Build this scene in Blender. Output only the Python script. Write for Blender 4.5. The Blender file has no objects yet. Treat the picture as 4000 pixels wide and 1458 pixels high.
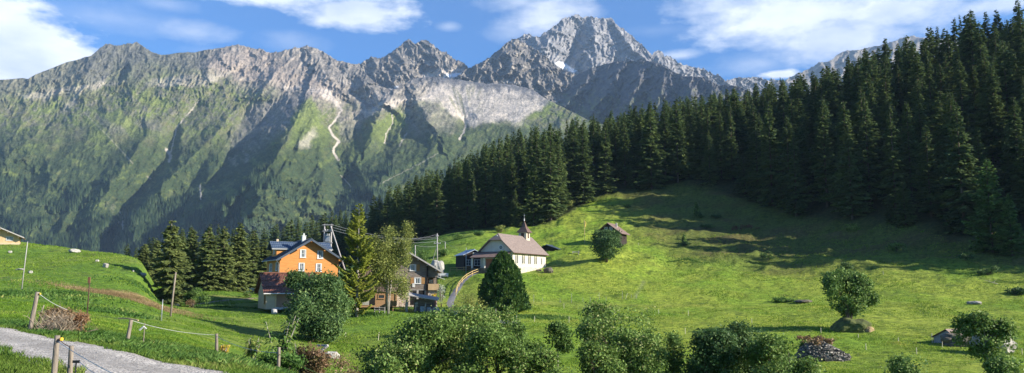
import bpy, math, random
import numpy as np
from mathutils import Vector, Matrix
R = math.radians
rng = np.random.default_rng(7)
random.seed(7)
scene = bpy.context.scene
COL = scene.collection

# ------------------------------------------------------------------ camera model
F = 3080.0; CX = 2000.0; CY = 729.0
PITCH = math.atan(371.0/3080.0)
CT, ST = math.cos(PITCH), math.sin(PITCH)
EYE = 12.0
def W(px, py, D):
    """a sight line (photo pixel) met at forward distance D, in metres"""
    a = (np.asarray(px, float)-CX)/F; b = (CY-np.asarray(py, float))/F
    k = CT-b*ST
    return a/k*D, D*np.ones_like(a/k), EYE+(ST+b*CT)/k*D
def PX(x, y, z):
    x = np.asarray(x, float); y = np.asarray(y, float); z = np.asarray(z, float)-EYE
    d = y*CT+z*ST
    return CX+F*x/d, CY-F*(-y*ST+z*CT)/d

cam = bpy.data.cameras.new('camera'); co = bpy.data.objects.new('camera', cam); COL.objects.link(co)
co.location = (0, 0, EYE); co.rotation_euler = (math.pi/2+PITCH, 0, 0)
cam.sensor_width = 36.0; cam.lens = F/4000.0*36.0; cam.clip_start = 0.1; cam.clip_end = 60000.0
scene.camera = co
scene.view_settings.view_transform = 'Standard'; scene.view_settings.look = 'None'
scene.view_settings.gamma = 1.0; scene.view_settings.use_curve_mapping = False
scene.view_settings.exposure = 1.08
cy = scene.cycles
cy.max_bounces = 5; cy.diffuse_bounces = 3; cy.glossy_bounces = 2; cy.transmission_bounces = 3
cy.transparent_max_bounces = 8; cy.volume_bounces = 0
cy.use_denoising = True
cy.use_adaptive_sampling = True; cy.adaptive_threshold = 0.01
cy.sample_clamp_indirect = 6.0

# ------------------------------------------------------------------ noise
_pr = np.random.default_rng(11)
_perm = np.tile(_pr.permutation(256), 3).astype(np.int64)
_ga = _pr.uniform(0, 2*np.pi, 256); _gx = np.cos(_ga); _gy = np.sin(_ga)
def pn(x, y, s=0):
    x = np.asarray(x, float)+s*17.31; y = np.asarray(y, float)-s*9.77
    xi = np.floor(x).astype(np.int64); yi = np.floor(y).astype(np.int64)
    xf = x-xi; yf = y-yi; xi &= 255; yi &= 255
    u = xf*xf*xf*(xf*(xf*6-15)+10); v = yf*yf*yf*(yf*(yf*6-15)+10)
    def g(ix, iy, fx, fy):
        h = _perm[_perm[ix]+iy]
        return _gx[h]*fx+_gy[h]*fy
    a = g(xi, yi, xf, yf); b = g(xi+1, yi, xf-1, yf); c = g(xi, yi+1, xf, yf-1); d = g(xi+1, yi+1, xf-1, yf-1)
    return ((a+u*(b-a))*(1-v)+(c+u*(d-c))*v)*1.5
def fbm(x, y, o=5, s=0, g=0.5, l=2.03):
    r = 0; a = 1.0; t = 0
    for i in range(o):
        r = r+a*pn(x, y, s+i*3); t += a; a *= g; x = x*l; y = y*l
    return r/t
def ridged(x, y, o=5, s=0, g=0.5, l=2.07):
    r = 0; a = 1.0; t = 0; w = 1.0
    for i in range(o):
        n = 1-np.abs(pn(x, y, s+i*5))*1.6; n = np.clip(n, 0, 1)**2
        r = r+a*n*w; t += a; w = np.clip(n*1.4, 0, 1); a *= g; x = x*l; y = y*l
    return r/t
def sstep(a, b, x):
    t = np.clip((x-a)/(b-a), 0, 1); return t*t*(3-2*t)

# ------------------------------------------------------------------ object helpers
def tag(o, label=None, cat=None, group=None, kind=None):
    if label: o['label'] = label
    if cat: o['category'] = cat
    if group: o['group'] = group
    if kind: o['kind'] = kind
    return o
def link(o, parent=None):
    COL.objects.link(o)
    if parent: o.parent = parent
    return o
def empty(name, loc=(0, 0, 0), rz=0.0, label=None, cat=None, group=None):
    o = bpy.data.objects.new(name, None); o.location = loc; o.rotation_euler = (0, 0, rz)
    o.empty_display_size = 0.2
    link(o); return tag(o, label, cat, group)
def npmesh(name, v, f, mats, smooth=False, col=None, fmat=None, attr=None):
    """v (n,3); f list/array of faces (all same size) or list of arrays"""
    me = bpy.data.meshes.new(name)
    v = np.asarray(v, np.float32)
    fl = f if isinstance(f, list) else [f]
    fl = [np.asarray(a, np.int32) for a in fl if len(a)]
    loops = np.concatenate([a.ravel() for a in fl]); tot = np.concatenate([np.full(len(a), a.shape[1], np.int32) for a in fl])
    me.vertices.add(len(v)); me.vertices.foreach_set('co', v.ravel())
    me.loops.add(len(loops)); me.loops.foreach_set('vertex_index', loops)
    me.polygons.add(len(tot))
    st = np.zeros(len(tot), np.int32); st[1:] = np.cumsum(tot)[:-1]
    me.polygons.foreach_set('loop_start', st); me.polygons.foreach_set('loop_total', tot)
    if fmat is not None: me.polygons.foreach_set('material_index', np.asarray(fmat, np.int32))
    me.polygons.foreach_set('use_smooth', np.full(len(tot), smooth, bool))
    if col is not None:
        a = me.color_attributes.new('Col', 'FLOAT_COLOR', 'POINT')
        c = np.ones((len(v), 4), np.float32); c[:, :3] = col; a.data.foreach_set('color', c.ravel())
    if attr is not None:
        a = me.attributes.new('tint', 'FLOAT', 'FACE'); a.data.foreach_set('value', np.asarray(attr, np.float32))
    me.update(calc_edges=True); me.validate()
    for m in (mats if isinstance(mats, (list, tuple)) else [mats]): me.materials.append(m)
    return me
def obj(name, me, parent=None, loc=None, **k):
    o = bpy.data.objects.new(name, me); link(o, parent)
    if loc is not None: o.location = loc
    return tag(o, **k)
class MB:
    """collects simple shapes; build() links them as one mesh object"""
    def __init__(s): s.v = []; s.f = []; s.m = []
    def add(s, vs, fs, m=0):
        n = len(s.v); s.v += [tuple(p) for p in vs]; s.f += [tuple(i+n for i in f) for f in fs]; s.m += [m]*len(fs); return s
    def box(s, x0, x1, y0, y1, z0, z1, m=0):
        return s.add([(x0, y0, z0), (x1, y0, z0), (x1, y1, z0), (x0, y1, z0), (x0, y0, z1), (x1, y0, z1), (x1, y1, z1), (x0, y1, z1)],
                     [(0, 3, 2, 1), (4, 5, 6, 7), (0, 1, 5, 4), (1, 2, 6, 5), (2, 3, 7, 6), (3, 0, 4, 7)], m)
    def prism(s, poly, a0, a1, axis='y', m=0):
        """poly in the two other axes, extruded along axis"""
        n = len(poly); vs = []
        for a in (a0, a1):
            for (p, q) in poly:
                vs.append({'y': (p, a, q), 'x': (a, p, q), 'z': (p, q, a)}[axis])
        fs = [tuple(range(n))[::-1], tuple(range(n, 2*n))]
        for i in range(n): j = (i+1) % n; fs.append((i, j, n+j, n+i))
        return s.add(vs, fs, m)
    def slab(s, pts, th, m=0):
        """quad pts (upper surface) given thickness downwards"""
        p = [Vector(q) for q in pts]; n = (p[1]-p[0]).cross(p[2]-p[0]).normalized()
        if n.z < 0: p = p[::-1]; n = -n
        vs = p+[q-n*th for q in p]; k = len(p)
        fs = [tuple(range(k)), tuple(range(k, 2*k))[::-1]]+[(i, k+i, k+(i+1) % k, (i+1) % k) for i in range(k)]
        return s.add(vs, fs, m)
    def tube(s, pts, r, seg=7, m=0, cap=True):
        pts = [Vector(p) for p in pts]; rs = r if isinstance(r, (list, tuple)) else [r]*len(pts)
        rings = []
        for i, p in enumerate(pts):
            d = (pts[min(i+1, len(pts)-1)]-pts[max(i-1, 0)]).normalized()
            a = Vector((0, 0, 1)) if abs(d.z) < 0.9 else Vector((1, 0, 0))
            u = d.cross(a).normalized(); w = d.cross(u)
            rings.append([p+(u*math.cos(2*math.pi*k/seg)+w*math.sin(2*math.pi*k/seg))*rs[i] for k in range(seg)])
        vs = [q for rg in rings for q in rg]; fs = []
        for i in range(len(pts)-1):
            for k in range(seg):
                a = i*seg+k; b = i*seg+(k+1) % seg; fs.append((a, a+seg, b+seg, b))
        if cap: fs.append(tuple(range(seg))); fs.append(tuple(range((len(pts)-1)*seg, len(pts)*seg))[::-1])
        return s.add(vs, fs, m)
    def lathe(s, prof, c=(0, 0, 0), seg=12, m=0):
        vs = []; fs = []
        for (r, z) in prof:
            for k in range(seg):
                t = 2*math.pi*k/seg; vs.append((c[0]+r*math.cos(t), c[1]+r*math.sin(t), c[2]+z))
        for i in range(len(prof)-1):
            for k in range(seg):
                a = i*seg+k; b = i*seg+(k+1) % seg; fs.append((a, b, b+seg, a+seg))
        fs.append(tuple(range(seg))[::-1]); fs.append(tuple(range((len(prof)-1)*seg, len(prof)*seg)))
        return s.add(vs, fs, m)
    def build(s, name, mats, parent=None, smooth=False, bevel=0.0, **k):
        me = bpy.data.meshes.new(name); me.from_pydata([tuple(p) for p in s.v], [], s.f); me.update()
        ml = mats if isinstance(mats, (list, tuple)) else [mats]
        for m in ml: me.materials.append(m)
        if len(ml) > 1: me.polygons.foreach_set('material_index', s.m)
        if smooth: me.polygons.foreach_set('use_smooth', [True]*len(s.f))
        o = bpy.data.objects.new(name, me); link(o, parent)
        if bevel:
            b = o.modifiers.new('bevel', 'BEVEL'); b.width = bevel; b.segments = 1; b.limit_method = 'ANGLE'
        return tag(o, **k)
def copy_tree(o, parent=None):
    c = o.copy(); COL.objects.link(c)
    if parent: c.parent = parent
    for ch in o.children: copy_tree(ch, c)
    return c

# ------------------------------------------------------------------ materials
def new_mat(name):
    m = bpy.data.materials.new(name); m.use_nodes = True; nt = m.node_tree
    return m, nt, nt.nodes['Principled BSDF'], nt.nodes['Material Output']
def N(nt, t, **k):
    n = nt.nodes.new(t)
    for a, b in k.items():
        if a.startswith('i_'): n.inputs[a[2:].replace('_', ' ')].default_value = b
        else: setattr(n, a, b)
    return n
def ramp(nt, fac, stops):
    r = nt.nodes.new('ShaderNodeValToRGB'); e = r.color_ramp.elements
    while len(e) < len(stops): e.new(0.5)
    for i, (p, c) in enumerate(stops): e[i].position = p; e[i].color = (*c, 1)
    nt.links.new(fac, r.inputs['Fac']); return r.outputs['Color']
def pmat(name, c1, c2=None, scale=3.0, rough=0.8, bump=0.0, bscale=None, stretch=(1, 1, 1), metal=0.0, spec=0.3, coord='Object', detail=5.0, c3=None, wave=None):
    m, nt, b, out = new_mat(name)
    tc = N(nt, 'ShaderNodeTexCoord'); mp = N(nt, 'ShaderNodeMapping'); mp.inputs['Scale'].default_value = stretch
    nt.links.new(tc.outputs[coord], mp.inputs['Vector'])
    nz = N(nt, 'ShaderNodeTexNoise', i_Scale=scale, i_Detail=detail, i_Roughness=0.62)
    nt.links.new(mp.outputs['Vector'], nz.inputs['Vector'])
    c2 = c2 or tuple(x*0.6 for x in c1)
    stops = [(0.3, c2), (0.7, c1)] if c3 is None else [(0.28, c2), (0.5, c1), (0.72, c3)]
    nt.links.new(ramp(nt, nz.outputs['Fac'], stops), b.inputs['Base Color'])
    b.inputs['Roughness'].default_value = rough; b.inputs['Metallic'].default_value = metal
    b.inputs['Specular IOR Level'].default_value = spec
    h = None
    if bump:
        nb = N(nt, 'ShaderNodeTexNoise', i_Scale=bscale or scale*3, i_Detail=6.0)
        nt.links.new(mp.outputs['Vector'], nb.inputs['Vector']); h = nb.outputs['Fac']
    if wave:   # (axis, scale, strength): boards or ribs
        wv = N(nt, 'ShaderNodeTexWave', wave_type='BANDS', bands_direction=wave[0], wave_profile=wave[3] if len(wave) > 3 else 'SAW')
        wv.inputs['Scale'].default_value = wave[1]; wv.inputs['Distortion'].default_value = 0.0
        nt.links.new(tc.outputs[coord], wv.inputs['Vector'])
        bw = N(nt, 'ShaderNodeBump', i_Strength=wave[2], i_Distance=0.05)
        nt.links.new(wv.outputs['Fac'], bw.inputs['Height']); nt.links.new(bw.outputs['Normal'], b.inputs['Normal'])
        if h is not None:
            bp = N(nt, 'ShaderNodeBump', i_Strength=bump, i_Distance=0.05)
            nt.links.new(h, bp.inputs['Height']); nt.links.new(bw.outputs['Normal'], bp.inputs['Normal'])
            nt.links.new(bp.outputs['Normal'], b.inputs['Normal'])
    elif h is not None:
        bp = N(nt, 'ShaderNodeBump', i_Strength=bump, i_Distance=0.05)
        nt.links.new(h, bp.inputs['Height']); nt.links.new(bp.outputs['Normal'], b.inputs['Normal'])
    return m
def leafmat(name, c1, c2, c3=None, trans=0.35, rough=0.55):
    """leaves: colour varies leaf by leaf through the face attribute 'tint' and tree by tree"""
    m, nt, b, out = new_mat(name)
    at = N(nt, 'ShaderNodeAttribute', attribute_name='tint'); oi = N(nt, 'ShaderNodeObjectInfo')
    ma = N(nt, 'ShaderNodeMath', operation='MULTIPLY_ADD'); ma.inputs[1].default_value = 0.25; ma.inputs[2].default_value = -0.125
    nt.links.new(oi.outputs['Random'], ma.inputs[0])
    ad = N(nt, 'ShaderNodeMath', operation='ADD', use_clamp=True); nt.links.new(at.outputs['Fac'], ad.inputs[0]); nt.links.new(ma.outputs[0], ad.inputs[1])
    st = [(0.1, c1), (0.85, c2)] if c3 is None else [(0.08, c1), (0.7, c2), (0.97, c3)]
    c = ramp(nt, ad.outputs[0], st)
    nt.links.new(c, b.inputs['Base Color']); b.inputs['Roughness'].default_value = rough; b.inputs['Specular IOR Level'].default_value = 0.18
    tr = N(nt, 'ShaderNodeBsdfTranslucent'); mx = N(nt, 'ShaderNodeMixShader'); mx.inputs[0].default_value = trans
    nt.links.new(c, tr.inputs['Color']); nt.links.new(b.outputs[0], mx.inputs[1]); nt.links.new(tr.outputs[0], mx.inputs[2])
    nt.links.new(mx.outputs[0], out.inputs['Surface'])
    return m

# ------------------------------------------------------------------ sun and sky
SUN = Vector((0.97, -0.24, 0)).normalized(); SEL = R(24)
sd = Vector((SUN.x*math.cos(SEL), SUN.y*math.cos(SEL), math.sin(SEL)))
sl = bpy.data.lights.new('sun', 'SUN'); sl.energy = 5.0; sl.angle = R(0.5); sl.color = (1.0, 0.93, 0.82)
so = bpy.data.objects.new('sun', sl); COL.objects.link(so); so.rotation_euler = sd.to_track_quat('Z', 'Y').to_euler(); so.location = (50, -50, 80)
world = bpy.data.worlds.new('World'); scene.world = world; world.use_nodes = True
nt = world.node_tree; bg = nt.nodes['Background']; bg.inputs['Strength'].default_value = 0.09
sky = N(nt, 'ShaderNodeTexSky', sky_type='NISHITA'); sky.sun_disc = False
sky.sun_elevation = SEL; sky.sun_rotation = math.atan2(SUN.x, SUN.y); sky.altitude = 1500; sky.air_density = 1.0; sky.dust_density = 0.2; sky.ozone_density = 3.0
def M(op, a, b=None, c=None, clamp=False):
    n = N(nt, 'ShaderNodeMath', operation=op, use_clamp=clamp)
    for i, q in enumerate((a, b, c)):
        if q is None: continue
        if isinstance(q, (int, float)): n.inputs[i].default_value = q
        else: nt.links.new(q, n.inputs[i])
    return n.outputs[0]
tcw = N(nt, 'ShaderNodeTexCoord'); sp = N(nt, 'ShaderNodeSeparateXYZ'); nt.links.new(tcw.outputs['Generated'], sp.inputs[0])
az = M('ARCTAN2', sp.outputs['X'], sp.outputs['Y']); el = M('ARCSINE', sp.outputs['Z'])
cmb = N(nt, 'ShaderNodeCombineXYZ'); nt.links.new(M('MULTIPLY', az, 1.0), cmb.inputs[0]); nt.links.new(M('MULTIPLY', el, 2.2), cmb.inputs[1])
def wnoise(scale, detail, rough=0.6, dist=0.0):
    n = N(nt, 'ShaderNodeTexNoise', i_Scale=scale, i_Detail=detail, i_Roughness=rough, i_Distortion=dist)
    nt.links.new(cmb.outputs[0], n.inputs['Vector']); return n.outputs['Fac']
n1 = M('SUBTRACT', wnoise(7.0, 7.0, 0.58, 0.4), 0.5); n2 = M('SUBTRACT', wnoise(22.0, 6.0, 0.6), 0.5)
n3 = M('SUBTRACT', wnoise(62.0, 5.0, 0.6), 0.5)
nz = M('ADD', M('ADD', M('MULTIPLY', n1, 2.2), M('MULTIPLY', n2, 1.7)), M('MULTIPLY', n3, 0.7))
# clouds: (pixel x, y of the direction, half width, half height, density, softness)
CL = [(40, 190, 300, 170, 1.0, .35), (-150, 100, 330, 170, 1.0, .4), (230, 230, 250, 85, .95, .4), (120, 290, 260, 60, .9, .4),
      (1380, 50, 260, 85, .9, .5), (1100, -30, 380, 75, .95, .5), (1400, -60, 260, 100, .9, .5), (760, 125, 160, 50, .5, .9), (420, 70, 330, 60, .3, 1.2),
      (1150, 165, 160, 45, .28, 1.2), (650, 20, 120, 30, .3, 1.0), (2150, 50, 260, 110, .75, .8), (2000, 10, 200, 55, .6, .8), (2000, 120, 140, 60, .35, 1.0), (1760, 105, 60, 22, .35, .9),
      (3100, 60, 450, 130, .95, .7), (3250, 160, 300, 110, .85, .7), (2800, 20, 220, 60, .8, .8), (3450, 40, 330, 90, .8, .8), (3050, 292, 85, 24, 1.0, .4),
      (2650, 215, 110, 24, .6, .8), (2560, 120, 240, 30, .18, 1.4), (3900, 20, 160, 40, .7, .7), (2960, 250, 200, 60, .35, 1.0), (900, 215, 200, 30, .2, 1.0)]
mask = None
for (cx_, cy_, rw, rh, dn, sf) in CL:
    x, y, z = W(cx_, cy_, 1.0); z -= EYE; a0 = math.atan2(x, y); e0 = math.asin(z/math.sqrt(x*x+y*y+z*z))
    ra = rw/F/math.cos(a0); re_ = rh/F
    dx = M('MULTIPLY', M('SUBTRACT', az, a0), 1/ra); dy = M('MULTIPLY', M('SUBTRACT', el, e0), 1/re_)
    d = M('SQRT', M('ADD', M('MULTIPLY', dx, dx), M('MULTIPLY', dy, dy)))
    v = M('ADD', M('SUBTRACT', 1.0, d), M('MULTIPLY', nz, 0.55))
    v = M('MULTIPLY', v, 1/sf, clamp=True); v = M('MULTIPLY', v, dn)
    mask = v if mask is None else M('MAXIMUM', mask, v)
# cloud cover of the rest of the sky
rest = M('MULTIPLY', M('SUBTRACT', M('ABSOLUTE', az), 0.85), 2.0, clamp=True)
mask = M('MAXIMUM', mask, M('MULTIPLY', rest, M('MULTIPLY', M('ADD', nz, 0.1), 0.6, clamp=True)))
mask = M('MULTIPLY', mask, M('MULTIPLY', el, 12.0, clamp=True), clamp=True)
cn = M('ADD', M('MULTIPLY', wnoise(11.0, 6.0, 0.55), 1.3), -0.15, clamp=True)
cc = ramp(nt, cn, [(0.15, (3.8, 4.4, 5.7)), (0.75, (7.3, 7.5, 7.8))])
hs = N(nt, 'ShaderNodeHueSaturation'); hs.inputs['Saturation'].default_value = 1.25; hs.inputs['Value'].default_value = 1.0
nt.links.new(sky.outputs[0], hs.inputs['Color'])
tn = N(nt, 'ShaderNodeMix', data_type='RGBA', blend_type='MULTIPLY'); tn.inputs[0].default_value = 1.0
nt.links.new(hs.outputs[0], tn.inputs[6]); tn.inputs[7].default_value = (0.50, 0.80, 1.05, 1)
mxw = N(nt, 'ShaderNodeMix', data_type='RGBA'); nt.links.new(mask, mxw.inputs[0]); nt.links.new(tn.outputs[2], mxw.inputs[6]); nt.links.new(cc, mxw.inputs[7])
nt.links.new(mxw.outputs[2], bg.inputs['Color'])
# ------------------------------------------------------------------ near terrain (all sight-line entries are (distance, photo row))
ytop_px = [-2500, 300, 560, 700, 1000, 1300, 1400, 1500, 1600, 1750, 1850, 2000, 2200, 2400, 2600, 2800, 3000, 3200, 3400, 3600, 3800, 4000, 5000, 8000]
ytop_py = [1000, 980, 950, 885, 850, 825, 790, 735, 700, 640, 590, 520, 480, 435, 400, 365, 325, 280, 205, 105, 60, 10, -400, -900]
def ytop(u): return np.interp(u, ytop_px, ytop_py)
def Zr(u, py, D): return float(W(u, py, D)[2])
COLS = {
 -2500: [('z', 2, -1.6), ('z', 20, -1.6), ('z', 45, -1.8), ('z', 80, -.5), ('z', 120, 3), ('z', 170, 8), ('z', 300, 12), ('z', 600, 0), ('z', 2600, -40)],
 -700: [('z', 2, -1.6), ('z', 20, -1.6), ('z', 28, -1.6), ('z', 45, -2), ('z', 80, -1.2), ('z', 120, 2.5), ('z', 165, 8.2), ('z', 190, 8.5), ('z', 300, 6), ('z', 600, -10), ('z', 2600, -40)],
 0: [('z', 2, -1.6), ('z', 8, -1.65), (13.8, 1458), (20, 1345), (28, 1275), (32, 1262), (45, 1235), (80, 1165), (120, 1060), (165, 955), (178, 950), (200, 975), (300, 1080), (600, 1130), ('z', 2600, -40)],
 400: [('z', 2, -1.6), ('z', 8, -1.65), (13.8, 1458), (20, 1345), (24, 1330), (45, 1270), (80, 1215), (110, 1120), (140, 1020), (160, 985), (180, 1000), (300, 1100), (600, 1130), ('z', 2600, -40)],
 540: [('z', 2, -1.6), ('z', 8, -1.65), (13.8, 1458), (18, 1378), (24, 1350), (45, 1300), (80, 1235), (105, 1165), (130, 1080), (148, 1012), (160, 1010), (175, 1040), (300, 1110), (600, 1130), ('z', 2600, -40)],
 660: [('z', 2, -1.6), ('z', 8, -1.65), (13.8, 1458), (16, 1420), (22, 1375), (45, 1310), (80, 1250), (110, 1205), (140, 1180), (165, 1150), (190, 1130), (300, 1120), (600, 1130), ('z', 2600, -40)],
 850: [('z', 2, -1.6), ('z', 8, -1.65), (12, 1500), (15, 1440), (20, 1400), (30, 1378), (45, 1370), (70, 1320), (100, 1258), (130, 1205), (150, 1170), (168, 1130), (175, 1126), (200, 1135), (300, 1130), (600, 1120), ('z', 2600, -40)],
 1100: [('z', 2, -1.6), ('z', 8, -1.7), (12, 1520), (14, 1475), (20, 1460), (27, 1450), (40, 1462), (55, 1440), (75, 1375), (100, 1290), (125, 1225), (135, 1205), (150, 1180), (200, 1150), (300, 1120), (600, 1100), ('z', 2600, -40)],
 1400: [('z', 2, -1.6), ('z', 8, -1.9), (12, 1620), (20, 1600), (35, 1560), (50, 1520), (70, 1440), (90, 1350), (110, 1275), (130, 1215), (150, 1175), (200, 1120), (260, 1060), (300, 1030), 'T'],
 1750: [('z', 2, -1.6), ('z', 8, -2.0), (12, 1650), (30, 1620), (50, 1540), (70, 1450), (90, 1355), (110, 1285), (130, 1225), (140, 1200), (155, 1150), (170, 1100), (190, 1050), (220, 990), (240, 950), (255, 935), (270, 930), (300, 905), (330, 868), 'T'],
 1880: [('z', 2, -1.6), ('z', 8, -2.0), (12, 1650), (30, 1620), (50, 1540), (70, 1450), (90, 1355), (110, 1285), (130, 1225), (143, 1190), (157, 1130), (172, 1068), (190, 1055), (210, 1015), (235, 940), (250, 912), (262, 907), (280, 905), (300, 890), (325, 866), 'T'],
 2000: [('z', 2, -1.6), ('z', 8, -2.0), (12, 1650), (30, 1620), (50, 1550), (70, 1450), (90, 1355), (110, 1280), (125, 1235), (145, 1185), (160, 1128), (178, 1066), (200, 1045), (230, 965), (250, 915), (262, 895), (280, 890), (300, 882), (320, 862), 'T'],
 2300: [('z', 2, -1.6), ('z', 8, -2.0), (12, 1650), (30, 1620), (50, 1550), (70, 1452), (90, 1365), (110, 1290), (130, 1230), (150, 1180), (170, 1110), (190, 1035), (205, 993), (215, 966), (225, 947), (260, 865), (300, 790), 'T'],
 2650: [('z', 2, -1.6), ('z', 8, -2.0), (12, 1650), (30, 1620), (50, 1550), (70, 1452), (90, 1368), (110, 1295), (130, 1230), (150, 1178), (180, 1100), (210, 1020), (240, 930), (270, 830), (300, 735), (312, 700), 'T'],
 3000: [('z', 2, -1.6), ('z', 8, -2.0), (12, 1650), (30, 1620), (50, 1550), (70, 1452), (90, 1360), (110, 1285), (150, 1175), (180, 1100), (200, 1050), (230, 960), (260, 850), (275, 799), 'T'],
 3330: [('z', 2, -1.6), ('z', 8, -2.0), (12, 1650), (30, 1620), (50, 1550), (70, 1452), (90, 1350), (105, 1292), (140, 1185), (170, 1105), (190, 1046), (215, 957), (235, 880), 'T'],
 3700: [('z', 2, -1.6), ('z', 8, -2.0), (12, 1650), (30, 1620), (50, 1545), (70, 1450), (90, 1345), (105, 1285), (140, 1175), (170, 1085), (185, 1033), (205, 960), 'T'],
 4000: [('z', 2, -1.6), ('z', 8, -2.0), (12, 1640), (30, 1600), (50, 1530), (70, 1450), (90, 1345), (105, 1275), (140, 1165), (165, 1083), (180, 1033), (200, 954), 'T'],
 5000: [('z', 2, -1.6), ('z', 12, -3.0), ('z', 30, -6), ('z', 50, -7), ('z', 70, -6), ('z', 90, -2), ('z', 110, 1), ('z', 140, 8), ('z', 165, 17), ('z', 200, 32), ('z', 300, 72), ('z', 450, 110), ('z', 600, 130), ('z', 1200, 60), ('z', 2600, 0)],
 8000: [('z', 2, -1.6), ('z', 12, -3.0), ('z', 30, -5), ('z', 50, -1), ('z', 70, 0), ('z', 90, 6), ('z', 110, 14), ('z', 140, 26), ('z', 200, 50), ('z', 300, 90), ('z', 600, 130), ('z', 1200, 60), ('z', 2600, 0)],
}
LMIN, LMAX, LST = math.log(2.0), math.log(2600.0), 0.012
lgrid = np.arange(LMIN, LMAX+LST, LST)
ukeys = sorted(COLS); prof = []
for u in ukeys:
    d = []; z = []
    for e in COLS[u]:
        if e == 'T':
            last = d[-1]
            for D in (350, 400, 450, 600):
                if D > last+20: d.append(D); z.append(Zr(u, float(ytop(u)), D)-EYE-29-(2 if D == 600 else 0)-(6 if D == 350 and u < 1600 else 0))
            zz = z[-1]; d += [900, 1500, 2600]; z += [zz*0.75, zz*0.3-10, -40]
        elif e[0] == 'z': d.append(e[1]); z.append(e[2])
        else: d.append(e[0]); z.append(Zr(u, e[1], e[0])-EYE)
    p = np.interp(lgrid, np.log(d), z); k = np.exp(-0.5*(np.arange(-9, 10)/2.6)**2); k /= k.sum()
    pp = np.pad(p, 9, mode='edge'); prof.append(np.convolve(pp, k, 'valid'))
prof = np.array(prof)
UST = 20.0; ugrid = np.arange(-2500, 8001, UST)
ub = np.interp(ugrid, ukeys, range(len(ukeys))); i0 = np.clip(np.floor(ub).astype(int), 0, len(ukeys)-2); t = (ub-i0)[:, None]
def _c(i): return prof[np.clip(i, 0, len(ukeys)-1)]
uk = np.array(ukeys, float)
h_ = (uk[i0+1]-uk[i0])[:, None]
def _tan(i):
    a = np.clip(i-1, 0, len(ukeys)-1); b = np.clip(i+1, 0, len(ukeys)-1); c = i
    d1 = (prof[c]-prof[a])/np.maximum(uk[c]-uk[a], 1)[:, None]; d2 = (prof[b]-prof[c])/np.maximum(uk[b]-uk[c], 1)[:, None]
    return np.where(d1*d2 > 0, 2*d1*d2/(d1+d2+1e-12), 0.0)
m0 = _tan(i0)*h_; m1 = _tan(i0+1)*h_
ZG = (2*t**3-3*t**2+1)*_c(i0)+(t**3-2*t**2+t)*m0+(-2*t**3+3*t**2)*_c(i0+1)+(t**3-t**2)*m1
FLAT = [(-40, 137, 13), (-16, 138, 13), (1, 186, 12)]   # level platforms under the buildings
def hum(x, y):
    """hummocks, cattle terraces and tussocks of the pasture"""
    D = np.hypot(x, y)
    far = sstep(45, 120, D); slope = sstep(165, 215, D)*sstep(-40, 20, x)
    w = 1.0
    for (a, b, r) in FLAT: w = w*sstep(r*0.75, r*1.6, np.hypot(x-a, y-b))
    w = 0.15+0.85*w
    w2 = sstep(0, 1, np.clip((D-5)/20, 0, 1))
    n = 0.9*fbm(x/34, y/34, 2, 5)*far+0.5*fbm(x/11, y/11, 3, 9)*far*(0.7+1.6*slope)
    n = n+slope*1.3*(ridged((x+0.5*y)/16, (y-0.3*x)/7+0.3*pn(x/20, y/20), 3, 31)-0.3)
    n = n+0.10*fbm(x/2.2, y/2.2, 3, 21)*w2*(0.6+far)
    return n*w*sstep(900, 500, D)
ROADC = [(-44, 54.4), (-23.6, 32.5), (-13.4, 21.6), (-6.6, 14.3), (-1.9, 9.2), (3.6, 3.3), (8, -2)]
def dpoly(x, y, pts):
    x = np.asarray(x, float); y = np.asarray(y, float); best = np.full(x.shape, 1e9)
    for (ax, ay), (bx, by) in zip(pts[:-1], pts[1:]):
        dx, dy = bx-ax, by-ay; L = dx*dx+dy*dy
        t = np.clip(((x-ax)*dx+(y-ay)*dy)/L, 0, 1); best = np.minimum(best, np.hypot(x-ax-t*dx, y-ay-t*dy))
    return best
def ground(x, y, noise=True):
    x = np.asarray(x, float); y = np.asarray(y, float); yy = np.maximum(y, 2.0)
    # column index by world bearing (the tangent of the bearing times F), row by log distance
    u = np.clip(CX+F*x/yy, ugrid[0], ugrid[-1]-1e-3); l = np.clip(np.log(yy), LMIN, lgrid[-1]-1e-6)
    fu = (u-ugrid[0])/UST; fl = (l-LMIN)/LST
    a = np.clip(fu.astype(int), 0, len(ugrid)-2); b = np.clip(fl.astype(int), 0, len(lgrid)-2); fu = fu-a; fl = fl-b
    z = (ZG[a, b]*(1-fu)+ZG[a+1, b]*fu)*(1-fl)+(ZG[a, b+1]*(1-fu)+ZG[a+1, b+1]*fu)*fl
    z = z+EYE
    if noise:
        rd = sstep(.9, 2.6, dpoly(x, y, ROADC))
        z = z+hum(x, y)*rd
        # shallow ditch beside the road
        z = z-0.06*np.exp(-((dpoly(x, y, ROADC)-1.4)/0.3)**2)
    return z
# note: W() measures the bearing in the pitched picture, so convert photo columns to ground bearing by iterating once
def hit(px, py, dmin=12.0, dmax=520.0):
    """the first point of the ground seen at a photo pixel"""
    D = np.exp(np.linspace(math.log(dmin), math.log(dmax), 1600)); x, y, z = W(px, py, D)
    g = ground(x, y); s = np.where(g >= z)[0]
    i = s[0] if len(s) else len(D)-1
    return float(x[i]), float(y[i]), float(g[i])
def on(px, D):
    """ground point in the direction of photo column px at distance D"""
    b = 1.0
    x = (px-CX)/F*D*1.0
    for _ in range(3):
        g = float(ground(x, D)); dz = g-EYE; x = (px-CX)/F*(D*CT+dz*ST)
    return x, D, float(ground(x, D))

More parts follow.
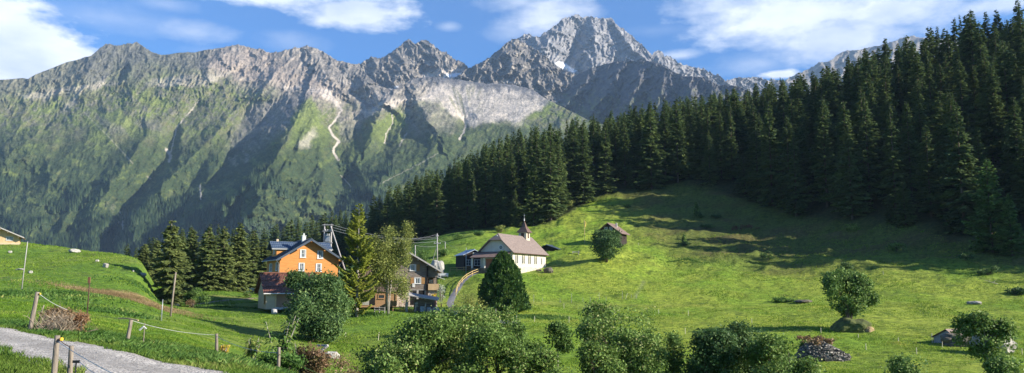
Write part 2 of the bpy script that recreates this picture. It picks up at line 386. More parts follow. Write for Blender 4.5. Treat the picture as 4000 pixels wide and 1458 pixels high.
# mesh of the ground
us = np.concatenate([np.arange(-2400, -100, 60), np.arange(-100, 4100, 5.2), np.arange(4100, 7900, 60)])
ls = np.concatenate([np.arange(LMIN, math.log(620), 0.0085), np.arange(math.log(620), lgrid[-1], 0.05)])
UU, LL = np.meshgrid(us, ls); DD = np.exp(LL); XX = (UU-CX)/F*DD; ZZ = ground(XX, DD)
nr, nc = UU.shape
def gridfaces(nr, nc):
    i = np.arange(nr*nc).reshape(nr, nc)
    return np.stack([i[:-1, :-1], i[:-1, 1:], i[1:, 1:], i[1:, :-1]], -1).reshape(-1, 4)
# colour of the turf by kind: lush, dry, mossy, trodden, plus a shade tone up the slope
def lerp(a, b, t): return a+(b-a)*np.asarray(t)[..., None]
def turf_color(x, y):
    D = np.hypot(x, y)
    lush = np.array([.18, .30, .028]); yel = np.array([.275, .345, .045]); dark = np.array([.09, .155, .02]); brown = np.array([.13, .095, .045]); shaded_turf = np.array([.095, .115, .03])
    a = fbm(x/26, y/40, 4, 41); b = fbm(x/5, y/9, 4, 43); c = fbm(x/1.6, y/3.2, 3, 47)
    fy_ = sstep(-10, 30, x)*sstep(60, 90, D)*.16
    col = lerp(np.broadcast_to(lush, x.shape+(3,)), yel, sstep(-.25, .35, a+0.35*b+fy_))
    col = lerp(col, dark, 0.75*sstep(.10, .42, b*0.7+c*0.6))
    # upper right slope: rough pasture, the forest shade darkened into its colour
    s = sstep(180, 232, D+12*a)*sstep(20, 62, x+16*a); col = lerp(col, shaded_turf, s*0.9); col = lerp(col, brown, s*0.6*sstep(-.05, .35, fbm(x/18, y/10, 3, 51)))
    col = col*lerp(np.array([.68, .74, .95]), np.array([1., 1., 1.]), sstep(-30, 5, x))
    col = col*(1-.38*sstep(.12, .5, fbm(x/.8, y/1.7, 3, 49)+.3*b))[..., None]
    u = CX+F*x/np.maximum(y, 2)
    return col
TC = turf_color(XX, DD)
def hitarea(px, py, rx, ry, D):   # helper: soft mask around a photo place, measured on the ground
    x, y, z = hit(px, py); return x, y
def blob(x, y, c, rx, ry, ang=0.0):
    dx = x-c[0]; dy = y-c[1]; ca, sa = math.cos(ang), math.sin(ang)
    u = (dx*ca+dy*sa)/rx; v = (-dx*sa+dy*ca)/ry
    return sstep(1.25, 0.6, np.hypot(u, v)+0.35*fbm(x/2.5, y/2.5, 3, 61))
# ------------------------------------------------------------------ forest layout: front edge distance of the forest by column
FE_px = [-700, 300, 560, 700, 1000, 1300, 1500, 1600, 1750, 1880, 2000, 2150, 2230, 2300, 2500, 2650, 2800, 3000, 3150, 3330, 3500, 3700, 3850, 4000, 4300, 5000, 6000, 7500]
FE_D = [420, 400, 380, 345, 345, 330, 300, 296, 290, 284, 274, 262, 276, 300, 303, 306, 292, 272, 252, 234, 222, 206, 203, 200, 192, 165, 140, 115]
def fedge(u): return np.interp(u, FE_px, FE_D)
UX = CX+F*XX/DD
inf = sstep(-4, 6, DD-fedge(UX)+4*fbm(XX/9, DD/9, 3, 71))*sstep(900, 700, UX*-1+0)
floor_c = np.array([.045, .05, .022]); TC = lerp(TC, floor_c, inf*0.85)  # forest floor, its colour darkened further for the shade under the trees
straw = np.array([.36, .26, .12])
for (px, py, rx, ry, w) in [(440, 1150, 8, 2.2, .6), (540, 1165, 7, 3.0, .8), (600, 1180, 5, 3, .8), (380, 1140, 5, 2, .3), (880, 1160, 6, 2.2, .35), (300, 1240, 2.5, 1.2, .5), (2230, 1190, 30, 4, .15)]:
    x, y, z = hit(px, py); TC = lerp(TC, straw, w*blob(XX, DD, (x, y), rx, ry))
# muddy tracks by the road
TC = lerp(TC, np.array([.20, .17, .12]), 0.55*sstep(1.6, 0.9, dpoly(XX, DD, ROADC)+0.5*fbm(XX/0.8, DD/0.8, 3, 77)))
# foot worn trail up the meadow
tr = [hit(2480, 1165)[:2], hit(2500, 1130)[:2], hit(2515, 1100)[:2]]
TC = lerp(TC, np.array([.26, .30, .12]), 0.6*sstep(0.7, 0.2, dpoly(XX, DD, tr)))
v = np.stack([XX.ravel(), DD.ravel(), ZZ.ravel()], 1)
def turfmat():
    m, nt, b, out = new_mat('meadow_turf')
    vc = N(nt, 'ShaderNodeVertexColor', layer_name='Col'); g = N(nt, 'ShaderNodeNewGeometry')
    n1 = N(nt, 'ShaderNodeTexNoise', i_Scale=1.1, i_Detail=8.0, i_Roughness=0.72); nt.links.new(g.outputs['Position'], n1.inputs['Vector'])
    mp = N(nt, 'ShaderNodeMapping'); mp.inputs['Scale'].default_value = (0.28, 0.8, 0.8); nt.links.new(g.outputs['Position'], mp.inputs['Vector'])
    n2 = N(nt, 'ShaderNodeTexNoise', i_Scale=1.6, i_Detail=6.0, i_Roughness=0.7, i_Distortion=0.6); nt.links.new(mp.outputs[0], n2.inputs['Vector'])
    c = ramp(nt, n1.outputs['Fac'], [(0.3, (.45, .5, .45)), (0.52, (1, 1, 1)), (0.72, (1.45, 1.3, 1.1))])
    c2 = ramp(nt, n2.outputs['Fac'], [(0.34, (.55, .62, .6)), (0.55, (1.08, 1.05, 1)), (0.75, (1.3, 1.2, .9))])
    x = N(nt, 'ShaderNodeMix', data_type='RGBA', blend_type='MULTIPLY'); x.inputs[0].default_value = 1
    nt.links.new(vc.outputs[0], x.inputs[6]); nt.links.new(c, x.inputs[7])
    x2 = N(nt, 'ShaderNodeMix', data_type='RGBA', blend_type='MULTIPLY'); x2.inputs[0].default_value = 1
    nt.links.new(x.outputs[2], x2.inputs[6]); nt.links.new(c2, x2.inputs[7]); nt.links.new(x2.outputs[2], b.inputs['Base Color'])
    b.inputs['Roughness'].default_value = 0.85; b.inputs['Specular IOR Level'].default_value = 0.15
    bp = N(nt, 'ShaderNodeBump', i_Strength=1.0, i_Distance=0.35); nt.links.new(n1.outputs['Fac'], bp.inputs['Height'])
    bp2 = N(nt, 'ShaderNodeBump', i_Strength=0.8, i_Distance=0.5); nt.links.new(n2.outputs['Fac'], bp2.inputs['Height']); nt.links.new(bp.outputs[0], bp2.inputs['Normal'])
    nt.links.new(bp2.outputs[0], b.inputs['Normal'])
    return m
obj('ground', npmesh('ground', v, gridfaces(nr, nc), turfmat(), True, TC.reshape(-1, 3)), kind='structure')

# ------------------------------------------------------------------ gravel road and paths
def ribbon(name, pts, w, mat, lift=0.03, step=0.35, across=9, wob=0.25, seed=3, **k):
    P = [Vector((p[0], p[1], 0)) for p in pts]; out = []
    for a, b in zip(P[:-1], P[1:]):
        n = max(2, int((b-a).length/step))
        out += [a.lerp(b, i/n) for i in range(n)]
    out.append(P[-1]); A = np.array([[p.x, p.y] for p in out])
    ker = np.ones(9)/9
    for c in (0, 1):
        q = np.pad(A[:, c], 4, mode='edge'); A[:, c] = np.convolve(q, ker, 'valid')
    T = np.gradient(A, axis=0); T /= np.linalg.norm(T, axis=1)[:, None]; Nn = np.stack([-T[:, 1], T[:, 0]], 1)
    s = np.linspace(-1, 1, across); L = np.arange(len(A))*step
    wl = w/2+wob*fbm(L/2.0, L*0+seed, 4, seed); wr = w/2+wob*fbm(L/2.0, L*0+seed+9, 4, seed+5)
    off = np.where(s[None, :] < 0, s[None, :]*wl[:, None], s[None, :]*wr[:, None])
    X = A[:, 0:1]+Nn[:, 0:1]*off; Y = A[:, 1:2]+Nn[:, 1:2]*off; Z = ground(X, Y)+lift
    Z[:, 0] -= lift+0.05; Z[:, -1] -= lift+0.05
    col = None
    if name == 'road':      # wheel tracks worn pale, browner soil between and at the edges
        a_ = np.abs(s)[None, :]+.10*fbm(X/.7, Y/.7, 3, 5); rut = np.exp(-((a_-.52)/.17)**2); edge = sstep(.78, 1.02, a_); t_ = np.clip(1.0+.3*rut-.08*(a_ < .2), 0, 1.4)
        col = lerp(np.stack([t_, t_*.98, t_*.95], -1), np.array([.7, .64, .48]), edge*.7).reshape(-1, 3)
    return obj(name, npmesh(name, np.stack([X.ravel(), Y.ravel(), Z.ravel()], 1), gridfaces(*X.shape), mat, True, col), kind='structure', **k)
def gravelmat():
    m, nt, b, out = new_mat('road_gravel'); g = N(nt, 'ShaderNodeNewGeometry')
    vo = N(nt, 'ShaderNodeTexVoronoi', i_Scale=22.0); nt.links.new(g.outputs['Position'], vo.inputs['Vector'])
    vo2 = N(nt, 'ShaderNodeTexVoronoi', i_Scale=5.0); nt.links.new(g.outputs['Position'], vo2.inputs['Vector'])
    n1 = N(nt, 'ShaderNodeTexNoise', i_Scale=0.8, i_Detail=7.0, i_Roughness=0.7); nt.links.new(g.outputs['Position'], n1.inputs['Vector'])
    sx = N(nt, 'ShaderNodeSeparateColor'); nt.links.new(vo.outputs['Color'], sx.inputs[0])
    c = ramp(nt, sx.outputs[0], [(0.0, (.27, .255, .23)), (0.45, (.38, .36, .33)), (1.0, (.54, .52, .48))])
    c2 = ramp(nt, n1.outputs['Fac'], [(0.35, (.72, .70, .66)), (0.65, (1.1, 1.08, 1.05))])
    x = N(nt, 'ShaderNodeMix', data_type='RGBA', blend_type='MULTIPLY'); x.inputs[0].default_value = 1
    vc = N(nt, 'ShaderNodeVertexColor', layer_name='Col'); y = N(nt, 'ShaderNodeMix', data_type='RGBA', blend_type='MULTIPLY'); y.inputs[0].default_value = 1
    nt.links.new(c, x.inputs[6]); nt.links.new(c2, x.inputs[7]); nt.links.new(x.outputs[2], y.inputs[6]); nt.links.new(vc.outputs[0], y.inputs[7]); nt.links.new(y.outputs[2], b.inputs['Base Color'])
    b.inputs['Roughness'].default_value = 0.9
    bp = N(nt, 'ShaderNodeBump', i_Strength=0.5, i_Distance=0.03); bp.invert = True; nt.links.new(vo.outputs['Distance'], bp.inputs['Height'])
    bp2 = N(nt, 'ShaderNodeBump', i_Strength=0.3, i_Distance=0.05); bp2.invert = True; nt.links.new(vo2.outputs['Distance'], bp2.inputs['Height']); nt.links.new(bp.outputs[0], bp2.inputs['Normal'])
    nt.links.new(bp2.outputs[0], b.inputs['Normal'])
    return m
M_gravel = gravelmat()
ribbon('road', ROADC[:6], 2.3, M_gravel, 0.035, across=25, wob=0.35)
M_path = pmat('path_asphalt', (.20, .20, .205), (.13, .13, .135), 2.0, 0.9, 0.4, 20, coord='Object')
pp = [hit(a, b)[:2] for (a, b) in [(1790, 1235), (1768, 1205), (1757, 1185), (1768, 1160), (1785, 1130), (1800, 1110), (1822, 1088), (1850, 1072), (1885, 1062)]]
ribbon('path', pp, 1.7, M_path, 0.05, step=0.5, across=5, wob=0.08, seed=8)
pp2 = [hit(a, b)[:2] for (a, b) in [(1700, 1262), (1850, 1240), (1900, 1247), (1960, 1256), (2000, 1262), (2030, 1266)]]
ribbon('path', pp2, 2.2, M_path, 0.05, step=0.5, across=5, wob=0.2, seed=18)
M_dirt = pmat('dirt', (.27, .22, .15), (.17, .14, .09), 2.0, 0.95, 0.5, 12)
pp3 = [hit(a, b)[:2] for (a, b) in [(760, 1190), (830, 1180), (900, 1172), (960, 1168), (1010, 1166)]]
ribbon('path', pp3, 1.3, M_dirt, 0.05, step=0.5, across=5, wob=0.3, seed=28)
# ------------------------------------------------------------------ mountains: real relief kilometres away
SKY = [(-700, 330), (-300, 318), (0, 312), (60, 308), (85, 305), (110, 308), (140, 290), (200, 268), (260, 243), (310, 232), (335, 222), (355, 220), (375, 200), (410, 175), (425, 172), (450, 178), (490, 172), (520, 168), (535, 165), (555, 178), (590, 203), (630, 215), (665, 212), (700, 206), (735, 204), (760, 205), (800, 196), (845, 190), (890, 182), (930, 175), (950, 180), (985, 188), (1025, 193), (1050, 205), (1090, 202), (1140, 190), (1150, 185), (1170, 186), (1200, 177), (1230, 188), (1270, 205), (1300, 225), (1320, 238), (1345, 240), (1370, 248), (1400, 250), (1440, 300), (1480, 335), (1530, 352), (1560, 345), (1600, 312), (1640, 303), (1700, 300), (1760, 308), (1800, 312), (1850, 322), (1900, 326), (2000, 330), (2080, 350), (2130, 385), (2200, 420), (2300, 470), (2600, 560), (3000, 640), (4300, 700)]
TWIN = [(1340, 330), (1380, 275), (1400, 252), (1430, 235), (1455, 222), (1475, 228), (1500, 220), (1530, 200), (1560, 180), (1580, 165), (1597, 153), (1615, 168), (1625, 172), (1645, 160), (1662, 153), (1680, 165), (1705, 190), (1735, 203), (1765, 220), (1780, 233), (1800, 240), (1825, 262), (1850, 290), (1900, 330)]
SUB = [(1740, 330), (1780, 300), (1825, 268), (1840, 262), (1855, 250), (1870, 252), (1900, 230), (1930, 210), (1960, 185), (1990, 158), (2000, 152), (2025, 152), (2060, 175), (2100, 195), (2140, 230), (2170, 258), (2205, 275), (2240, 288), (2300, 320), (2400, 400)]
PEAK = [(1900, 330), (1980, 190), (2010, 160), (2045, 135), (2070, 130), (2080, 140), (2105, 142), (2130, 128), (2160, 105), (2190, 80), (2210, 65), (2225, 68), (2245, 58), (2260, 57), (2270, 66), (2300, 66), (2330, 65), (2350, 72), (2375, 68), (2390, 75), (2410, 95), (2440, 118), (2465, 135), (2480, 150), (2510, 175), (2535, 200), (2545, 212), (2560, 203), (2575, 195), (2590, 205), (2595, 218), (2620, 222), (2645, 240), (2680, 255), (2700, 263), (2740, 265), (2770, 280), (2795, 293), (2805, 290), (2820, 300), (2835, 315), (2870, 305), (2900, 302), (2940, 300), (2965, 303), (2990, 312), (3060, 330), (3150, 360)]
RIGHT = [(2850, 370), (2920, 340), (2970, 318), (3000, 314), (3020, 310), (3065, 312), (3110, 290), (3150, 275), (3170, 262), (3200, 243), (3240, 240), (3265, 218), (3310, 196), (3350, 195), (3400, 185), (3440, 178), (3480, 165), (3520, 148), (3560, 140), (3600, 146), (3700, 150), (3900, 170), (4300, 130), (5000, 100)]
DARK = [(2020, 470), (2080, 400), (2150, 362), (2200, 325), (2260, 290), (2300, 270), (2360, 250), (2420, 240), (2500, 235), (2560, 243), (2600, 262), (2640, 285), (2680, 298), (2740, 300), (2800, 330), (2860, 335), (2900, 345), (2960, 370), (3100, 430), (3400, 520)]
R_LIGHT = np.array([.40, .35, .285]); R_MID = np.array([.20, .18, .155]); R_DARK = np.array([.12, .12, .125]); R_PINK = np.array([.35, .285, .23])
SCREE = np.array([.59, .51, .42]); G_MID = np.array([.125, .15, .05]); G_BR = np.array([.18, .22, .055]); SHRUB = np.array([.045, .07, .03]); SNOW = np.array([.86, .88, .9])

def lines(X, Y, L, wl=1.0, wr=1.0):
    """tent shaped spurs (positive) or gullies (negative) along polylines of (column, row, amplitude, half width)"""
    best = np.zeros(X.shape)
    for pl in L:
        loc = np.zeros(X.shape)
        for (ax, ay, aa, aw), (bx, by, ba, bw) in zip(pl[:-1], pl[1:]):
            mr = max(aw, bw)*max(wl, wr)+5
            sel = (X > min(ax, bx)-mr) & (X < max(ax, bx)+mr) & (Y > min(ay, by)-mr) & (Y < max(ay, by)+mr)
            if not sel.any(): continue
            x = X[sel]; y = Y[sel]; dx, dy = bx-ax, by-ay; q = dx*dx+dy*dy
            t = np.clip(((x-ax)*dx+(y-ay)*dy)/q, 0, 1); d = np.hypot(x-ax-t*dx, y-ay-t*dy)
            w = (aw+(bw-aw)*t)*np.where(dx*(y-ay)-dy*(x-ax) > 0, wl, wr); v = (aa+(ba-aa)*t)*np.clip(1-d/w, 0, 1)
            cur = loc[sel]; loc[sel] = np.where(np.abs(v) > np.abs(cur), v, cur)
        best += loc
    return best
def poly(X, Y, P, soft=12.0):
    """soft inside mask of a polygon"""
    ins = np.zeros(X.shape, bool); d = np.full(X.shape, 1e9); n = len(P)
    for i in range(n):
        (ax, ay), (bx, by) = P[i], P[(i+1) % n]
        c = ((ay > Y) != (by > Y)) & (X < (bx-ax)*(Y-ay)/((by-ay) if by != ay else 1e-9)+ax); ins ^= c
        dx, dy = bx-ax, by-ay; t = np.clip(((X-ax)*dx+(Y-ay)*dy)/(dx*dx+dy*dy), 0, 1); d = np.minimum(d, np.hypot(X-ax-t*dx, Y-ay-t*dy))
    return sstep(-soft, soft, np.where(ins, d, -d))
def mtnmat(name, bump=1.0, sc=0.02):
    m, nt, b, out = new_mat(name)
    vc = N(nt, 'ShaderNodeVertexColor', layer_name='Col'); g = N(nt, 'ShaderNodeNewGeometry')
    n1 = N(nt, 'ShaderNodeTexNoise', i_Scale=sc, i_Detail=10.0, i_Roughness=0.68); nt.links.new(g.outputs['Position'], n1.inputs['Vector'])
    c = ramp(nt, n1.outputs['Fac'], [(0.3, (.62, .64, .66)), (0.52, (1, 1, 1)), (0.7, (1.3, 1.27, 1.22))])
    x = N(nt, 'ShaderNodeMix', data_type='RGBA', blend_type='MULTIPLY'); x.inputs[0].default_value = 1
    nt.links.new(vc.outputs[0], x.inputs[6]); nt.links.new(c, x.inputs[7]); nt.links.new(x.outputs[2], b.inputs['Base Color'])
    b.inputs['Roughness'].default_value = 0.95; b.inputs['Specular IOR Level'].default_value = 0.1
    bp = N(nt, 'ShaderNodeBump', i_Strength=bump, i_Distance=14.0); nt.links.new(n1.outputs['Fac'], bp.inputs['Height']); nt.links.new(bp.outputs[0], b.inputs['Normal'])
    return m
M_mtn = mtnmat('mountain_rock')
def sheet(name, top, x0, x1, ybot, nrow, D0, y0, k, relief, color, step=2.6, crag=3.0, back=900.0, warp=True):
    xs = np.arange(x0, x1+step, step); tp = np.interp(xs, [p[0] for p in top], [p[1] for p in top])
    tp = tp-(crag(xs) if callable(crag) else crag)*(ridged(xs/26.0, xs*0+D0/100.0, 4, 7)-0.35)*1.0+(crag(xs) if callable(crag) else crag)*0.5*pn(xs/5.0, xs*0, 3)
    t = np.linspace(0, 1, nrow)
    X = np.broadcast_to(xs, (nrow, len(xs))).copy(); Y = ybot+(tp[None, :]-ybot)*t[:, None]
    def e(y): b = (CY-y)/F; return (ST+b*CT)/(CT-b*ST)
    D = D0*(1-k*e(y0))/(1-k*e(Y))
    r = relief(X, Y); D = D-r
    x, y, z = W(X, Y, D)
    c = color(X, Y, r)
    # the far side of the mountain
    bx = []; bz = []; by = []; bc = []
    for j, (dd, dz) in enumerate([(0.06, -0.05), (0.25, -0.3), (0.7, -0.75), (1.0, -1.1)]):
        s = 1+back*dd/D[-1]; bx.append(x[-1]*s); by.append(y[-1]*s)
        bz.append(z[-1]+back*dz+back*0.08*fbm(xs/60, xs*0+j, 3, 5)*(j > 0)); bc.append(c[-1])
    x = np.concatenate([x, bx]); y = np.concatenate([y, by]); z = np.concatenate([z, bz]); c = np.concatenate([c, np.array(bc)])
    return obj(name, npmesh(name, np.stack([x.ravel(), y.ravel(), z.ravel()], 1), gridfaces(*x.shape), M_mtn, True, np.clip(c, 0, 1).reshape(-1, 3)), kind='structure')

# ---- A: the long flank across the valley
SPURS = [
 [(1215, 350, 40, 60), (1190, 400, 120, 110), (1165, 440, 190, 130), (1150, 480, 260, 140), (1110, 560, 320, 165), (1060, 640, 320, 175), (960, 740, 270, 170), (830, 830, 190, 150), (740, 900, 90, 120)],
 [(905, 440, 20, 35), (870, 500, 50, 55), (760, 600, 85, 70), (660, 700, 95, 75), (580, 790, 95, 75), (520, 870, 80, 70), (470, 950, 50, 60)],
 [(185, 500, 10, 30), (150, 520, 80, 60), (90, 565, 120, 70), (20, 615, 120, 75), (-60, 680, 80, 70)],
 [(720, 300, 20, 80), (560, 380, 60, 170), (440, 470, 65, 170), (300, 580, 60, 170), (180, 700, 50, 150), (80, 850, 30, 120)],
 [(640, 470, 10, 40), (560, 560, 30, 80), (470, 660, 40, 90), (400, 780, 40, 90), (330, 900, 25, 80)],
 [(880, 560, 40, 50), (850, 640, 70, 70), (800, 740, 60, 80), (740, 820, 40, 70)],
 [(1610, 375, 40, 40), (1635, 410, 90, 60), (1660, 450, 110, 75), (1690, 495, 90, 75), (1710, 540, 40, 60)],
 [(1490, 425, 20, 30), (1480, 455, 60, 50), (1465, 500, 70, 60), (1440, 560, 40, 60)],
 [(1420, 530, 30, 40), (1395, 590, 50, 60), (1400, 660, 45, 70), (1440, 740, 30, 70)],
 [(1900, 500, 30, 60), (1750, 560, 70, 100), (1620, 620, 90, 120), (1480, 700, 80, 120), (1380, 790, 60, 110)],
 [(1360, 260, 20, 50), (1430, 330, 90, 80), (1480, 380, 60, 60)],
 [(1560, 350, 60, 60), (1520, 380, 90, 60), (1470, 420, 60, 50)],
 [(1100, 215, 20, 40), (1080, 280, 60, 60), (1040, 340, 70, 70), (980, 380, 40, 60)],
 [(930, 180, 10, 30), (860, 230, 70, 70), (800, 290, 80, 80), (700, 320, 40, 60)],
 [(420, 175, 10, 30), (380, 230, 60, 70), (330, 290, 70, 80), (270, 330, 30, 60)],
 [(560, 185, 10, 30), (520, 260, 60, 60), (500, 310, 50, 60), (440, 340, 20, 40)],
 [(1200, 180, 10, 30), (1230, 240, 50, 60), (1290, 300, 60, 60), (1330, 350, 30, 50)],
 [(1320, 640, 30, 50), (1260, 720, 60, 80), (1200, 820, 60, 90), (1150, 900, 40, 80)],
 [(1080, 690, 40, 60), (1020, 780, 70, 90), (950, 860, 60, 90)],
]
GULL = [
 [(870, 310, -30, 30), (780, 400, -80, 60), (700, 480, -75, 50), (668, 560, -80, 50), (655, 620, -80, 50), (560, 740, -75, 48), (500, 830, -80, 50), (450, 900, -80, 50), (415, 990, -70, 45)],
 [(1280, 340, -20, 30), (1335, 425, -70, 60), (1290, 500, -90, 60), (1320, 555, -90, 60), (1305, 600, -90, 60), (1330, 690, -90, 60), (1380, 750, -60, 50)],
 [(1000, 330, -20, 30), (960, 440, -70, 60), (900, 560, -90, 70), (880, 680, -70, 60), (830, 760, -30, 50)],
 [(250, 330, -10, 30), (230, 430, -50, 50), (190, 490, -60, 50), (60, 590, -40, 50)],
 [(1540, 440, -10, 20), (1525, 500, -50, 35), (1500, 560, -50, 35)],
 [(1800, 400, -10, 30), (1815, 470, -60, 50), (1810, 500, -60, 40), (1800, 540, -40, 40)],
]
def rocky(X, Y, s=0):
    wx = X+18*fbm(X/70, Y/70, 3, s+3); wy = Y+18*fbm(X/70, Y/70, 3, s+7)
    return wx, wy
def relA(X, Y):
    wx, wy = rocky(X, Y); up = sstep(520, 300, Y)
    jag = lines(X+16*fbm(X/40, Y/40, 4, 81), Y+16*fbm(X/40, Y/40, 4, 83), SPURS, .72, 1.7)*1.7+lines(X+8*fbm(X/22, Y/22, 3, 85), Y+8*fbm(X/22, Y/22, 3, 87), GULL)
    scr = poly(X, Y, [(1730, 300), (2140, 320), (2160, 400), (2080, 470), (1990, 490), (1830, 485), (1790, 470), (1640, 390)], 25)
    sm = 1-0.8*scr
    pp_ = .8*wx+.6*wy; qq_ = -.6*wx+.8*wy
    n = 62*(ridged(pp_/140, qq_/260, 4, 11, .45)-0.35)*(1-0.4*up)
    n += 44*(ridged((pp_+20*fbm(X/50, Y/50, 3, 19))/52, qq_/85, 4, 13, .5)-0.35)*(0.24+0.85*up)
    n += 15*(ridged(pp_/17, qq_/30, 3, 15)-0.35)*(0.45+1.1*up)+5*fbm(X/6, Y/6, 3, 17)*(.5+up)
    return jag*0.95+n*sm
def stream(X, Y, pts, w):
    d = np.full(X.shape, 1e9)
    for (ax, ay), (bx, by) in zip(pts[:-1], pts[1:]):
        dx, dy = bx-ax, by-ay; t = np.clip(((X-ax)*dx+(Y-ay)*dy)/(dx*dx+dy*dy), 0, 1); d = np.minimum(d, np.hypot(X-ax-t*dx, Y-ay-t*dy))
    return sstep(w*.75, w*0.25, d)
def colA(X, Y, r):
    wx = X+26*fbm(X/60, Y/60, 4, 91)+6*fbm(X/12, Y/12, 3, 95); wy = Y+26*fbm(X/60, Y/60, 4, 93)+6*fbm(X/12, Y/12, 3, 97)
    a = fbm(X/90, Y/60, 5, 101); b = fbm(X/22, Y/18, 5, 103); c = fbm(X/7, Y/6, 4, 105); st = fbm((X+Y*0.8)/14, (Y-X*0.5)/60, 4, 107)
    rock = lerp(np.broadcast_to(R_MID, X.shape+(3,)), R_LIGHT, sstep(-.3, .35, b+0.4*c+0.3*a)); rock = lerp(rock, R_DARK, .8*sstep(.1, .5, -st+0.3*c))
    pink = poly(wx, wy, [(800, 210), (1000, 190), (1130, 230), (1300, 330), (1420, 480), (1290, 470), (1180, 345), (960, 330), (830, 300)], 40); rock = lerp(rock, R_PINK, .75*pink)
    rock = lerp(rock, np.array([.17, .17, .11])*(1+.5*b[..., None]), .8*poly(wx, wy, [(-700, 250), (250, 200), (560, 150), (820, 190), (760, 300), (400, 370), (0, 420), (-700, 420)], 40))
    grass = lerp(np.broadcast_to(G_MID, X.shape+(3,)), G_BR, sstep(.0, .45, a+0.5*b)); grass = lerp(grass, np.array([.22, .19, .09]), .5*sstep(.05, .5, -a+b*0.5))
    grass = lerp(grass, np.array([.17, .155, .085]), .55*sstep(-.02, .3, fbm(X/46, Y/30, 4, 109)))
    shrub = lerp(np.broadcast_to(SHRUB, X.shape+(3,)), G_MID*0.6, sstep(.0, .5, c+0.4*b))
    line = np.interp(X, [-700, 0, 350, 500, 700, 800, 900, 1000, 1300, 1450, 1700, 4000], [380, 370, 330, 240, 250, 270, 310, 345, 400, 420, 345, 345])+40*fbm(X/130, X*0, 3, 111)
    g = sstep(-40, 60, wy-line)                                  # grass below the rock line
    col = lerp(rock, grass, g*(1-.65*sstep(.02, .3, -b*0.6-c*0.7-st*0.4+0.06)*sstep(640, 430, Y)))
    # cliffs and gullied faces in the grass belt
    for P, w in [([(890, 530), (1000, 410), (1160, 360), (1170, 430), (1060, 560), (960, 640), (890, 680), (880, 620)], .95), ([(1320, 430), (1430, 430), (1400, 500), (1350, 560), (1330, 520)], .85),
                 ([(370, 440), (520, 470), (620, 480), (640, 520), (560, 540), (430, 520)], .55), ([(1120, 340), (1230, 350), (1180, 460), (1080, 440)], .8), ([(1560, 390), (1700, 400), (1790, 470), (1790, 530), (1620, 530), (1590, 480)], .7),
                 ([(1480, 330), (1720, 300), (1720, 340), (1640, 400), (1500, 420)], .8), ([(415, 790), (450, 800), (450, 860), (420, 850)], .7)]:
        col = lerp(col, lerp(rock, R_MID, 0.3), w*poly(wx, wy, P, 16)*(0.55+0.45*sstep(-.2, .2, c+b)))
    for P, w in [([(170, 420), (230, 410), (210, 440), (130, 450)], .8), ([(345, 425), (470, 440), (560, 500), (620, 520), (540, 545), (430, 480)], .8), ([(310, 450), (350, 455), (460, 560), (470, 585), (400, 560)], .85), ([(560, 360), (680, 400), (650, 430), (540, 390)], .7),
                 ([(1170, 420), (1215, 370), (1240, 430), (1290, 540), (1260, 600), (1130, 560), (1140, 480)], .85), ([(1440, 500), (1530, 440), (1590, 460), (1580, 490), (1480, 560), (1420, 570)], .8), ([(1360, 560), (1400, 540), (1420, 620), (1370, 620)], .8),
                 ([(2060, 470), (2190, 365), (2210, 375), (2110, 465), (2070, 480)], .9), ([(1560, 600), (1720, 560), (1640, 620), (1540, 640)], .7), ([(820, 770), (920, 730), (1000, 740), (840, 800)], .6), ([(120, 560), (190, 570), (170, 600), (110, 590)], .7)]:
        col = lerp(col, G_BR, w*poly(wx, wy, P, 12))
    sh = sstep(440, 640, wy+80*a+60*b)*0.95
    sh = sh*(1-.45*sstep(.10, .45, a*0.8+b*0.5+0.1))
    sh = np.maximum(sh, 0.8*poly(wx, wy, [(1700, 500), (2000, 480), (2300, 560), (2000, 700), (1400, 760), (1380, 640), (1560, 560)], 30)*(1-.5*sstep(.1, .4, st)))
    col = lerp(col, shrub, sh)
    sc = lerp(np.broadcast_to(SCREE, X.shape+(3,)), R_MID, .5*sstep(.0, .5, fbm(X/6, Y/30, 4, 121)))
    ang = np.arctan2(X-1830, 505-Y); rr_ = np.hypot(X-1830, Y-505); stq = fbm(ang*9, rr_/160, 4, 125)
    sc = lerp(sc, np.array([.26, .25, .15]), .75*sstep(.08, .34, stq)*poly(X, Y, [(1720, 340), (1900, 335), (1900, 470), (1820, 500), (1700, 420)], 30)); sc = lerp(sc, R_MID, .45*sstep(.12, .4, -stq))
    for P, w in [([(1700, 330), (1740, 300), (1900, 320), (2150, 330), (2170, 380), (2090, 440), (2020, 480), (1900, 478), (1830, 490), (1790, 460), (1700, 400), (1620, 385), (1640, 375)], .92),
                 ([(1090, 320), (1180, 340), (1290, 350), (1330, 400), (1320, 430), (1240, 350), (1120, 345)], .85), ([(1410, 430), (1470, 410), (1590, 375), (1590, 385), (1530, 420), (1430, 450)], .8), ([(1170, 555), (1230, 490), (1235, 530), (1200, 580), (1165, 580)], .5),
                 ([(1420, 370), (1530, 355), (1540, 390), (1450, 395)], .55), ([(60, 370), (260, 340), (500, 320), (330, 350), (280, 420), (240, 430), (300, 360), (160, 395)], .5), ([(400, 290), (420, 290), (410, 340), (380, 350)], .6), ([(560, 330), (680, 290), (780, 300), (900, 290), (820, 330), (660, 340)], .5)]:
        col = lerp(col, sc, w*poly(wx, wy, P, 12))
    for P, w in [([(330, 215), (430, 165), (560, 170), (620, 215), (800, 200), (880, 190), (820, 250), (640, 290), (560, 320), (360, 330), (300, 280)], .6), ([(1360, 250), (1450, 300), (1530, 350), (1500, 400), (1440, 380), (1380, 320)], .6), ([(1080, 200), (1130, 230), (1200, 300), (1170, 330), (1090, 270)], .45), ([(1000, 410), (1160, 360), (1170, 430), (1060, 520), (930, 600), (900, 560)], .4)]:
        col = lerp(col, np.array([.125, .125, .12]), w*poly(wx, wy, P, 18)*sstep(-.45, .1, c+b))
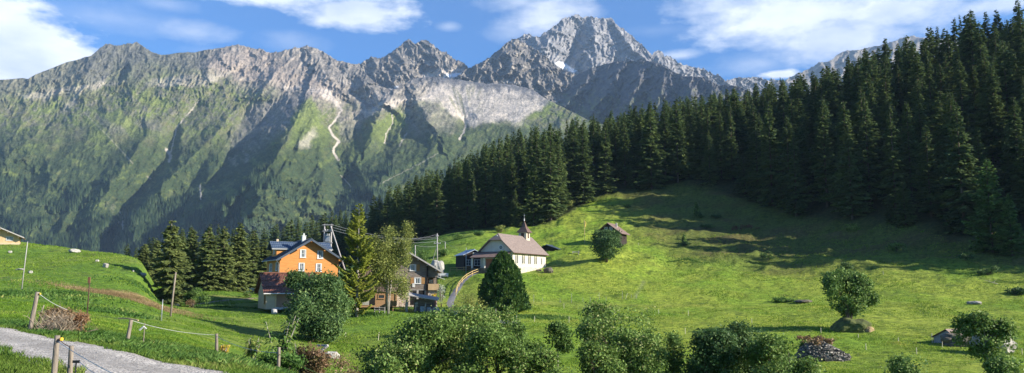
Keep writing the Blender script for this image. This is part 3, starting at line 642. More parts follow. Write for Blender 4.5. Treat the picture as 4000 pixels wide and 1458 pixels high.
    topA = np.interp(X, [p[0] for p in SKY], [p[1] for p in SKY]); ed = sstep(38, 8, Y-topA+46*fbm(X/24, Y/40, 4, 127))*sstep(1560, 1640, X)*sstep(2200, 2100, X)
    col = lerp(col, R_DARK*1.25, .9*ed)
    col = col*(1+.5*fbm(X/4.5, Y/4.5, 3, 113)+.25*fbm(X/11, Y/9, 3, 115))[..., None]
    wv = 5*fbm(X/14, Y/14, 3, 131)
    for pts, w, s in [([(1275, 350), (1310, 400), (1335, 430), (1310, 470), (1285, 500), (1300, 530), (1325, 552), (1303, 580), (1305, 600), (1322, 625)], 8, .95), ([(1335, 690), (1365, 722), (1385, 760)], 4, .9), ([(1530, 440), (1535, 480), (1510, 520), (1503, 560)], 4, .8), ([(1760, 340), (1790, 440), (1820, 485), (1815, 510), (1795, 545)], 6, .9), ([(1840, 350), (1830, 430), (1820, 485)], 6, .8),
                      ([(780, 390), (715, 470), (690, 500), (675, 560), (665, 610)], 5, .7), ([(650, 585), (668, 610), (660, 630)], 11, .8), ([(470, 830), (478, 860), (480, 895), (430, 960)], 5, .95), ([(455, 865), (480, 880)], 7, .9), ([(575, 690), (590, 700)], 5, .6), ([(780, 720), (786, 780)], 5, .8), ([(1590, 520), (1560, 570)], 4, .6), ([(330, 440), (420, 530), (520, 640)], 4, .35), ([(1710, 600), (1640, 640), (1480, 720)], 3, .35)]:
        col = lerp(col, SCREE*.95, s*stream(X+wv, Y+wv, pts, w))
    return col
sheet('mountain', SKY, -700, 4300, 1135, 330, 2300, 1000, 1.62, relA, colA, step=2.7, crag=lambda x: np.interp(x, [-700, 330, 400, 560, 640, 800, 1000, 1250, 1400], [1.5, 1.5, 5, 5, 1.2, 1.5, 6, 5, 3]), back=900)

# ---- the twin rock towers behind
def relT(X, Y):
    wx, wy = rocky(X, Y, 20)
    j = lines(X+6*fbm(X/16, Y/16, 3, 141), Y, [[(1597, 153, 60, 30), (1600, 200, 130, 70), (1570, 260, 140, 80), (1540, 320, 100, 70)], [(1662, 153, 60, 30), (1690, 210, 130, 60), (1730, 260, 120, 60), (1740, 310, 60, 50)], [(1500, 220, 30, 30), (1480, 270, 90, 60), (1450, 320, 60, 50)]])
    return j+90*(ridged((wx-0.3*wy)/40, wy/60, 5, 143)-.35)+35*(ridged(wx/14, wy/18, 4, 145)-.35)
def colT(X, Y, r):
    b = fbm(X/22, Y/18, 5, 153); c = fbm(X/7, Y/6, 4, 155)
    rock = lerp(np.broadcast_to(R_MID*0.85, X.shape+(3,)), R_LIGHT, sstep(.0, .5, b+0.5*c)); rock = lerp(rock, R_DARK, .7*sstep(.05, .5, -b+0.3*c))
    wx = X+8*fbm(X/20, Y/20, 3, 157)
    rock = lerp(rock, SCREE, .8*poly(wx, Y+0.2*wx-0.2*1700, [(1680, 275), (1790, 285), (1840, 330), (1500, 345)], 10))
    rock = lerp(rock, np.array([.42, .43, .45]), .9*poly(wx, Y, [(1450, 345), (1560, 350), (1590, 400), (1450, 400)], 10))
    return lerp(rock, SNOW, np.maximum(poly(wx, Y, [(1728, 292), (1800, 284), (1830, 272), (1822, 282), (1780, 300), (1735, 308)], 3), poly(wx, Y, [(1532, 334), (1555, 338), (1545, 348)], 3)))
sheet('mountain', TWIN, 1340, 1900, 420, 130, 4700, 400, 1.25, relT, colT, step=2.6, crag=9, back=700)

# ---- the rock spur left of the great peak, above the fan of scree
def relS(X, Y):
    wx, wy = rocky(X, Y, 30)
    j = lines(X+6*fbm(X/16, Y/16, 3, 161), Y, [[(2000, 152, 60, 30), (1990, 210, 150, 80), (2010, 270, 170, 90), (2060, 320, 100, 70)], [(1860, 250, 30, 30), (1890, 280, 90, 50), (1930, 320, 60, 50)], [(2120, 215, 30, 30), (2130, 270, 90, 50), (2150, 330, 60, 50)]])
    return j+110*(ridged((wx+0.2*wy)/45, wy/60, 5, 163)-.35)+38*(ridged(wx/14, wy/18, 4, 165)-.35)
def colS(X, Y, r):
    b = fbm(X/22, Y/18, 5, 173); c = fbm(X/7, Y/6, 4, 175)
    rock = lerp(np.broadcast_to(R_MID*0.8, X.shape+(3,)), R_LIGHT, sstep(.0, .5, b+0.5*c)); rock = lerp(rock, R_DARK, .7*sstep(.05, .5, -b+0.3*c))
    return lerp(rock, SCREE*.8, .7*sstep(310, 345, Y+12*b+5*c+0.04*(X-1900))*sstep(2060, 1990, X))
sheet('mountain', SUB, 1740, 2400, 430, 130, 4300, 430, 1.2, relS, colS, step=2.6, crag=8, back=700)

# ---- the great peak
def relP(X, Y):
    wx, wy = rocky(X, Y, 40)
    j = lines(X+8*fbm(X/20, Y/20, 3, 181), Y, [[(2245, 58, 40, 30), (2190, 120, 150, 80), (2130, 200, 200, 100), (2100, 280, 160, 90)], [(2330, 66, 60, 40), (2320, 140, 130, 70), (2330, 220, 160, 80), (2350, 320, 100, 70)], [(2400, 85, 40, 40), (2450, 170, 140, 80), (2540, 250, 180, 100), (2600, 330, 120, 90)],
              [(2575, 195, 40, 30), (2620, 260, 110, 70), (2680, 330, 90, 70)], [(2800, 292, 30, 30), (2840, 350, 90, 60)], [(2240, 80, -20, 20), (2250, 150, -70, 40), (2230, 230, -80, 40), (2210, 270, -60, 40)]])
    return j*1.1+85*(ridged((wx-0.25*wy)/60, wy/90, 5, 183)-.35)+45*(ridged((wx+0.3*wy)/18, wy/20, 4, 185)-.35)+8*fbm(X/5, Y/5, 3, 186)
def colP(X, Y, r):
    b = fbm(X/26, Y/20, 5, 193); c = fbm(X/7, Y/6, 4, 195); s = fbm((X+Y)/12, (Y-X)/50, 4, 197)
    rock = lerp(np.broadcast_to(np.array([.24, .23, .225]), X.shape+(3,)), np.array([.345, .33, .315]), sstep(-.15, .4, b+0.6*c)); rock = lerp(rock, np.array([.15, .15, .16]), .7*sstep(.1, .5, s-0.4*b))
    wx = X+6*fbm(X/16, Y/16, 3, 199)
    return lerp(rock, SNOW, poly(wx, Y+2*c, [(2165, 247), (2185, 240), (2215, 250), (2235, 268), (2258, 276), (2240, 285), (2205, 272)], 2.5))
sheet('mountain', PEAK, 1900, 3150, 430, 170, 5200, 430, 1.05, relP, colP, step=2.6, crag=8, back=1200)

# ---- the shaded wall in front of the peak: it faces away from the sun, and its dark colour adds shade
def relD(X, Y):
    wx, wy = rocky(X, Y, 50)
    tilt = np.interp(X, [2020, 2150, 2450, 2700, 2980, 3400], [-950, -780, -150, 420, 850, 900])
    L = []
    for (x, y, s) in [(2330, 262, -.75), (2430, 245, -.5), (2510, 245, -.25), (2600, 270, -.15), (2690, 305, 0.1), (2790, 335, .15), (2880, 350, .25)]:
        L.append([(x, y, 20, 20), (x+s*60, y+60, 150, 44), (x+s*150-10, y+150, 260, 56), (x+s*250-30, y+250, 250, 60), (x+s*330-40, y+350, 160, 60)])
    L.append([(2200, 330, 10, 20), (2140, 400, 90, 50), (2080, 470, 130, 60), (2030, 540, 90, 60)])
    return tilt+lines(X+12*fbm(X/26, Y/26, 3, 201), Y, L)+80*(ridged((wx+0.5*wy)/42, wy/70, 5, 203)-.35)+32*(ridged(wx/15, wy/18, 4, 205)-.35)
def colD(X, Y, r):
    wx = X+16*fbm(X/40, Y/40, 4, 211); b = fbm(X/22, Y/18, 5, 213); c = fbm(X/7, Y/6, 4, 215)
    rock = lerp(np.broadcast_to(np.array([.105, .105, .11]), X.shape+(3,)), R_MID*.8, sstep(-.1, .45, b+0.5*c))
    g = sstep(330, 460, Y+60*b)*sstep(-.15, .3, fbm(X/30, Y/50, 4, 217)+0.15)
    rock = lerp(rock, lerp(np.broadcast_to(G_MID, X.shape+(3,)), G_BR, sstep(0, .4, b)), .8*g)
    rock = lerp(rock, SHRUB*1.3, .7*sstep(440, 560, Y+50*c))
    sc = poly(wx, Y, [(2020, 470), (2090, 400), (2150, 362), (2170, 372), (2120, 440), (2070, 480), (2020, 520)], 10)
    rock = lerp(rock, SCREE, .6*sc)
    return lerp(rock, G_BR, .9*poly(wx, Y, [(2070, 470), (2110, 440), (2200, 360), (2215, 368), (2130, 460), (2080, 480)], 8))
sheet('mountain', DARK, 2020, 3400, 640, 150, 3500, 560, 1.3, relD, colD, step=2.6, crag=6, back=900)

# ---- the far ridge behind the forest on the right
def relR(X, Y):
    wx, wy = rocky(X, Y, 60)
    return np.interp(X, [2800, 3600, 5000], [-500, 300, 900])+150*(ridged((wx+0.6*wy)/70, wy/90, 5, 223)-.35)+50*(ridged(wx/20, wy/22, 4, 225)-.35)
def colR(X, Y, r):
    b = fbm(X/22, Y/18, 5, 233); c = fbm(X/7, Y/6, 4, 235)
    return lerp(np.broadcast_to(R_MID, X.shape+(3,)), R_LIGHT*0.9, sstep(-.1, .4, b+0.5*c))
sheet('mountain', RIGHT, 2850, 4800, 560, 90, 6500, 500, 1.2, relR, colR, step=5, crag=7, back=1000)
# ------------------------------------------------------------------ plants
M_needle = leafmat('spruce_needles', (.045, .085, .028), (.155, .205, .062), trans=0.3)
M_larch = leafmat('larch_needles', (.15, .20, .03), (.36, .39, .06), trans=0.3)
M_thuja = leafmat('cypress_scales', (.03, .08, .018), (.13, .21, .05), trans=0.2)
M_maple = leafmat('maple_leaves', (.03, .075, .022), (.10, .17, .05), (.20, .28, .09), trans=0.3)
M_alder = leafmat('alder_leaves', (.065, .125, .02), (.20, .30, .07), (.40, .40, .16), trans=0.3, rough=0.6)
M_willow = leafmat('willow_leaves', (.15, .18, .04), (.34, .37, .10), (.46, .44, .14), trans=0.35)
M_ash = leafmat('ash_leaves', (.05, .11, .022), (.16, .26, .06), (.27, .35, .10), trans=0.3)
M_weed = leafmat('weed_leaves', (.05, .12, .02), (.14, .24, .05), (.32, .33, .09), trans=0.35)
M_dry = leafmat('dry_stalks', (.14, .09, .045), (.30, .20, .10), (.38, .27, .16), trans=0.2)
M_red = leafmat('reddish_leaves', (.09, .04, .03), (.18, .08, .06), trans=0.2)
M_bark = pmat('spruce_bark', (.17, .13, .10), (.07, .055, .045), 6.0, 0.95, 0.6, 14, stretch=(3, 3, .6))
M_pale = pmat('pale_bark', (.42, .38, .32), (.20, .18, .15), 5.0, 0.9, 0.5, 14, stretch=(3, 3, .6))

def conifer(h, Rm, seed, kites=2600, base=0.06, shape=0.85, droop=0.32, up=0.25, size=1.0, gap=0.0, kw=0.42):
    r = np.random.default_rng(seed)
    lo = []
    z = h*base
    tr = []
    while z < h*0.99:
        t = z/h; nb = r.integers(5, 9) if t < .9 else 4
        L0 = Rm*max(0.03, (1-t))**shape*(0.62+0.38*min(1, t/0.18))
        for k in range(nb):
            if r.random() < gap: continue
            th_ = r.uniform(0, 2*math.pi); lu = 1+.55*float(pn(math.cos(th_)*1.3+seed, z*.28+math.sin(th_)*1.3, 2))
            tr.append((z+r.normal(0, .25), th_, L0*lu*r.uniform(.62, 1.15)+0.12))
        z += h*0.019*r.uniform(.75, 1.3)*(1.2-0.45*t)
    A = np.array(tr); zb, th, L = A.T
    n = np.maximum(2, (L/0.55).astype(int)+1); tot = n.sum(); per = max(1, int(round(kites/tot)))
    idx = np.repeat(np.arange(len(A)), n*per)
    s = r.uniform(0.1, 1.0, len(idx))**0.75
    zb, th, L = zb[idx], th[idx], L[idx]; tb = r.uniform(0, 1, len(A))[idx]
    rr = L*s; dr = droop*(1-0.9*zb/h)
    px = np.cos(th)*rr; py = np.sin(th)*rr; pz = zb-dr*rr*1.1+up*L*s*s*0.55
    yaw = th+r.choice([-1, 1], len(idx))*r.uniform(.15, 1.05, len(idx)); ln = (0.30*L*(1.15-s)+0.36)*size*r.uniform(.7, 1.3, len(idx))
    ln = np.minimum(ln, 0.45*L+.25)
    d = np.stack([np.cos(yaw), np.sin(yaw), -0.25-0.5*r.random(len(idx))*droop*3*0.6], 1); d /= np.linalg.norm(d, axis=1)[:, None]
    sd = np.stack([-np.sin(yaw), np.cos(yaw), r.normal(0, .55, len(idx))], 1); sd /= np.linalg.norm(sd, axis=1)[:, None]
    p = np.stack([px, py, pz], 1); w = ln*kw
    v = np.stack([p-d*ln[:, None]*.25, p+d*ln[:, None]*.3+sd*w[:, None], p+d*ln[:, None], p+d*ln[:, None]*.3-sd*w[:, None]-np.array([0, 0, .12])*ln[:, None]], 1).reshape(-1, 3)
    f = np.arange(len(v)).reshape(-1, 4)
    return v, f, np.clip(0.5*tb+0.6*r.random(len(idx)), 0, 1)
def trunk_mesh(h, r0, mat, name='trunk', bend=0.0, seed=0, frac=1.0):
    m = MB(); r = random.Random(seed)
    pts = [(bend*math.sin(i/8*3+seed)*h*0.02*i/8, bend*math.cos(i/7*3)*h*0.02*i/8, h*frac*i/8-0.3*(i == 0)) for i in range(9)]
    m.tube(pts, [r0*(1-i/8*frac)+0.02 for i in range(9)], 7)
    me = bpy.data.meshes.new(name); me.from_pydata(m.v, [], m.f); me.materials.append(mat); me.polygons.foreach_set('use_smooth', [True]*len(m.f)); return me
def place_tree(name, crown_me, trunk_me, loc, s, rz, **k):
    e = empty(name, loc, rz, **k); e.scale = (s[0], s[0], s[1])
    obj('trunk', trunk_me, e); obj('crown', crown_me, e); return e

# spruce kinds: unit trees 25 m tall
SPR = []
for i, (Rm, shp, dr, gap, kit, base) in enumerate([(4.9, .8, .34, .02, 5200, .05), (4.2, .7, .30, .05, 5000, .08), (5.6, .9, .38, .0, 5600, .04), (3.6, .65, .42, .08, 4200, .12), (4.8, .75, .30, .16, 4000, .15), (4.1, .85, .36, .03, 4600, .05), (5.2, .62, .36, .10, 4600, .10), (3.9, 1.0, .40, .2, 3600, .06)]):
    v, f, tt = conifer(25, Rm, 100+i, kit, base, shp, dr)
    SPR.append((npmesh('spruce_crown', v, f, M_needle, False, None, None, tt), trunk_mesh(25, .28, M_bark, seed=i), 25.0, Rm))
# forest positions
fr = np.random.default_rng(5)
pts = []
sp = 9.2
for gx in np.arange(-330, 620, sp):
    for gy in np.arange(60, 520, sp):
        x = gx+fr.uniform(-.42, .42)*sp; y = gy+fr.uniform(-.42, .42)*sp
        u = CX+F*x/y
        if u < 350 or u > 7400: continue
        e = float(fedge(u)); dd = y-e-5*float(fbm(x/14, y/14, 2, 301))
        if dd < 0: continue
        lim = 165 if u < 4300 else 75
        if dd > lim: continue
        pts.append((x, y, u))
P = np.array(pts); gz = ground(P[:, 0], P[:, 1])
hh = fr.uniform(22, 37, len(P))*(1+0.12*fbm(P[:, 0]/30, P[:, 1]/30, 2, 303)); young = fr.random(len(P)) < 0.12; hh[young] *= 0.55
edge_near = (P[:, 1]-fedge(P[:, 2])) < 9; sm = edge_near & (fr.random(len(P)) < 0.35); hh[sm] *= fr.uniform(.3, .7, sm.sum())
hh = np.where(P[:, 2] < 1500, hh*0.85, hh)
# keep the skyline of the forest at the height it has
cap = W(CX, ytop(P[:, 2])-14, P[:, 1])[2]-gz
hh = np.where((P[:, 2] > 350) & (hh > cap), np.maximum(cap*fr.uniform(.84, 1.0, len(P)), 9), hh)
tx, ty = PX(P[:, 0], P[:, 1], gz+hh); bx_, by_ = PX(P[:, 0], P[:, 1], gz)
order = np.argsort(P[:, 1]); horizon = np.full(4200, 5000.0); vis = np.zeros(len(P)); front = np.zeros(len(P), bool)
for i in order:
    if P[i, 2] > 4080 or P[i, 2] < 500: continue
    wpx = 2.0/P[i, 1]*F; a = int(np.clip(tx[i]-wpx, 0, 4199)); b = int(np.clip(tx[i]+wpx, 1, 4200))
    if b <= a: continue
    seg = horizon[a:b]; vis[i] = max(0.0, min(float(np.mean(seg)), by_[i])-ty[i]) if ty[i] < 1100 else 0
    front[i] = np.mean(seg) > by_[i]-10
    if by_[i] < -50 or ty[i] < -400: pass
    c = np.abs(np.arange(a, b)-tx[i])/max(wpx, 1); horizon[a:b] = np.minimum(seg, ty[i]+c*(by_[i]-ty[i])*0.55)
score = vis*(by_ > 0)
pick = set(np.argsort(-score)[:300].tolist()); pick = {i for i in pick if score[i] > 6}
def zone(px):
    for a, n in [(1000, 'beyond the left cluster'), (1300, 'behind the orange house'), (1560, 'behind the larch and willow'), (1800, 'behind the utility poles'), (2050, 'behind the chapel roof'), (2260, 'above the chapel spire'), (2500, 'behind the dark hillside hut'),
                 (2750, 'in the middle of the slope top'), (3050, 'below the far right ridge'), (3300, 'right of the slope centre'), (3550, 'above the tree on the mound'), (3800, 'on the steep right hillside'), (9999, 'at the far right edge')]:
        if px < a: return n
lab_n = {}
for i in sorted(pick, key=lambda q: P[q, 1]):
    me, tm, H0, Rm = SPR[fr.integers(0, len(SPR))]
    sky = ty[i] < ytop(P[i, 2])+40; small = hh[i] < 17
    kind = ('small young dark spruce' if small else ('tall narrow dark spruce' if Rm < 3.7 else 'tall broad dark spruce'))
    row = 'on the forest edge' if front[i] else ('on the forest skyline' if sky else 'inside the forest')
    s = hh[i]/H0; s2 = s*fr.uniform(.85, 1.15)*(1.2 if small else 1)
    place_tree('spruce_tree', me, tm, (P[i, 0], P[i, 1], gz[i]-.2), (s2, s), fr.uniform(0, 6.28), label=f'{kind} {row} {zone(tx[i])}', cat='tree', group='dark spruces of the hillside forest')
# the remaining trees of the wood
def merged(name, idx, kit, seeds, **k):
    LOD = [conifer(25, Rm, 400+j, kit, .05, shp, .34, size=1.9, kw=.5) for j, (Rm, shp) in enumerate(seeds)]
    VV = []; FF = []; TT = []; n = 0
    for i in idx:
        v, f, t = LOD[fr.integers(0, len(LOD))]; s = hh[i]/25; a = fr.uniform(0, 6.28); c_, s_ = math.cos(a), math.sin(a)
        q = np.empty_like(v); q[:, 0] = (v[:, 0]*c_-v[:, 1]*s_)*s+P[i, 0]; q[:, 1] = (v[:, 0]*s_+v[:, 1]*c_)*s+P[i, 1]; q[:, 2] = v[:, 2]*s+gz[i]
        VV.append(q); FF.append(f+n); n += len(q); TT.append(np.clip(t+fr.uniform(-.2, .2), 0, 1))
    return obj(name, npmesh(name, np.concatenate(VV), np.concatenate(FF), M_needle, False, None, None, np.concatenate(TT)), **k)
rest_in = [i for i in range(len(P)) if i not in pick and P[i, 2] < 4080 and P[i, 2] > 900 and (fr.random() < .6)]
merged('forest', rest_in, 620, [(5.0, .8), (4.3, .75), (5.4, .85)], kind='stuff', label='dark mass of spruces filling the hillside forest', cat='forest')
rest_out = [i for i in range(len(P)) if P[i, 2] >= 4080 and fr.random() < .62]
merged('forest', rest_out, 620, [(5.0, .85), (4.6, .8)], kind='stuff', label='spruce wood continuing over the right hillside', cat='forest')
print('forest', len(P), len(pick), len(rest_in), len(rest_out))

# far conifers dotted over the lower flank across the valley
def far_woods():
    dep = bpy.context.evaluated_depsgraph_get(); o = bpy.data.objects['mountain']; o2 = o.evaluated_get(dep)
    r = np.random.default_rng(77); VV = []; n = 0
    me = o.data; nv = len(me.vertices); co_ = np.empty(nv*3, np.float32); me.vertices.foreach_get('co', co_); co_ = co_.reshape(-1, 3)
    cc = np.empty(nv*4, np.float32); me.color_attributes['Col'].data.foreach_get('color', cc); cc = cc.reshape(-1, 4)
    sx, sy = PX(co_[:, 0], co_[:, 1], co_[:, 2])
    dens = fbm(co_[:, 0]/160, co_[:, 2]/90, 4, 401)
    ok = (sy > 600) & (sy < 1120) & (sx > -300) & (sx < 2300) & (cc[:, 1] < .15) & (dens+(sy-900)/420 > -.12)
    idx = np.where(ok)[0]; idx = r.choice(idx, min(len(idx), 26000), replace=False)
    k = 5; ang = np.arange(k)/k*2*np.pi; out = []; F_ = []
    for i in idx:
        h = r.uniform(12, 27); w = h*r.uniform(.16, .24); b = co_[i]
        ring = np.stack([b[0]+np.cos(ang+i)*w, b[1]+np.sin(ang+i)*w, np.full(k, b[2]-1)], 1)
        out.append(ring); out.append([[b[0], b[1], b[2]+h]]); F_ += [(n+j, n+(j+1) % k, n+k) for j in range(k)]; n += k+1
    v = np.concatenate(out); obj('forest', npmesh('forest', v, np.array(F_), M_needle_far, True, None, None, np.repeat(r.random(len(idx)), k)), kind='stuff', label='scattered far conifers on the lower mountain flank', cat='forest')
M_needle_far = leafmat('far_needles', (.015, .035, .016), (.045, .07, .028), trans=0.0)
far_woods()

# ------------------------------------------------------------------ leafy trees and bushes
def leafy(rx, rz_, seed, n, leaf, zc, clump=0.45, per=26, hollow=0.45, lobes=5, up=0.5, droop=0.0, aspect=1.7, top=1.0):
    """many small leaves set in sprays through an uneven crown; returns verts, faces, tint"""
    r = np.random.default_rng(seed); nc = max(6, n//per)
    lob = [(r.normal(0, .48), r.normal(0, .48), r.uniform(-.7, .85), r.uniform(.2, .48)) for _ in range(lobes)]
    C = []
    while len(C) < nc:
        if r.random() < .88 and lobes:
            l = lob[r.integers(0, lobes)]; d = r.normal(0, 1, 3); d /= np.linalg.norm(d); q = np.array(l[:3])+d*l[3]*r.uniform(hollow, 1.0)**.6
        else:
            d = r.normal(0, 1, 3); d /= np.linalg.norm(d); q = d*r.uniform(hollow, 1.0)**.5*0.92
        if q[2] > top or q[2] < -1: continue
        if abs(q[0]) > 1.1 or abs(q[1]) > 1.1: continue
        C.append(q)
    for _ in range(max(1, nc//34)):      # shoots reaching out of the crown
        d = r.normal(0, 1, 3); d[2] = abs(d[2])+.3; d /= np.linalg.norm(d); q0 = C[r.integers(0, len(C))]
        for s_ in range(r.integers(1, 4)): C.append(np.clip(q0+d*(.06+.07*s_), -1.1, 1.12))
    nc = len(C); C = np.array(C); C = C*np.array([rx, rx, rz_])+np.array([0, 0, zc]); idx = np.repeat(np.arange(nc), per)
    p = C[idx]+r.normal(0, clump*.5, (len(idx), 3))*np.array([1, 1, .75]); p[:, 2] -= droop*np.abs(r.normal(0, .5, len(idx)))
    cd = C-np.array([0, 0, zc]); cd /= np.linalg.norm(cd, axis=1)[:, None]+1e-6
    nrm = r.normal(0, .75, (len(idx), 3))+cd[idx]*0.6+np.array([0, 0, up]); nrm /= np.linalg.norm(nrm, axis=1)[:, None]
    a = r.normal(0, 1, (len(idx), 3)); a[:, 2] -= droop*2; a -= nrm*(a*nrm).sum(1)[:, None]; a /= np.linalg.norm(a, axis=1)[:, None]; b = np.cross(nrm, a)
    s = leaf*r.uniform(.45, 1.5, len(idx))[:, None]
    v = np.stack([p-a*s*.5, p+b*s*.5/aspect-nrm*s*.08, p+a*s*.5-nrm*s*.12, p-b*s*.5/aspect-nrm*s*.08], 1).reshape(-1, 3)
    tc_ = np.clip(r.normal(.42, .17, nc), 0, 1)[idx]
    return v, np.arange(len(v)).reshape(-1, 4), np.clip(tc_+r.normal(0, .17, len(idx)), 0, 1), C
def limbs(C, h0, r0, seed, stems=1, spread=0.3, k=16):
    m = MB(); r = random.Random(seed); ids = list(range(len(C))); r.shuffle(ids); starts = []
    for s_ in range(stems):
        a = r.uniform(0, 6.28) if stems > 1 else 0; d = spread if stems > 1 else 0
        top = Vector((math.cos(a)*d*2.2, math.sin(a)*d*2.2, h0)); m.tube([(math.cos(a)*d*.3, math.sin(a)*d*.3, -.3), tuple(top*.5+Vector((0.04, 0, 0))), tuple(top)], [r0, r0*.8, r0*.62], 7); starts.append(top)
    for i in ids[:k]:
        c = Vector([float(q) for q in C[i]]); st = min(starts, key=lambda q: (q-c).length); mid = st.lerp(c, .5)+Vector((0, 0, .12*(c-st).length))
        m.tube([tuple(st), tuple(mid), tuple(c)], [r0*.5, r0*.28, r0*.08], 5)
    return m
def bush(name, px, D, top, wpx, seed, mat, n=9000, leaf=.13, zlow=0.12, stems=3, r0=.07, bark=None, per=26, clump=.5, base=None, lobes=6, hollow=.45, droop=0.0, up=.5, aspect=1.7, sink=0.0, trunkfrac=None, topf=1.0, **k):
    if base is not None:
        x, y, z = hit(px, base); D = y
    else: x, y, z = on(px, D)
    H = float(W(px, top, D)[2])-z; rx = wpx/F*D/2
    if mat in (M_alder, M_maple, M_ash) and D > 40 and D < 150: n = int(n*1.7); leaf *= 1.22
    zlo = H*zlow; v, f, t, C = leafy(rx, (H-zlo)/2, seed, n, leaf, (H+zlo)/2, clump, per, hollow, lobes, up, droop, aspect, topf)
    e = empty(name, (x, y, z-sink), random.Random(seed).uniform(0, 6), **k)
    obj('crown', npmesh('crown', v, f, mat, False, None, None, t), e)
    limbs(C, zlo+(H-zlo)*(.25 if trunkfrac is None else trunkfrac), r0, seed, stems).build('trunk', bark or M_bark, e, smooth=True)
    return e
T = 'tree'; B = 'bush'
bush('maple_tree', 1240, 0, 1058, 262, 1, M_maple, 34000, .24, zlow=.03, stems=4, r0=.13, base=1332, clump=.8, lobes=13, hollow=.3, label='large dark green rounded maple in front of the orange house', cat=T)
fgg = 'leafy bushes along the bottom of the photo'
bush('alder_bush', 1640, 50, 1222, 330, 2, M_alder, 15000, .13, stems=4, zlow=.1, lobes=8, label='wide alder bush at the bottom, left half of the big thicket', cat=B, group=fgg)
bush('alder_bush', 1790, 52, 1188, 330, 3, M_alder, 15000, .13, stems=4, zlow=.1, lobes=8, label='tallest alder bush of the thicket below the path', cat=B, group=fgg)
bush('alder_bush', 1935, 48, 1285, 290, 4, M_alder, 12000, .13, stems=4, zlow=.1, lobes=7, label='lower alder bush on the right shoulder of the thicket', cat=B, group=fgg)
bush('slender_shrub', 2022, 50, 1228, 62, 5, M_ash, 2200, .12, stems=1, zlow=.1, lobes=0, clump=.35, label='slender upright shrub rising right of the thicket', cat=B, group=fgg)
bush('alder_bush', 2075, 46, 1368, 190, 6, M_alder, 6000, .13, stems=3, zlow=.05, lobes=5, label='small grey green bush at the foot of the slender shrub', cat=B, group=fgg)
bush('alder_bush', 1530, 47, 1345, 190, 41, M_alder, 6000, .13, stems=3, zlow=.05, lobes=5, label='low dark bush at the left foot of the thicket', cat=B, group=fgg)
bush('sapling', 2180, 56, 1252, 100, 7, M_ash, 3600, .13, stems=1, zlow=.56, r0=.06, bark=M_pale, lobes=4, clump=.4, label='young tree with round crown and bare pale stem in the meadow', cat=T)
bush('alder_bush', 2440, 52, 1168, 290, 8, M_alder, 17000, .13, stems=4, zlow=.12, lobes=9, label='tall pyramidal alder bush at the bottom centre right', cat=B, group=fgg)
bush('alder_bush', 2360, 48, 1350, 190, 42, M_alder, 6000, .13, stems=3, zlow=.05, lobes=5, label='dark low bush at the left foot of the pyramidal alder', cat=B, group=fgg)
bush('alder_bush', 2545, 48, 1385, 130, 43, M_alder, 6000, .13, stems=3, zlow=.05, lobes=5, label='low bush at the right foot of the pyramidal alder', cat=B, group=fgg)
bush('slender_shrub', 2635, 52, 1282, 66, 9, M_ash, 2200, .12, stems=1, zlow=.1, lobes=0, clump=.35, label='thin feathery shrub standing alone in the meadow', cat=B, group=fgg)
bush('alder_bush', 2800, 48, 1292, 240, 10, M_maple, 12000, .13, stems=4, zlow=.08, lobes=7, label='dark left part of the wide bush at the bottom right', cat=B, group=fgg)
bush('alder_bush', 2935, 50, 1256, 230, 11, M_maple, 12000, .13, stems=4, zlow=.08, lobes=7, label='highest middle bush of the bottom right group', cat=B, group=fgg)
bush('alder_bush', 3055, 46, 1325, 220, 12, M_alder, 10000, .13, stems=4, zlow=.08, lobes=6, label='paler bush left of the stone heap', cat=B, group=fgg)
bush('slender_shrub', 3565, 50, 1372, 180, 13, M_ash, 3500, .14, stems=2, zlow=.1, lobes=3, clump=.4, label='low wiry bush cut by the bottom edge right of the stone heap', cat=B, group=fgg)
bush('sycamore_tree', 3862, 56, 1228, 200, 14, M_alder, 4800, .17, stems=1, zlow=.30, r0=.11, bark=M_pale, lobes=7, clump=.45, hollow=.5, trunkfrac=.45, label='young sycamore with bare trunk in front of the shed', cat=T)
bush('slender_shrub', 3930, 52, 1388, 110, 15, M_ash, 2800, .15, stems=2, zlow=.1, lobes=3, clump=.4, label='small bush right of the young sycamore trunk', cat=B, group=fgg)
bush('maple_tree', 2370, 0, 903, 128, 16, M_maple, 16000, .4, stems=4, zlow=.08, r0=.16, base=1026, clump=.9, lobes=7, label='round bushy maple standing in front of the dark hillside hut', cat=T)
bush('willow_tree', 1516, 127, 866, 138, 17, M_willow, 38000, .21, stems=5, zlow=.16, r0=.11, bark=M_pale, clump=.8, lobes=11, droop=.3, hollow=.2, label='tall loose grey green willow in front of the barn', cat=T)
bush('shrub', 1385, 0, 1110, 110, 18, M_willow, 5000, .16, stems=3, base=1212, clump=.5, label='grey green shrub between the dark maple and the barn', cat=B)
bush('shrub', 1330, 0, 1160, 100, 19, M_ash, 4000, .16, stems=3, base=1250, clump=.5, label='bright green shrub at the right foot of the dark maple', cat=B)
bush('shrub', 1648, 205, 972, 62, 20, M_ash, 2500, .3, stems=3, clump=.7, label='round green shrub behind the dark wooden house roof', cat=B)
bush('shrub', 1733, 212, 978, 50, 21, M_ash, 2000, .3, stems=3, clump=.7, label='green shrub right of the tall utility pole', cat=B)
bush('shrub', 772, 0, 1128, 70, 22, M_ash, 2600, .16, stems=3, base=1192, clump=.5, label='light green shrub at the foot of the spruce cluster', cat=B)
bush('shrub', 745, 0, 1165, 30, 23, M_dry, 700, .16, stems=2, base=1202, clump=.4, label='rusty withered shrub beside the light green one', cat=B)
bush('shrub', 968, 0, 1140, 34, 24, M_ash, 900, .16, stems=2, base=1166, clump=.4, label='small green shrub on the yellow grass bank', cat=B)
bush('shrub', 1848, 96, 1150, 130, 25, M_willow, 5500, .16, stems=4, clump=.55, label='yellow green bush left of the dense cypress', cat=B)
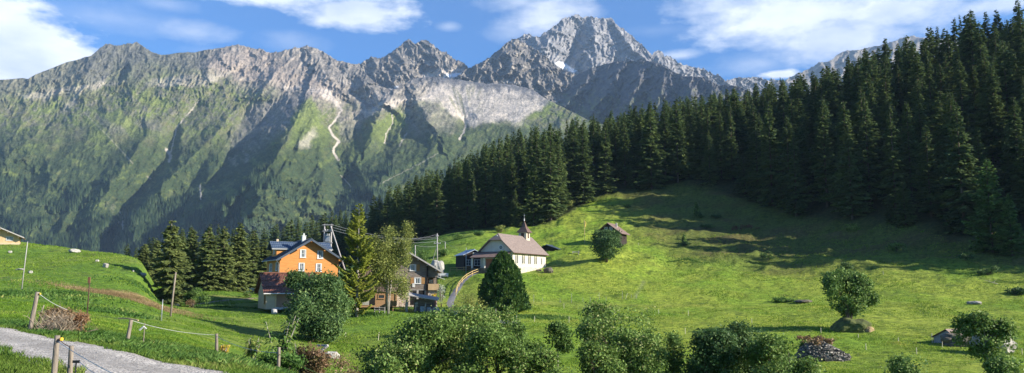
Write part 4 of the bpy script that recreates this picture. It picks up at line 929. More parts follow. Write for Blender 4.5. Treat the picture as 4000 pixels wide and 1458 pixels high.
bush('shrub', 1905, 92, 1200, 110, 26, M_alder, 4000, .16, stems=3, clump=.5, label='low leafy bush in front of the cypress foot', cat=B)
bush('deciduous_tree', 2085, 300, 810, 84, 27, M_willow, 5000, .42, stems=3, clump=1.1, label='pale leafy tree at the forest edge above the spire', cat=T)
bush('deciduous_tree', 2030, 305, 845, 70, 28, M_ash, 4000, .42, stems=3, clump=1.1, label='green leafy tree at the forest edge left of the spire', cat=T)
bush('deciduous_tree', 2215, 296, 778, 66, 29, M_willow, 4500, .42, stems=3, clump=1.1, label='pale leafy tree at the forest edge above the flagpole', cat=T)
bush('shrub', 1957, 262, 880, 38, 30, M_willow, 1500, .3, stems=3, clump=.6, label='small pale shrub on the ridge behind the chapel gable', cat=B)
bush('shrub', 1868, 250, 905, 50, 31, M_ash, 1500, .3, stems=3, clump=.6, label='small green shrub on the knoll left of the chapel', cat=B)
bush('shrub', 1786, 250, 914, 42, 32, M_ash, 1500, .3, stems=3, clump=.6, label='leafy shrub in the shade at the left end of the knoll', cat=B)
dg = 'dark bushes dotted over the shaded pasture'
for j, (px, pb, tp_, w, lab, mt) in enumerate([(2730, 850, 830, 34, 'dark bush round the foot of the small slope spruce', M_maple), (2905, 900, 880, 105, 'wide reddish dark bush on the upper pasture', M_red), (2768, 893, 880, 50, 'flat dark bush on a lit bank of the slope', M_maple), (3000, 1022, 978, 46, 'dense dark bush at the edge of the tree shade', M_maple),
        (2800, 855, 842, 40, 'small dark bush right of the slope spruce', M_maple), (3305, 1060, 1030, 70, 'dark bush behind the tree on the mound', M_maple), (3770, 1015, 985, 70, 'low bush in the shade under the right forest', M_maple), (3855, 1078, 1045, 60, 'dark bush right in the shaded pasture', M_maple), (3960, 1150, 1125, 80, 'bush at the right edge on the shade line', M_maple),
        (2680, 960, 948, 34, 'tiny bush at the end of a shade streak', M_maple), (3330, 905, 870, 60, 'leafy bush along the forest foot', M_alder), (3500, 985, 950, 90, 'broad bush along the forest foot on the right', M_alder), (2450, 812, 800, 30, 'small bush on the lit bank below the forest', M_ash), (3060, 1178, 1168, 80, 'flat patch of weeds in the open meadow', M_weed)]):
    bush('shrub', px, 0, tp_, w, 60+j, mt, 1500, .26, stems=3, base=pb, clump=.5, zlow=.02, r0=.04, label=lab, cat=B, group=dg)
def conifer_tree(name, px, top, wpx, seed, mat, base=None, D=0, kites=5000, label='', group=None, bark=None, r0=.25, **k):
    if base is not None: x, y, z = hit(px, base); D = y
    else: x, y, z = on(px, D)
    H = float(W(px, top, D)[2])-z; v, f, t = conifer(H, wpx/F*D/2, seed, kites, **k)
    e = empty(name, (x, y, z-.1), seed*1.3, label=label, cat='tree', group=group)
    obj('crown', npmesh('crown', v, f, mat, False, None, None, t), e); obj('trunk', trunk_mesh(H, r0, bark or M_bark, seed=seed), e); return e
sg = 'spruce cluster on the left'
M_needle_sun = leafmat('sunlit_spruce_needles', (.065, .10, .03), (.20, .235, .07), trans=0.3)  # lighter copy of the spruce needles, sunshine put into the colour
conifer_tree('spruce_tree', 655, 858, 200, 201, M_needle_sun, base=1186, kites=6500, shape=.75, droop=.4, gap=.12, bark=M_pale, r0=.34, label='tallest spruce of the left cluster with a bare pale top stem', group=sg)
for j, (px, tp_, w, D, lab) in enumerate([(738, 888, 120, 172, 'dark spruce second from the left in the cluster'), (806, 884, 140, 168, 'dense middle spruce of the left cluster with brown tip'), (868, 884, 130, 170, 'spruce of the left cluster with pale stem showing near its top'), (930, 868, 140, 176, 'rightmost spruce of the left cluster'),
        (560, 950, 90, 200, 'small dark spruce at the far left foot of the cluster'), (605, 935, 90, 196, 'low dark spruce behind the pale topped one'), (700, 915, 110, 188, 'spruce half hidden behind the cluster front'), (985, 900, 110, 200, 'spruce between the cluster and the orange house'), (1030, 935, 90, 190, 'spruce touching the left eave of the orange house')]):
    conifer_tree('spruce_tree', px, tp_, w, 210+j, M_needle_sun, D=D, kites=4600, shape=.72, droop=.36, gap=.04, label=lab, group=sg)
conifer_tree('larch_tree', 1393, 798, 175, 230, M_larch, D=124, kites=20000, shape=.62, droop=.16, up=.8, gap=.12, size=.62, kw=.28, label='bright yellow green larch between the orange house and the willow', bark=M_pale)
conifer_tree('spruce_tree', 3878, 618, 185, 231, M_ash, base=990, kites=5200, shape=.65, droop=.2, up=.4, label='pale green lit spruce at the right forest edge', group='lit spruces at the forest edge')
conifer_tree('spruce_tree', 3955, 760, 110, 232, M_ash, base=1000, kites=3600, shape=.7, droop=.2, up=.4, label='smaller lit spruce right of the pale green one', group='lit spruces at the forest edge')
conifer_tree('spruce_tree', 2722, 790, 26, 233, M_ash, base=845, kites=700, r0=.06, label='lone little spruce on the shaded slope', shape=.8)
conifer_tree('spruce_tree', 2672, 918, 16, 234, M_ash, base=955, kites=400, r0=.05, label='tiny spruce sapling below the lone little spruce', shape=.8)
# dense cypress: upright sprays packed in a rounded cone
def cypress(px, base, top, wpx, seed):
    x, y, z = hit(px, base); H = float(W(px, top, y)[2])-z; Rm = wpx/F*y/2; r = np.random.default_rng(seed); n = 26000
    t = r.uniform(0, 1, n)**1.25; th = r.uniform(0, 2*np.pi, n)
    pr = np.minimum(1, (t/0.10+.35))*np.clip(1-t**1.35, 0, 1)**.62; lump = 1+.16*pn(th*1.9, t*5, 5)+.14*pn(th*4.5+9, t*13, 6)
    rr = Rm*pr*lump*r.uniform(.62, 1.02, n)**.5; p = np.stack([np.cos(th)*rr, np.sin(th)*rr, t*H*.985+r.normal(0, .08, n)], 1)
    d = np.stack([np.cos(th)*.75, np.sin(th)*.75, np.full(n, .8)], 1)+r.normal(0, .35, (n, 3)); d /= np.linalg.norm(d, axis=1)[:, None]
    sd = np.cross(d, r.normal(0, 1, (n, 3))); sd /= np.linalg.norm(sd, axis=1)[:, None]; ln = (r.uniform(.22, .5, n))[:, None]
    v = np.stack([p-d*ln*.4, p+sd*ln*.3, p+d*ln*.7, p-sd*ln*.3], 1).reshape(-1, 3)
    e = empty('cypress_tree', (x, y, z), 0, 'dense dark green cypress of rounded cone shape in front of the chapel', 'tree')
    obj('crown', npmesh('crown', v, np.arange(len(v)).reshape(-1, 4), M_thuja, False, None, None, np.clip(.45+.8*pn(th*4, t*12, 9)+r.normal(0, .2, n), 0, 1)), e)
    MB().tube([(0, 0, -.3), (0, 0, H*.3), (0, 0, H*.8)], [.28, .2, .06], 8).build('trunk', M_bark, e, smooth=True)
cypress(1965, 1222, 982, 205, 3)
# big spruces out of the dark wood, sunlight put into a lighter needle colour
M_needle_lit = leafmat('sun_toned_needles', (.075, .115, .03), (.20, .25, .07), trans=0.3)
def lit_spruce(px, top, w, seed, label, hwant=27):
    best = None
    for D in np.arange(float(fedge(px))+4, float(fedge(px))+150, 3):
        x, y, z = on(px, D); H = Zr(px, top, D)-z
        if best is None or abs(H-hwant) < best[0]: best = (abs(H-hwant), D)
    conifer_tree('spruce_tree', px, top, w, seed, M_needle_lit, D=best[1], kites=5200, shape=.62, droop=.3, up=.3, gap=.05, label=label, group='sunlit spruces standing out of the dark wood')
for j, (px, tp_, w, lab) in enumerate([(3480, 360, 150, 'sunlit pale spruce in the upper middle of the right wood'), (3695, 352, 190, 'large light spruce high in the right wood'), (3345, 235, 130, 'tall lit spruce with bare lower stem below the far ridge end'), (3130, 380, 150, 'sunlit light spruce hanging over the slope left of the tall lit one'), (2690, 470, 130, 'broad lit spruce standing above the middle slope'),
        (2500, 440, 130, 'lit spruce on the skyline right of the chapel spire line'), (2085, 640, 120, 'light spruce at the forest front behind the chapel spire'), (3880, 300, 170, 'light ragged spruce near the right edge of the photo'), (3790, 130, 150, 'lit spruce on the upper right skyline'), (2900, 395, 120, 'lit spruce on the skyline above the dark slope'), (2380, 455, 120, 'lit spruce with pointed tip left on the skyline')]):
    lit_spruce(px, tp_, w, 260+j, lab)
# ------------------------------------------------------------------ building materials
M_orange = pmat('orange_boards', (.56, .235, .06), (.42, .16, .04), 1.6, 0.65, 0.2, 6, stretch=(.4, .4, 6), wave=('Z', 3.4, .35), c3=(.62, .29, .085))
M_cream = pmat('cream_render', (.50, .40, .27), (.42, .33, .22), 1.5, 0.9, 0.15, 20)
M_pinkish = pmat('pink_render', (.50, .30, .19), (.42, .25, .16), 1.5, 0.9, 0.15, 20)
M_plaster = pmat('white_plaster', (.58, .53, .40), (.49, .44, .34), 1.0, 0.9, 0.12, 18)
M_greypl = pmat('gable_plaster', (.55, .53, .45), (.45, .43, .37), 1.0, 0.9, 0.12, 18)
M_dkwood = pmat('weathered_logs', (.20, .165, .135), (.085, .07, .06), 2.0, 0.85, 0.4, 8, stretch=(.5, .5, 5), wave=('Z', 1.9, .8, 'SIN'), c3=(.30, .26, .22))
M_blkwood = pmat('black_brown_boards', (.035, .024, .02), (.02, .014, .012), 2.0, 0.85, 0.3, 8, wave=('X', 2.4, .5, 'SAW'))
M_hutwood = pmat('red_brown_boards', (.10, .05, .035), (.06, .035, .025), 2.0, 0.85, 0.3, 8, wave=('X', 2.4, .5, 'SAW'))
M_palewood = pmat('pale_new_boards', (.62, .44, .24), (.48, .33, .17), 2.0, 0.75, 0.2, 8, stretch=(1, 1, .3), wave=('X', 2.6, .5, 'SAW'))
M_barnbrown = pmat('brown_cladding', (.165, .105, .085), (.12, .08, .065), 0.8, 0.6, 0.1, 6, wave=('X', 1.25, .9, 'SIN'))
M_shutter = pmat('shutter_wood', (.34, .19, .07), (.24, .13, .05), 3.0, 0.7, 0.2, 10)
M_greywood = pmat('grey_wood', (.42, .40, .37), (.27, .25, .23), 3.0, 0.85, 0.3, 10, stretch=(3, 3, .5))
M_post = pmat('fence_post_wood', (.30, .25, .19), (.14, .115, .09), 5.0, 0.9, 0.5, 14, stretch=(3, 3, .4))
M_stake = pmat('pale_stake', (.66, .60, .44), (.50, .45, .33), 4.0, 0.8, 0.2, 10)
M_rail = pmat('yellow_rail_wood', (.52, .37, .15), (.40, .27, .10), 3.0, 0.7, 0.2, 10)
M_orwood = pmat('orange_planks', (.42, .25, .13), (.32, .18, .085), 2.0, 0.75, 0.2, 8, stretch=(.5, .5, 4), wave=('Z', 2.4, .5))
M_bluemetal = pmat('slate_blue_metal', (.055, .075, .10), (.04, .055, .075), 1.0, 0.42, 0.05, 6, spec=.5)
M_solar = pmat('blue_panel', (.04, .065, .11), (.03, .05, .09), 1.0, 0.45, 0.0, 6, spec=.4)
M_solarline = pmat('panel_line', (.20, .25, .31), None, 1.0, 0.4)
M_brownmetal = pmat('red_brown_metal', (.17, .07, .045), (.12, .05, .033), .7, 0.45, 0.1, 5, spec=.45)
M_rustroof = pmat('faded_brown_roof', (.22, .15, .12), (.14, .10, .085), 1.2, 0.7, 0.2, 8)
M_shingle = pmat('chapel_shingles', (.25, .195, .17), (.155, .12, .105), 2.2, 0.8, 0.35, 9, wave=('Z', 4.5, .6))
M_tshingle = pmat('spire_shingles', (.16, .10, .08), (.10, .065, .055), 2.2, 0.7, 0.35, 9, wave=('Z', 4.5, .6))
M_lightroof = pmat('pale_blue_roof', (.42, .50, .58), (.33, .40, .47), 1.0, 0.5, 0.1, 6)
M_white = pmat('white_paint', (.60, .60, .56), (.52, .52, .48), 2.0, 0.5)
M_glass, _nt, _b, _o = new_mat('window_glass'); _b.inputs['Base Color'].default_value = (.03, .04, .05, 1); _b.inputs['Roughness'].default_value = 0.08; _b.inputs['Specular IOR Level'].default_value = 0.7
M_curtain = pmat('curtain', (.62, .64, .66), (.45, .47, .5), 4.0, 0.9)
M_dark = pmat('dark_interior', (.012, .011, .010), None, 1.0, 0.9)
M_black = pmat('black_plastic', (.02, .02, .02), None, 1.0, 0.5)
M_brick = pmat('red_brick', (.42, .20, .13), (.32, .14, .09), 3.0, 0.9, .2, 12)
M_conc = pmat('concrete', (.52, .50, .46), (.40, .38, .35), 2.0, 0.9, .2, 12)
M_steel = pmat('galvanised_steel', (.38, .40, .41), (.28, .30, .31), 3.0, 0.5, metal=.3)
M_wire = pmat('line_wire', (.35, .36, .37), None, 1.0, .5)
M_rope = pmat('white_rope', (.74, .72, .66), None, 1.0, .8)
M_yrope = pmat('yellow_rope', (.75, .66, .10), None, 1.0, .8)
M_yellow = pmat('yellow_plastic', (.85, .55, .05), None, 1.0, .5)
def stonemat(name, c1, c2, sc=1.5, mortar=(.5, .48, .43)):
    m, nt, b, out = new_mat(name); tc = N(nt, 'ShaderNodeTexCoord')
    nz_ = N(nt, 'ShaderNodeTexNoise', i_Scale=1.2, i_Detail=3.0); nt.links.new(tc.outputs['Object'], nz_.inputs['Vector'])
    mx = N(nt, 'ShaderNodeMix', data_type='VECTOR'); mx.inputs[0].default_value = .18; nt.links.new(tc.outputs['Object'], mx.inputs[4]); nt.links.new(nz_.outputs['Color'], mx.inputs[5])
    vo = N(nt, 'ShaderNodeTexVoronoi', i_Scale=sc); nt.links.new(mx.outputs[1], vo.inputs['Vector'])
    ve = N(nt, 'ShaderNodeTexVoronoi', i_Scale=sc, feature='DISTANCE_TO_EDGE'); nt.links.new(mx.outputs[1], ve.inputs['Vector'])
    sx = N(nt, 'ShaderNodeSeparateColor'); nt.links.new(vo.outputs['Color'], sx.inputs[0])
    c = ramp(nt, sx.outputs[0], [(0, c2), (.6, c1), (1, tuple(min(1, q*1.35) for q in c1))]); k = ramp(nt, ve.outputs['Distance'], [(0.02, (0, 0, 0)), (.07, (1, 1, 1))])
    x = N(nt, 'ShaderNodeMix', data_type='RGBA'); nt.links.new(k, x.inputs[0]); x.inputs[6].default_value = (*mortar, 1); nt.links.new(c, x.inputs[7]); nt.links.new(x.outputs[2], b.inputs['Base Color'])
    b.inputs['Roughness'].default_value = .92; bp = N(nt, 'ShaderNodeBump', i_Strength=.8, i_Distance=.06); nt.links.new(ve.outputs['Distance'], bp.inputs['Height']); nt.links.new(bp.outputs[0], b.inputs['Normal'])
    return m
M_stonewall = stonemat('rubble_wall', (.42, .34, .26), (.24, .18, .14), 4.2)
M_rock = pmat('boulder_rock', (.30, .28, .24), (.17, .16, .13), 1.6, .95, .8, 6, c3=(.40, .37, .31))
M_darkrock = pmat('lichen_rock', (.12, .105, .075), (.05, .048, .035), 1.8, .95, .8, 6, c3=(.21, .19, .14))
M_palerock = pmat('pale_stone', (.42, .40, .35), (.27, .255, .225), 2.6, .95, .6, 8)

class Fr:
    """frame on a wall: a runs along the wall, b outwards, c up"""
    def __init__(s, o, u, n): s.o = Vector(o); s.u = Vector(u).normalized(); s.n = Vector(n).normalized(); s.z = Vector((0, 0, 1))
    def p(s, a, b, c): return s.o+s.u*a+s.n*b+s.z*c
    def box(s, mb, a0, a1, b0, b1, c0, c1, m=0):
        vs = [s.p(*q) for q in ((a0, b0, c0), (a1, b0, c0), (a1, b1, c0), (a0, b1, c0), (a0, b0, c1), (a1, b0, c1), (a1, b1, c1), (a0, b1, c1))]
        mb.add(vs, [(0, 3, 2, 1), (4, 5, 6, 7), (0, 1, 5, 4), (1, 2, 6, 5), (2, 3, 7, 6), (3, 0, 4, 7)], m)
def window(root, fr, a, c, w, h, fw=.13, mull=1, bars=1, curtain=True, shut=None, sill=True, mat=None, shut_side=(1, 1)):
    """a, c: centre on the wall"""
    mat = mat or M_white; f = MB(); x0, x1, z0, z1 = a-w/2, a+w/2, c-h/2, c+h/2
    fr.box(f, x0, x0+fw, .0, .07, z0, z1); fr.box(f, x1-fw, x1, .0, .07, z0, z1); fr.box(f, x0+fw, x1-fw, .0, .07, z1-fw, z1); fr.box(f, x0+fw, x1-fw, .0, .07, z0, z0+fw)
    iw = (w-2*fw)
    for i in range(mull): xx = x0+fw+iw*(i+1)/(mull+1); fr.box(f, xx-.035, xx+.035, .012, .055, z0+fw, z1-fw)
    for i in range(bars): zz = z0+fw+(h-2*fw)*(i+1)/(bars+1); fr.box(f, x0+fw, x1-fw, .012, .045, zz-.018, zz+.018)
    wf = f.build('window', mat, root)
    g = MB(); fr.box(g, x0+fw, x1-fw, -.01, .010, z0+fw, z1-fw); g.build('pane', M_glass, wf)
    if curtain:
        g = MB(); cw = iw*.2
        for xa in (x0+fw, x1-fw-cw): fr.box(g, xa, xa+cw, .010, .0115, z0+fw, z1-fw)
        g.build('curtain', M_curtain, wf)
    if sill: g = MB(); fr.box(g, x0-.05, x1+.05, .07, .14, z0-.03, z0+.03); g.build('sill', mat, wf)
    if shut:
        for sgn, on_ in ((-1, shut_side[0]), (1, shut_side[1])):
            if not on_: continue
            g = MB(); xa = (x0-w*.5-.04) if sgn < 0 else x1+.04; fr.box(g, xa, xa+w*.5, .0, .06, z0, z1); fr.box(g, xa+.05, xa+w*.5-.05, .06, .075, c-.05, c+.05); g.build('shutter', shut, root)
    return wf
def gable_house_walls(mb, x0, x1, y0, y1, z0, ze, zr, m=0, xm=None):
    """prism with the gable facing -y"""
    xm = (x0+x1)/2 if xm is None else xm
    mb.prism([(x0, z0), (x1, z0), (x1, ze), (xm, zr), (x0, ze)], y0, y1, 'y', m)
def roof_y(root, x0, x1, xm, y0, y1, ze0, ze1, zr, th, mat, name='roof', ribs=0, rib_mat=None):
    """two planes, ridge along y"""
    mb = MB(); mb.slab([(x0, y0, ze0), (xm, y0, zr), (xm, y1, zr), (x0, y1, ze0)], th); mb.slab([(xm, y0, zr), (x1, y0, ze1), (x1, y1, ze1), (xm, y1, zr)], th)
    if ribs:
        for (xa, za, xb, zb) in ((x0, ze0, xm, zr), (xm, zr, x1, ze1)):
            n = int((y1-y0)/ribs)
            for i in range(n+1): y = y0+.05+(y1-y0-.1)*i/n; mb.slab([(xa, y-.03, za+.05), (xb, y-.03, zb+.05), (xb, y+.03, zb+.05), (xa, y+.03, za+.05)], .055)
    r = mb.build(name, mat, root)
    g = MB(); g.tube([(xm, y0, zr+.03), (xm, y1, zr+.03)], .09, 6); g.build('ridge_cap', rib_mat or mat, r)
    return r
def root_at(name, px, py, D, rz, **k):
    x, y, _ = W(px, py, D); return float(x), float(y)

# ------------------------------------------------------------------ orange house
Zat = lambda py, D: float(W(CX, py, D)[2])
D0 = 133.0; hx = float(W(1092, 1060, D0)[0]); g0 = float(ground(hx+4, D0+3))-.6
H = empty('orange_house', (hx, D0, g0), R(28), 'tall house with bright orange board walls and a slate blue metal roof', 'house')
Wd, Dp = 10.0, 11.0; ze = Zat(1006, D0)-g0; zr = Zat(931, D0+2)-g0-.25
w_ = MB(); gable_house_walls(w_, 0, Wd, 0, Dp, 0, ze, zr); w_.build('wall', M_orange, H)
ov = .75; sl_ = (zr-ze)/(Wd/2)
rf = roof_y(H, -ov, Wd+ov, Wd/2, -1.0, Dp+.8, ze-ov*sl_+.12, ze-ov*sl_+.12, zr+.14, .16, M_bluemetal, ribs=.6)
b_ = MB()   # boards along the gable edges, purlin ends
for sx_ in (-1, 1):
    xa, xb = Wd/2, Wd/2+sx_*(Wd/2+ov)
    b_.slab([(xa, -1.06, zr+.12), (xb, -1.06, ze-ov*sl_+.10), (xb, -1.0, ze-ov*sl_+.10), (xa, -1.0, zr+.12)], .28)
b_.build('barge_board', M_bluemetal, rf)
b_ = MB()
for (x_, z_) in [(Wd/2, zr-.3), (.1, ze-.35), (Wd-.1, ze-.35), (Wd*.27, (ze+zr)/2-.25), (Wd*.73, (ze+zr)/2-.25)]: b_.box(x_-.1, x_+.1, -.95, -.003, z_-.12, z_+.12)
b_.build('purlin', M_orange, H)
fr_f = Fr((0, 0, 0), (1, 0, 0), (0, -1, 0)); fr_l = Fr((0, 0, 0), (0, 1, 0), (-1, 0, 0))
ppm = F/D0
for (px, py) in [(1176, 990), (1242, 994), (1172, 1043), (1238, 1045), (1172, 1100), (1236, 1101)]:
    a = (px-1093)/ppm*1.03+ .12; window(H, fr_f, a, Zat(py, D0+a*.22)-g0, 1.02, 1.42)
for (a, py, w) in [(2.3, 1042, 1.5), (7.3, 1046, 2.4)]:
    window(H, fr_l, a, Zat(py, D0+a*.97)-g0, w, 1.45, mull=1 if w < 2 else 2)
# side dormers: cross gables with the blue panel roofs
for sx_ in (-1, 1):
    xa = Wd/2; xb = Wd/2+sx_*(Wd/2+.55 if sx_ < 0 else Wd/2+.1); yc, hw = 6.6, 2.3; zt = zr-.10; zb = zt-1.35
    d = MB(); xw = Wd/2+sx_*(Wd/2-.35); x_lo, x_hi = sorted((Wd/2+sx_*1.2, xw))
    d.prism([(yc-hw+.35, ze-.2), (yc+hw-.35, ze-.2), (yc+hw-.35, zb+.1), (yc, zt-.12), (yc-hw+.35, zb+.1)], x_lo, x_hi, 'x')
    dd = d.build('dormer', M_orange, H)
    r_ = MB()
    for sy in (-1, 1): r_.slab([(xa, yc, zt), (xb, yc, zt), (xb, yc+sy*hw, zb), (xa, yc+sy*hw, zb)], .14)
    r_.build('dormer_roof', M_bluemetal, dd)
    s_ = MB(); nrm = .03
    def pt(u_, v_): return (xa+(xb-xa)*u_, yc-hw*v_, zt+(zb-zt)*v_+.06)
    s_.slab([pt(.26, .06), pt(.985, .06), pt(.985, .93), pt(.26, .93)], .04); so_ = s_.build('solar_panel', M_solar, dd)
    l_ = MB()
    for i in range(13):
        q = .26+(.985-.26)*i/12; a1 = pt(q-.004, .06); a2 = pt(q+.004, .06); a3 = pt(q+.004, .93); a4 = pt(q-.004, .93); l_.slab([(p[0], p[1], p[2]+.02) for p in (a1, a2, a3, a4)], .02)
    for v_ in (.06, .35, .64, .93): l_.slab([(p[0], p[1], p[2]+.024) for p in (pt(.26, v_-.012), pt(.985, v_-.012), pt(.985, v_+.012), pt(.26, v_+.012))], .02)
    l_.build('panel_frame', M_solarline, so_)
    e_ = MB(); e_.tube([(xa+(xb-xa)*.45, yc-hw-.06, zb-.06), (xb, yc-hw-.06, zb-.06)], .07, 6); e_.build('gutter', M_white, dd)
    if sx_ < 0: window(dd, Fr((x_lo, 0, 0), (0, 1, 0), (-1, 0, 0)), yc, (ze+zb)/2+.45, 1.0, 1.1)
c_ = MB(); c_.box(Wd/2-.75, Wd/2-.15, 2.6, 3.3, zr-.6, zr+.75); c_.box(Wd/2-.82, Wd/2-.08, 2.53, 3.37, zr+.75, zr+.85); c_.box(Wd/2-.55, Wd/2-.35, 2.8, 3.05, zr+.85, zr+1.25); c_.build('chimney', M_white, H)
c_ = MB(); c_.box(1.1, 1.5, 8.8, 9.2, zr-1.9, zr+.45); c_.build('chimney', M_cream, H)
gt = MB(); gt.tube([(-ov-.05, -1.0, ze-ov*sl_+.0), (-ov-.05, Dp+.7, ze-ov*sl_+.0)], .07, 6); gt.tube([(-ov, -.7, ze-ov*sl_), (-.15, -.1, ze-1.1), (-.12, -.1, .5)], .05, 6); gt.tube([(Wd+ov+.05, -1.0, ze-ov*sl_+.0), (Wd+ov+.05, Dp+.7, ze-ov*sl_)], .07, 6); gt.tube([(Wd+ov, -.8, ze-ov*sl_), (Wd+.12, -.12, ze-1.2), (Wd+.12, -.12, .5)], .05, 6); gt.build('gutter', M_steel, H)

# ------------------------------------------------------------------ annex with the red brown roof
D1 = 126.0; ax_ = float(W(1039, 1170, D1)[0]); g1 = Zat(1207, D1)-.05
A = empty('annex', (ax_, D1, g1), R(29), 'low cream annex with a red brown corrugated metal roof', 'outbuilding')
aw, ad = 8.0, 6.0; ae = Zat(1140, D1)-g1; arr = Zat(1068, D1+3)-g1
w_ = MB(); w_.prism([(0, 0), (ad, 0), (ad, ae), (ad/2, arr-.25), (0, ae)], 0, 1.35, 'x'); w_.build('wall', M_cream, A)
w_ = MB(); w_.prism([(.9, 0.002), (ad, 0.002), (ad, ae-.01), (ad/2, arr-.27), (.9, ae+.2)], 1.352, aw, 'x'); w_.build('recessed_wall', M_pinkish, A)
w_ = MB(); w_.box(1.36, aw, -.02, .88, -.1, .28); w_.build('plinth', M_conc, A)
pl = MB(); pl.box(1.36, 1.62, -.06, .16, 0.28, ae-.05); pl.build('corner_post', M_palewood, A)
window(A, fr_l, .75, 1.55, 1.0, 1.5, mull=2, bars=0, curtain=False, mat=M_shutter)
r_ = MB(); x0_, x1_ = -.55, aw+.4; y0_, y1_ = -.65, ad+.65; ez = ae-.25
def corr(mb, xa, xb, ya, za, yb, zb, n, amp=.035):
    vs = []; fs = []; k = n*4
    for i in range(k+1):
        x = xa+(xb-xa)*i/k; dz = (amp, amp, -amp, -amp)[i % 4]
        for (y, z) in ((ya, za), (yb, zb)): vs += [(x, y, z+dz), (x, y, z+dz-.05)]
    for i in range(k):
        o_ = i*4; fs += [(o_, o_+4, o_+6, o_+2), (o_+1, o_+3, o_+7, o_+5), (o_, o_+1, o_+5, o_+4), (o_+2, o_+6, o_+7, o_+3)]
    fs += [(0, 2, 3, 1), (k*4, k*4+1, k*4+3, k*4+2)]
    mb.add(vs, fs)
corr(r_, x0_, x1_, y0_, ez, ad/2, arr, 34); corr(r_, x0_, x1_, y1_, ez, ad/2+.001, arr, 34)
ro = r_.build('roof', M_brownmetal, A)
e_ = MB(); e_.tube([(x0_, ad/2, arr+.06), (x1_, ad/2, arr+.06)], .12, 6)
for v_ in (.36, .68): e_.slab([(x0_+.1, ad/2-(ad/2+.65)*(v_-.01), arr+(ez-arr)*(v_-.01)+.09), (x1_, ad/2-(ad/2+.65)*(v_-.01), arr+(ez-arr)*(v_-.01)+.09), (x1_, ad/2-(ad/2+.65)*(v_+.012), arr+(ez-arr)*(v_+.012)+.09), (x0_+.1, ad/2-(ad/2+.65)*(v_+.012), arr+(ez-arr)*(v_+.012)+.09)], .04)
e_.build('snow_guard', M_brownmetal, ro)
e_ = MB(); e_.tube([(x0_, y0_-.08, ez-.05), (x1_, y0_-.08, ez-.05)], .09, 6); e_.build('gutter', M_white, ro)
c_ = MB(); c_.tube([(5.6, 1.3, arr-1.3), (5.6, 1.3, arr-.2), (5.75, 1.2, arr+.05)], .1, 7); c_.box(5.35, 5.85, 1.0, 1.6, arr-1.35, arr-1.02); c_.build('stove_pipe', M_brownmetal, ro)
tub = MB(); tub.lathe([(.38, 0), (.45, .1), (.48, .75), (.42, .8)], (0, 0, 0), 12); x, y = float(W(1063, 1200, 124)[0]), 125.2
tub.build('water_barrel', M_conc, smooth=True, label='pale round tub standing against the annex wall', cat='tub').location = (x, y, float(ground(x, y))-.02)

# ------------------------------------------------------------------ barn with brown cladding
D2 = 132.0; bx0 = float(W(1404, 1150, D2)[0]); g2 = Zat(1194, D2)
Bn = empty('barn', (bx0, D2, g2), R(11), 'barn clad in brown boards above with orange planks and a grey door below', 'barn')
bw, bd = 6.3, 8.0; be = Zat(1095, D2)-g2; br = Zat(1030, D2)-g2; zs = Zat(1141, D2)-g2
w_ = MB(); gable_house_walls(w_, -2.6, bw, .06, bd, zs, be+.2, br, xm=2.6); w_.build('cladding', M_barnbrown, Bn)
w_ = MB(); w_.box(-2.0, bw-.2, .3, bd-.2, -.3, zs); w_.build('wall', M_orwood, Bn)
fb = Fr((0, .3, 0), (1, 0, 0), (0, -1, 0))
d_ = MB(); fb.box(d_, .30, 1.60, .02, .10, .1, zs-.1); fb.box(d_, .38, 1.52, .10, .13, .35, .5); fb.box(d_, .38, 1.52, .10, .13, 1.5, 1.65)
d_.add([fb.p(.4, .131, .5), fb.p(.55, .131, .5), fb.p(1.5, .131, 1.5), fb.p(1.35, .131, 1.5), fb.p(.4, .102, .5), fb.p(.55, .102, .5), fb.p(1.5, .102, 1.5), fb.p(1.35, .102, 1.5)], [(0, 1, 2, 3), (0, 4, 5, 1), (2, 6, 7, 3), (1, 5, 6, 2), (0, 3, 7, 4)])
d_.build('door', M_greywood, Bn)
d_ = MB(); fb.box(d_, 1.66, 2.6, -.0, .04, .05, zs-.12); d_.build('doorway', M_dark, Bn)
window(Bn, fb, 3.6, 1.45, 1.15, .75, mull=0, bars=0, curtain=False, mat=M_orwood)
d_ = MB(); fb.box(d_, 4.5, 4.75, .0, .12, 0, zs); fb.box(d_, 5.95, 6.2, .0, .12, 0, zs); d_.build('corner_post', M_orwood, Bn)
roof_y(Bn, -3.4, bw+.6, 2.6, -.5, bd+.5, be-.25, be-.05, br+.16, .14, M_rustroof)

# ------------------------------------------------------------------ dark wooden house
D3 = 137.0; px3 = 1597; g3 = Zat(1197, D3); x3 = float(W(px3, 1100, D3)[0])
K = empty('wooden_house', (x3, D3, g3), R(11), 'weathered dark log house with a stone basement and brown shutters', 'house')
kw = 4.95; kd = 9.0; ks = Zat(1131, D3)-g3; kr = Zat(988, D3)-g3; ke = Zat(1064, D3)-g3; slp = (kr-ke)/(kw+.85)
w_ = MB(); w_.box(-kw, kw+.0, .12, kd, -.5, ks); w_.build('basement', M_stonewall, K)
w_ = MB(); w_.prism([(-kw, ks), (kw*.64, ks), (kw*.64, kr-slp*kw*.64-.2), (0, kr-.2), (-kw, ke+.35)], 0, kd, 'y'); w_.build('wall', M_dkwood, K)
w_ = MB(); w_.prism([(kw*.64+.002, ks+2.1), (kw, ks+2.1), (kw, ke+.42), (kw*.64+.002, kr-slp*kw*.64-.22)], 0.05, kd, 'y'); w_.box(kw*.64+.002, kw, 2.0, kd, ks, ks+2.098); w_.build('porch_wall', M_dkwood, K)
roof_y(K, -kw-.85, kw+.9, 0, -1.1, kd+.7, ke, ke, kr+.05, .16, M_rustroof)
b_ = MB()
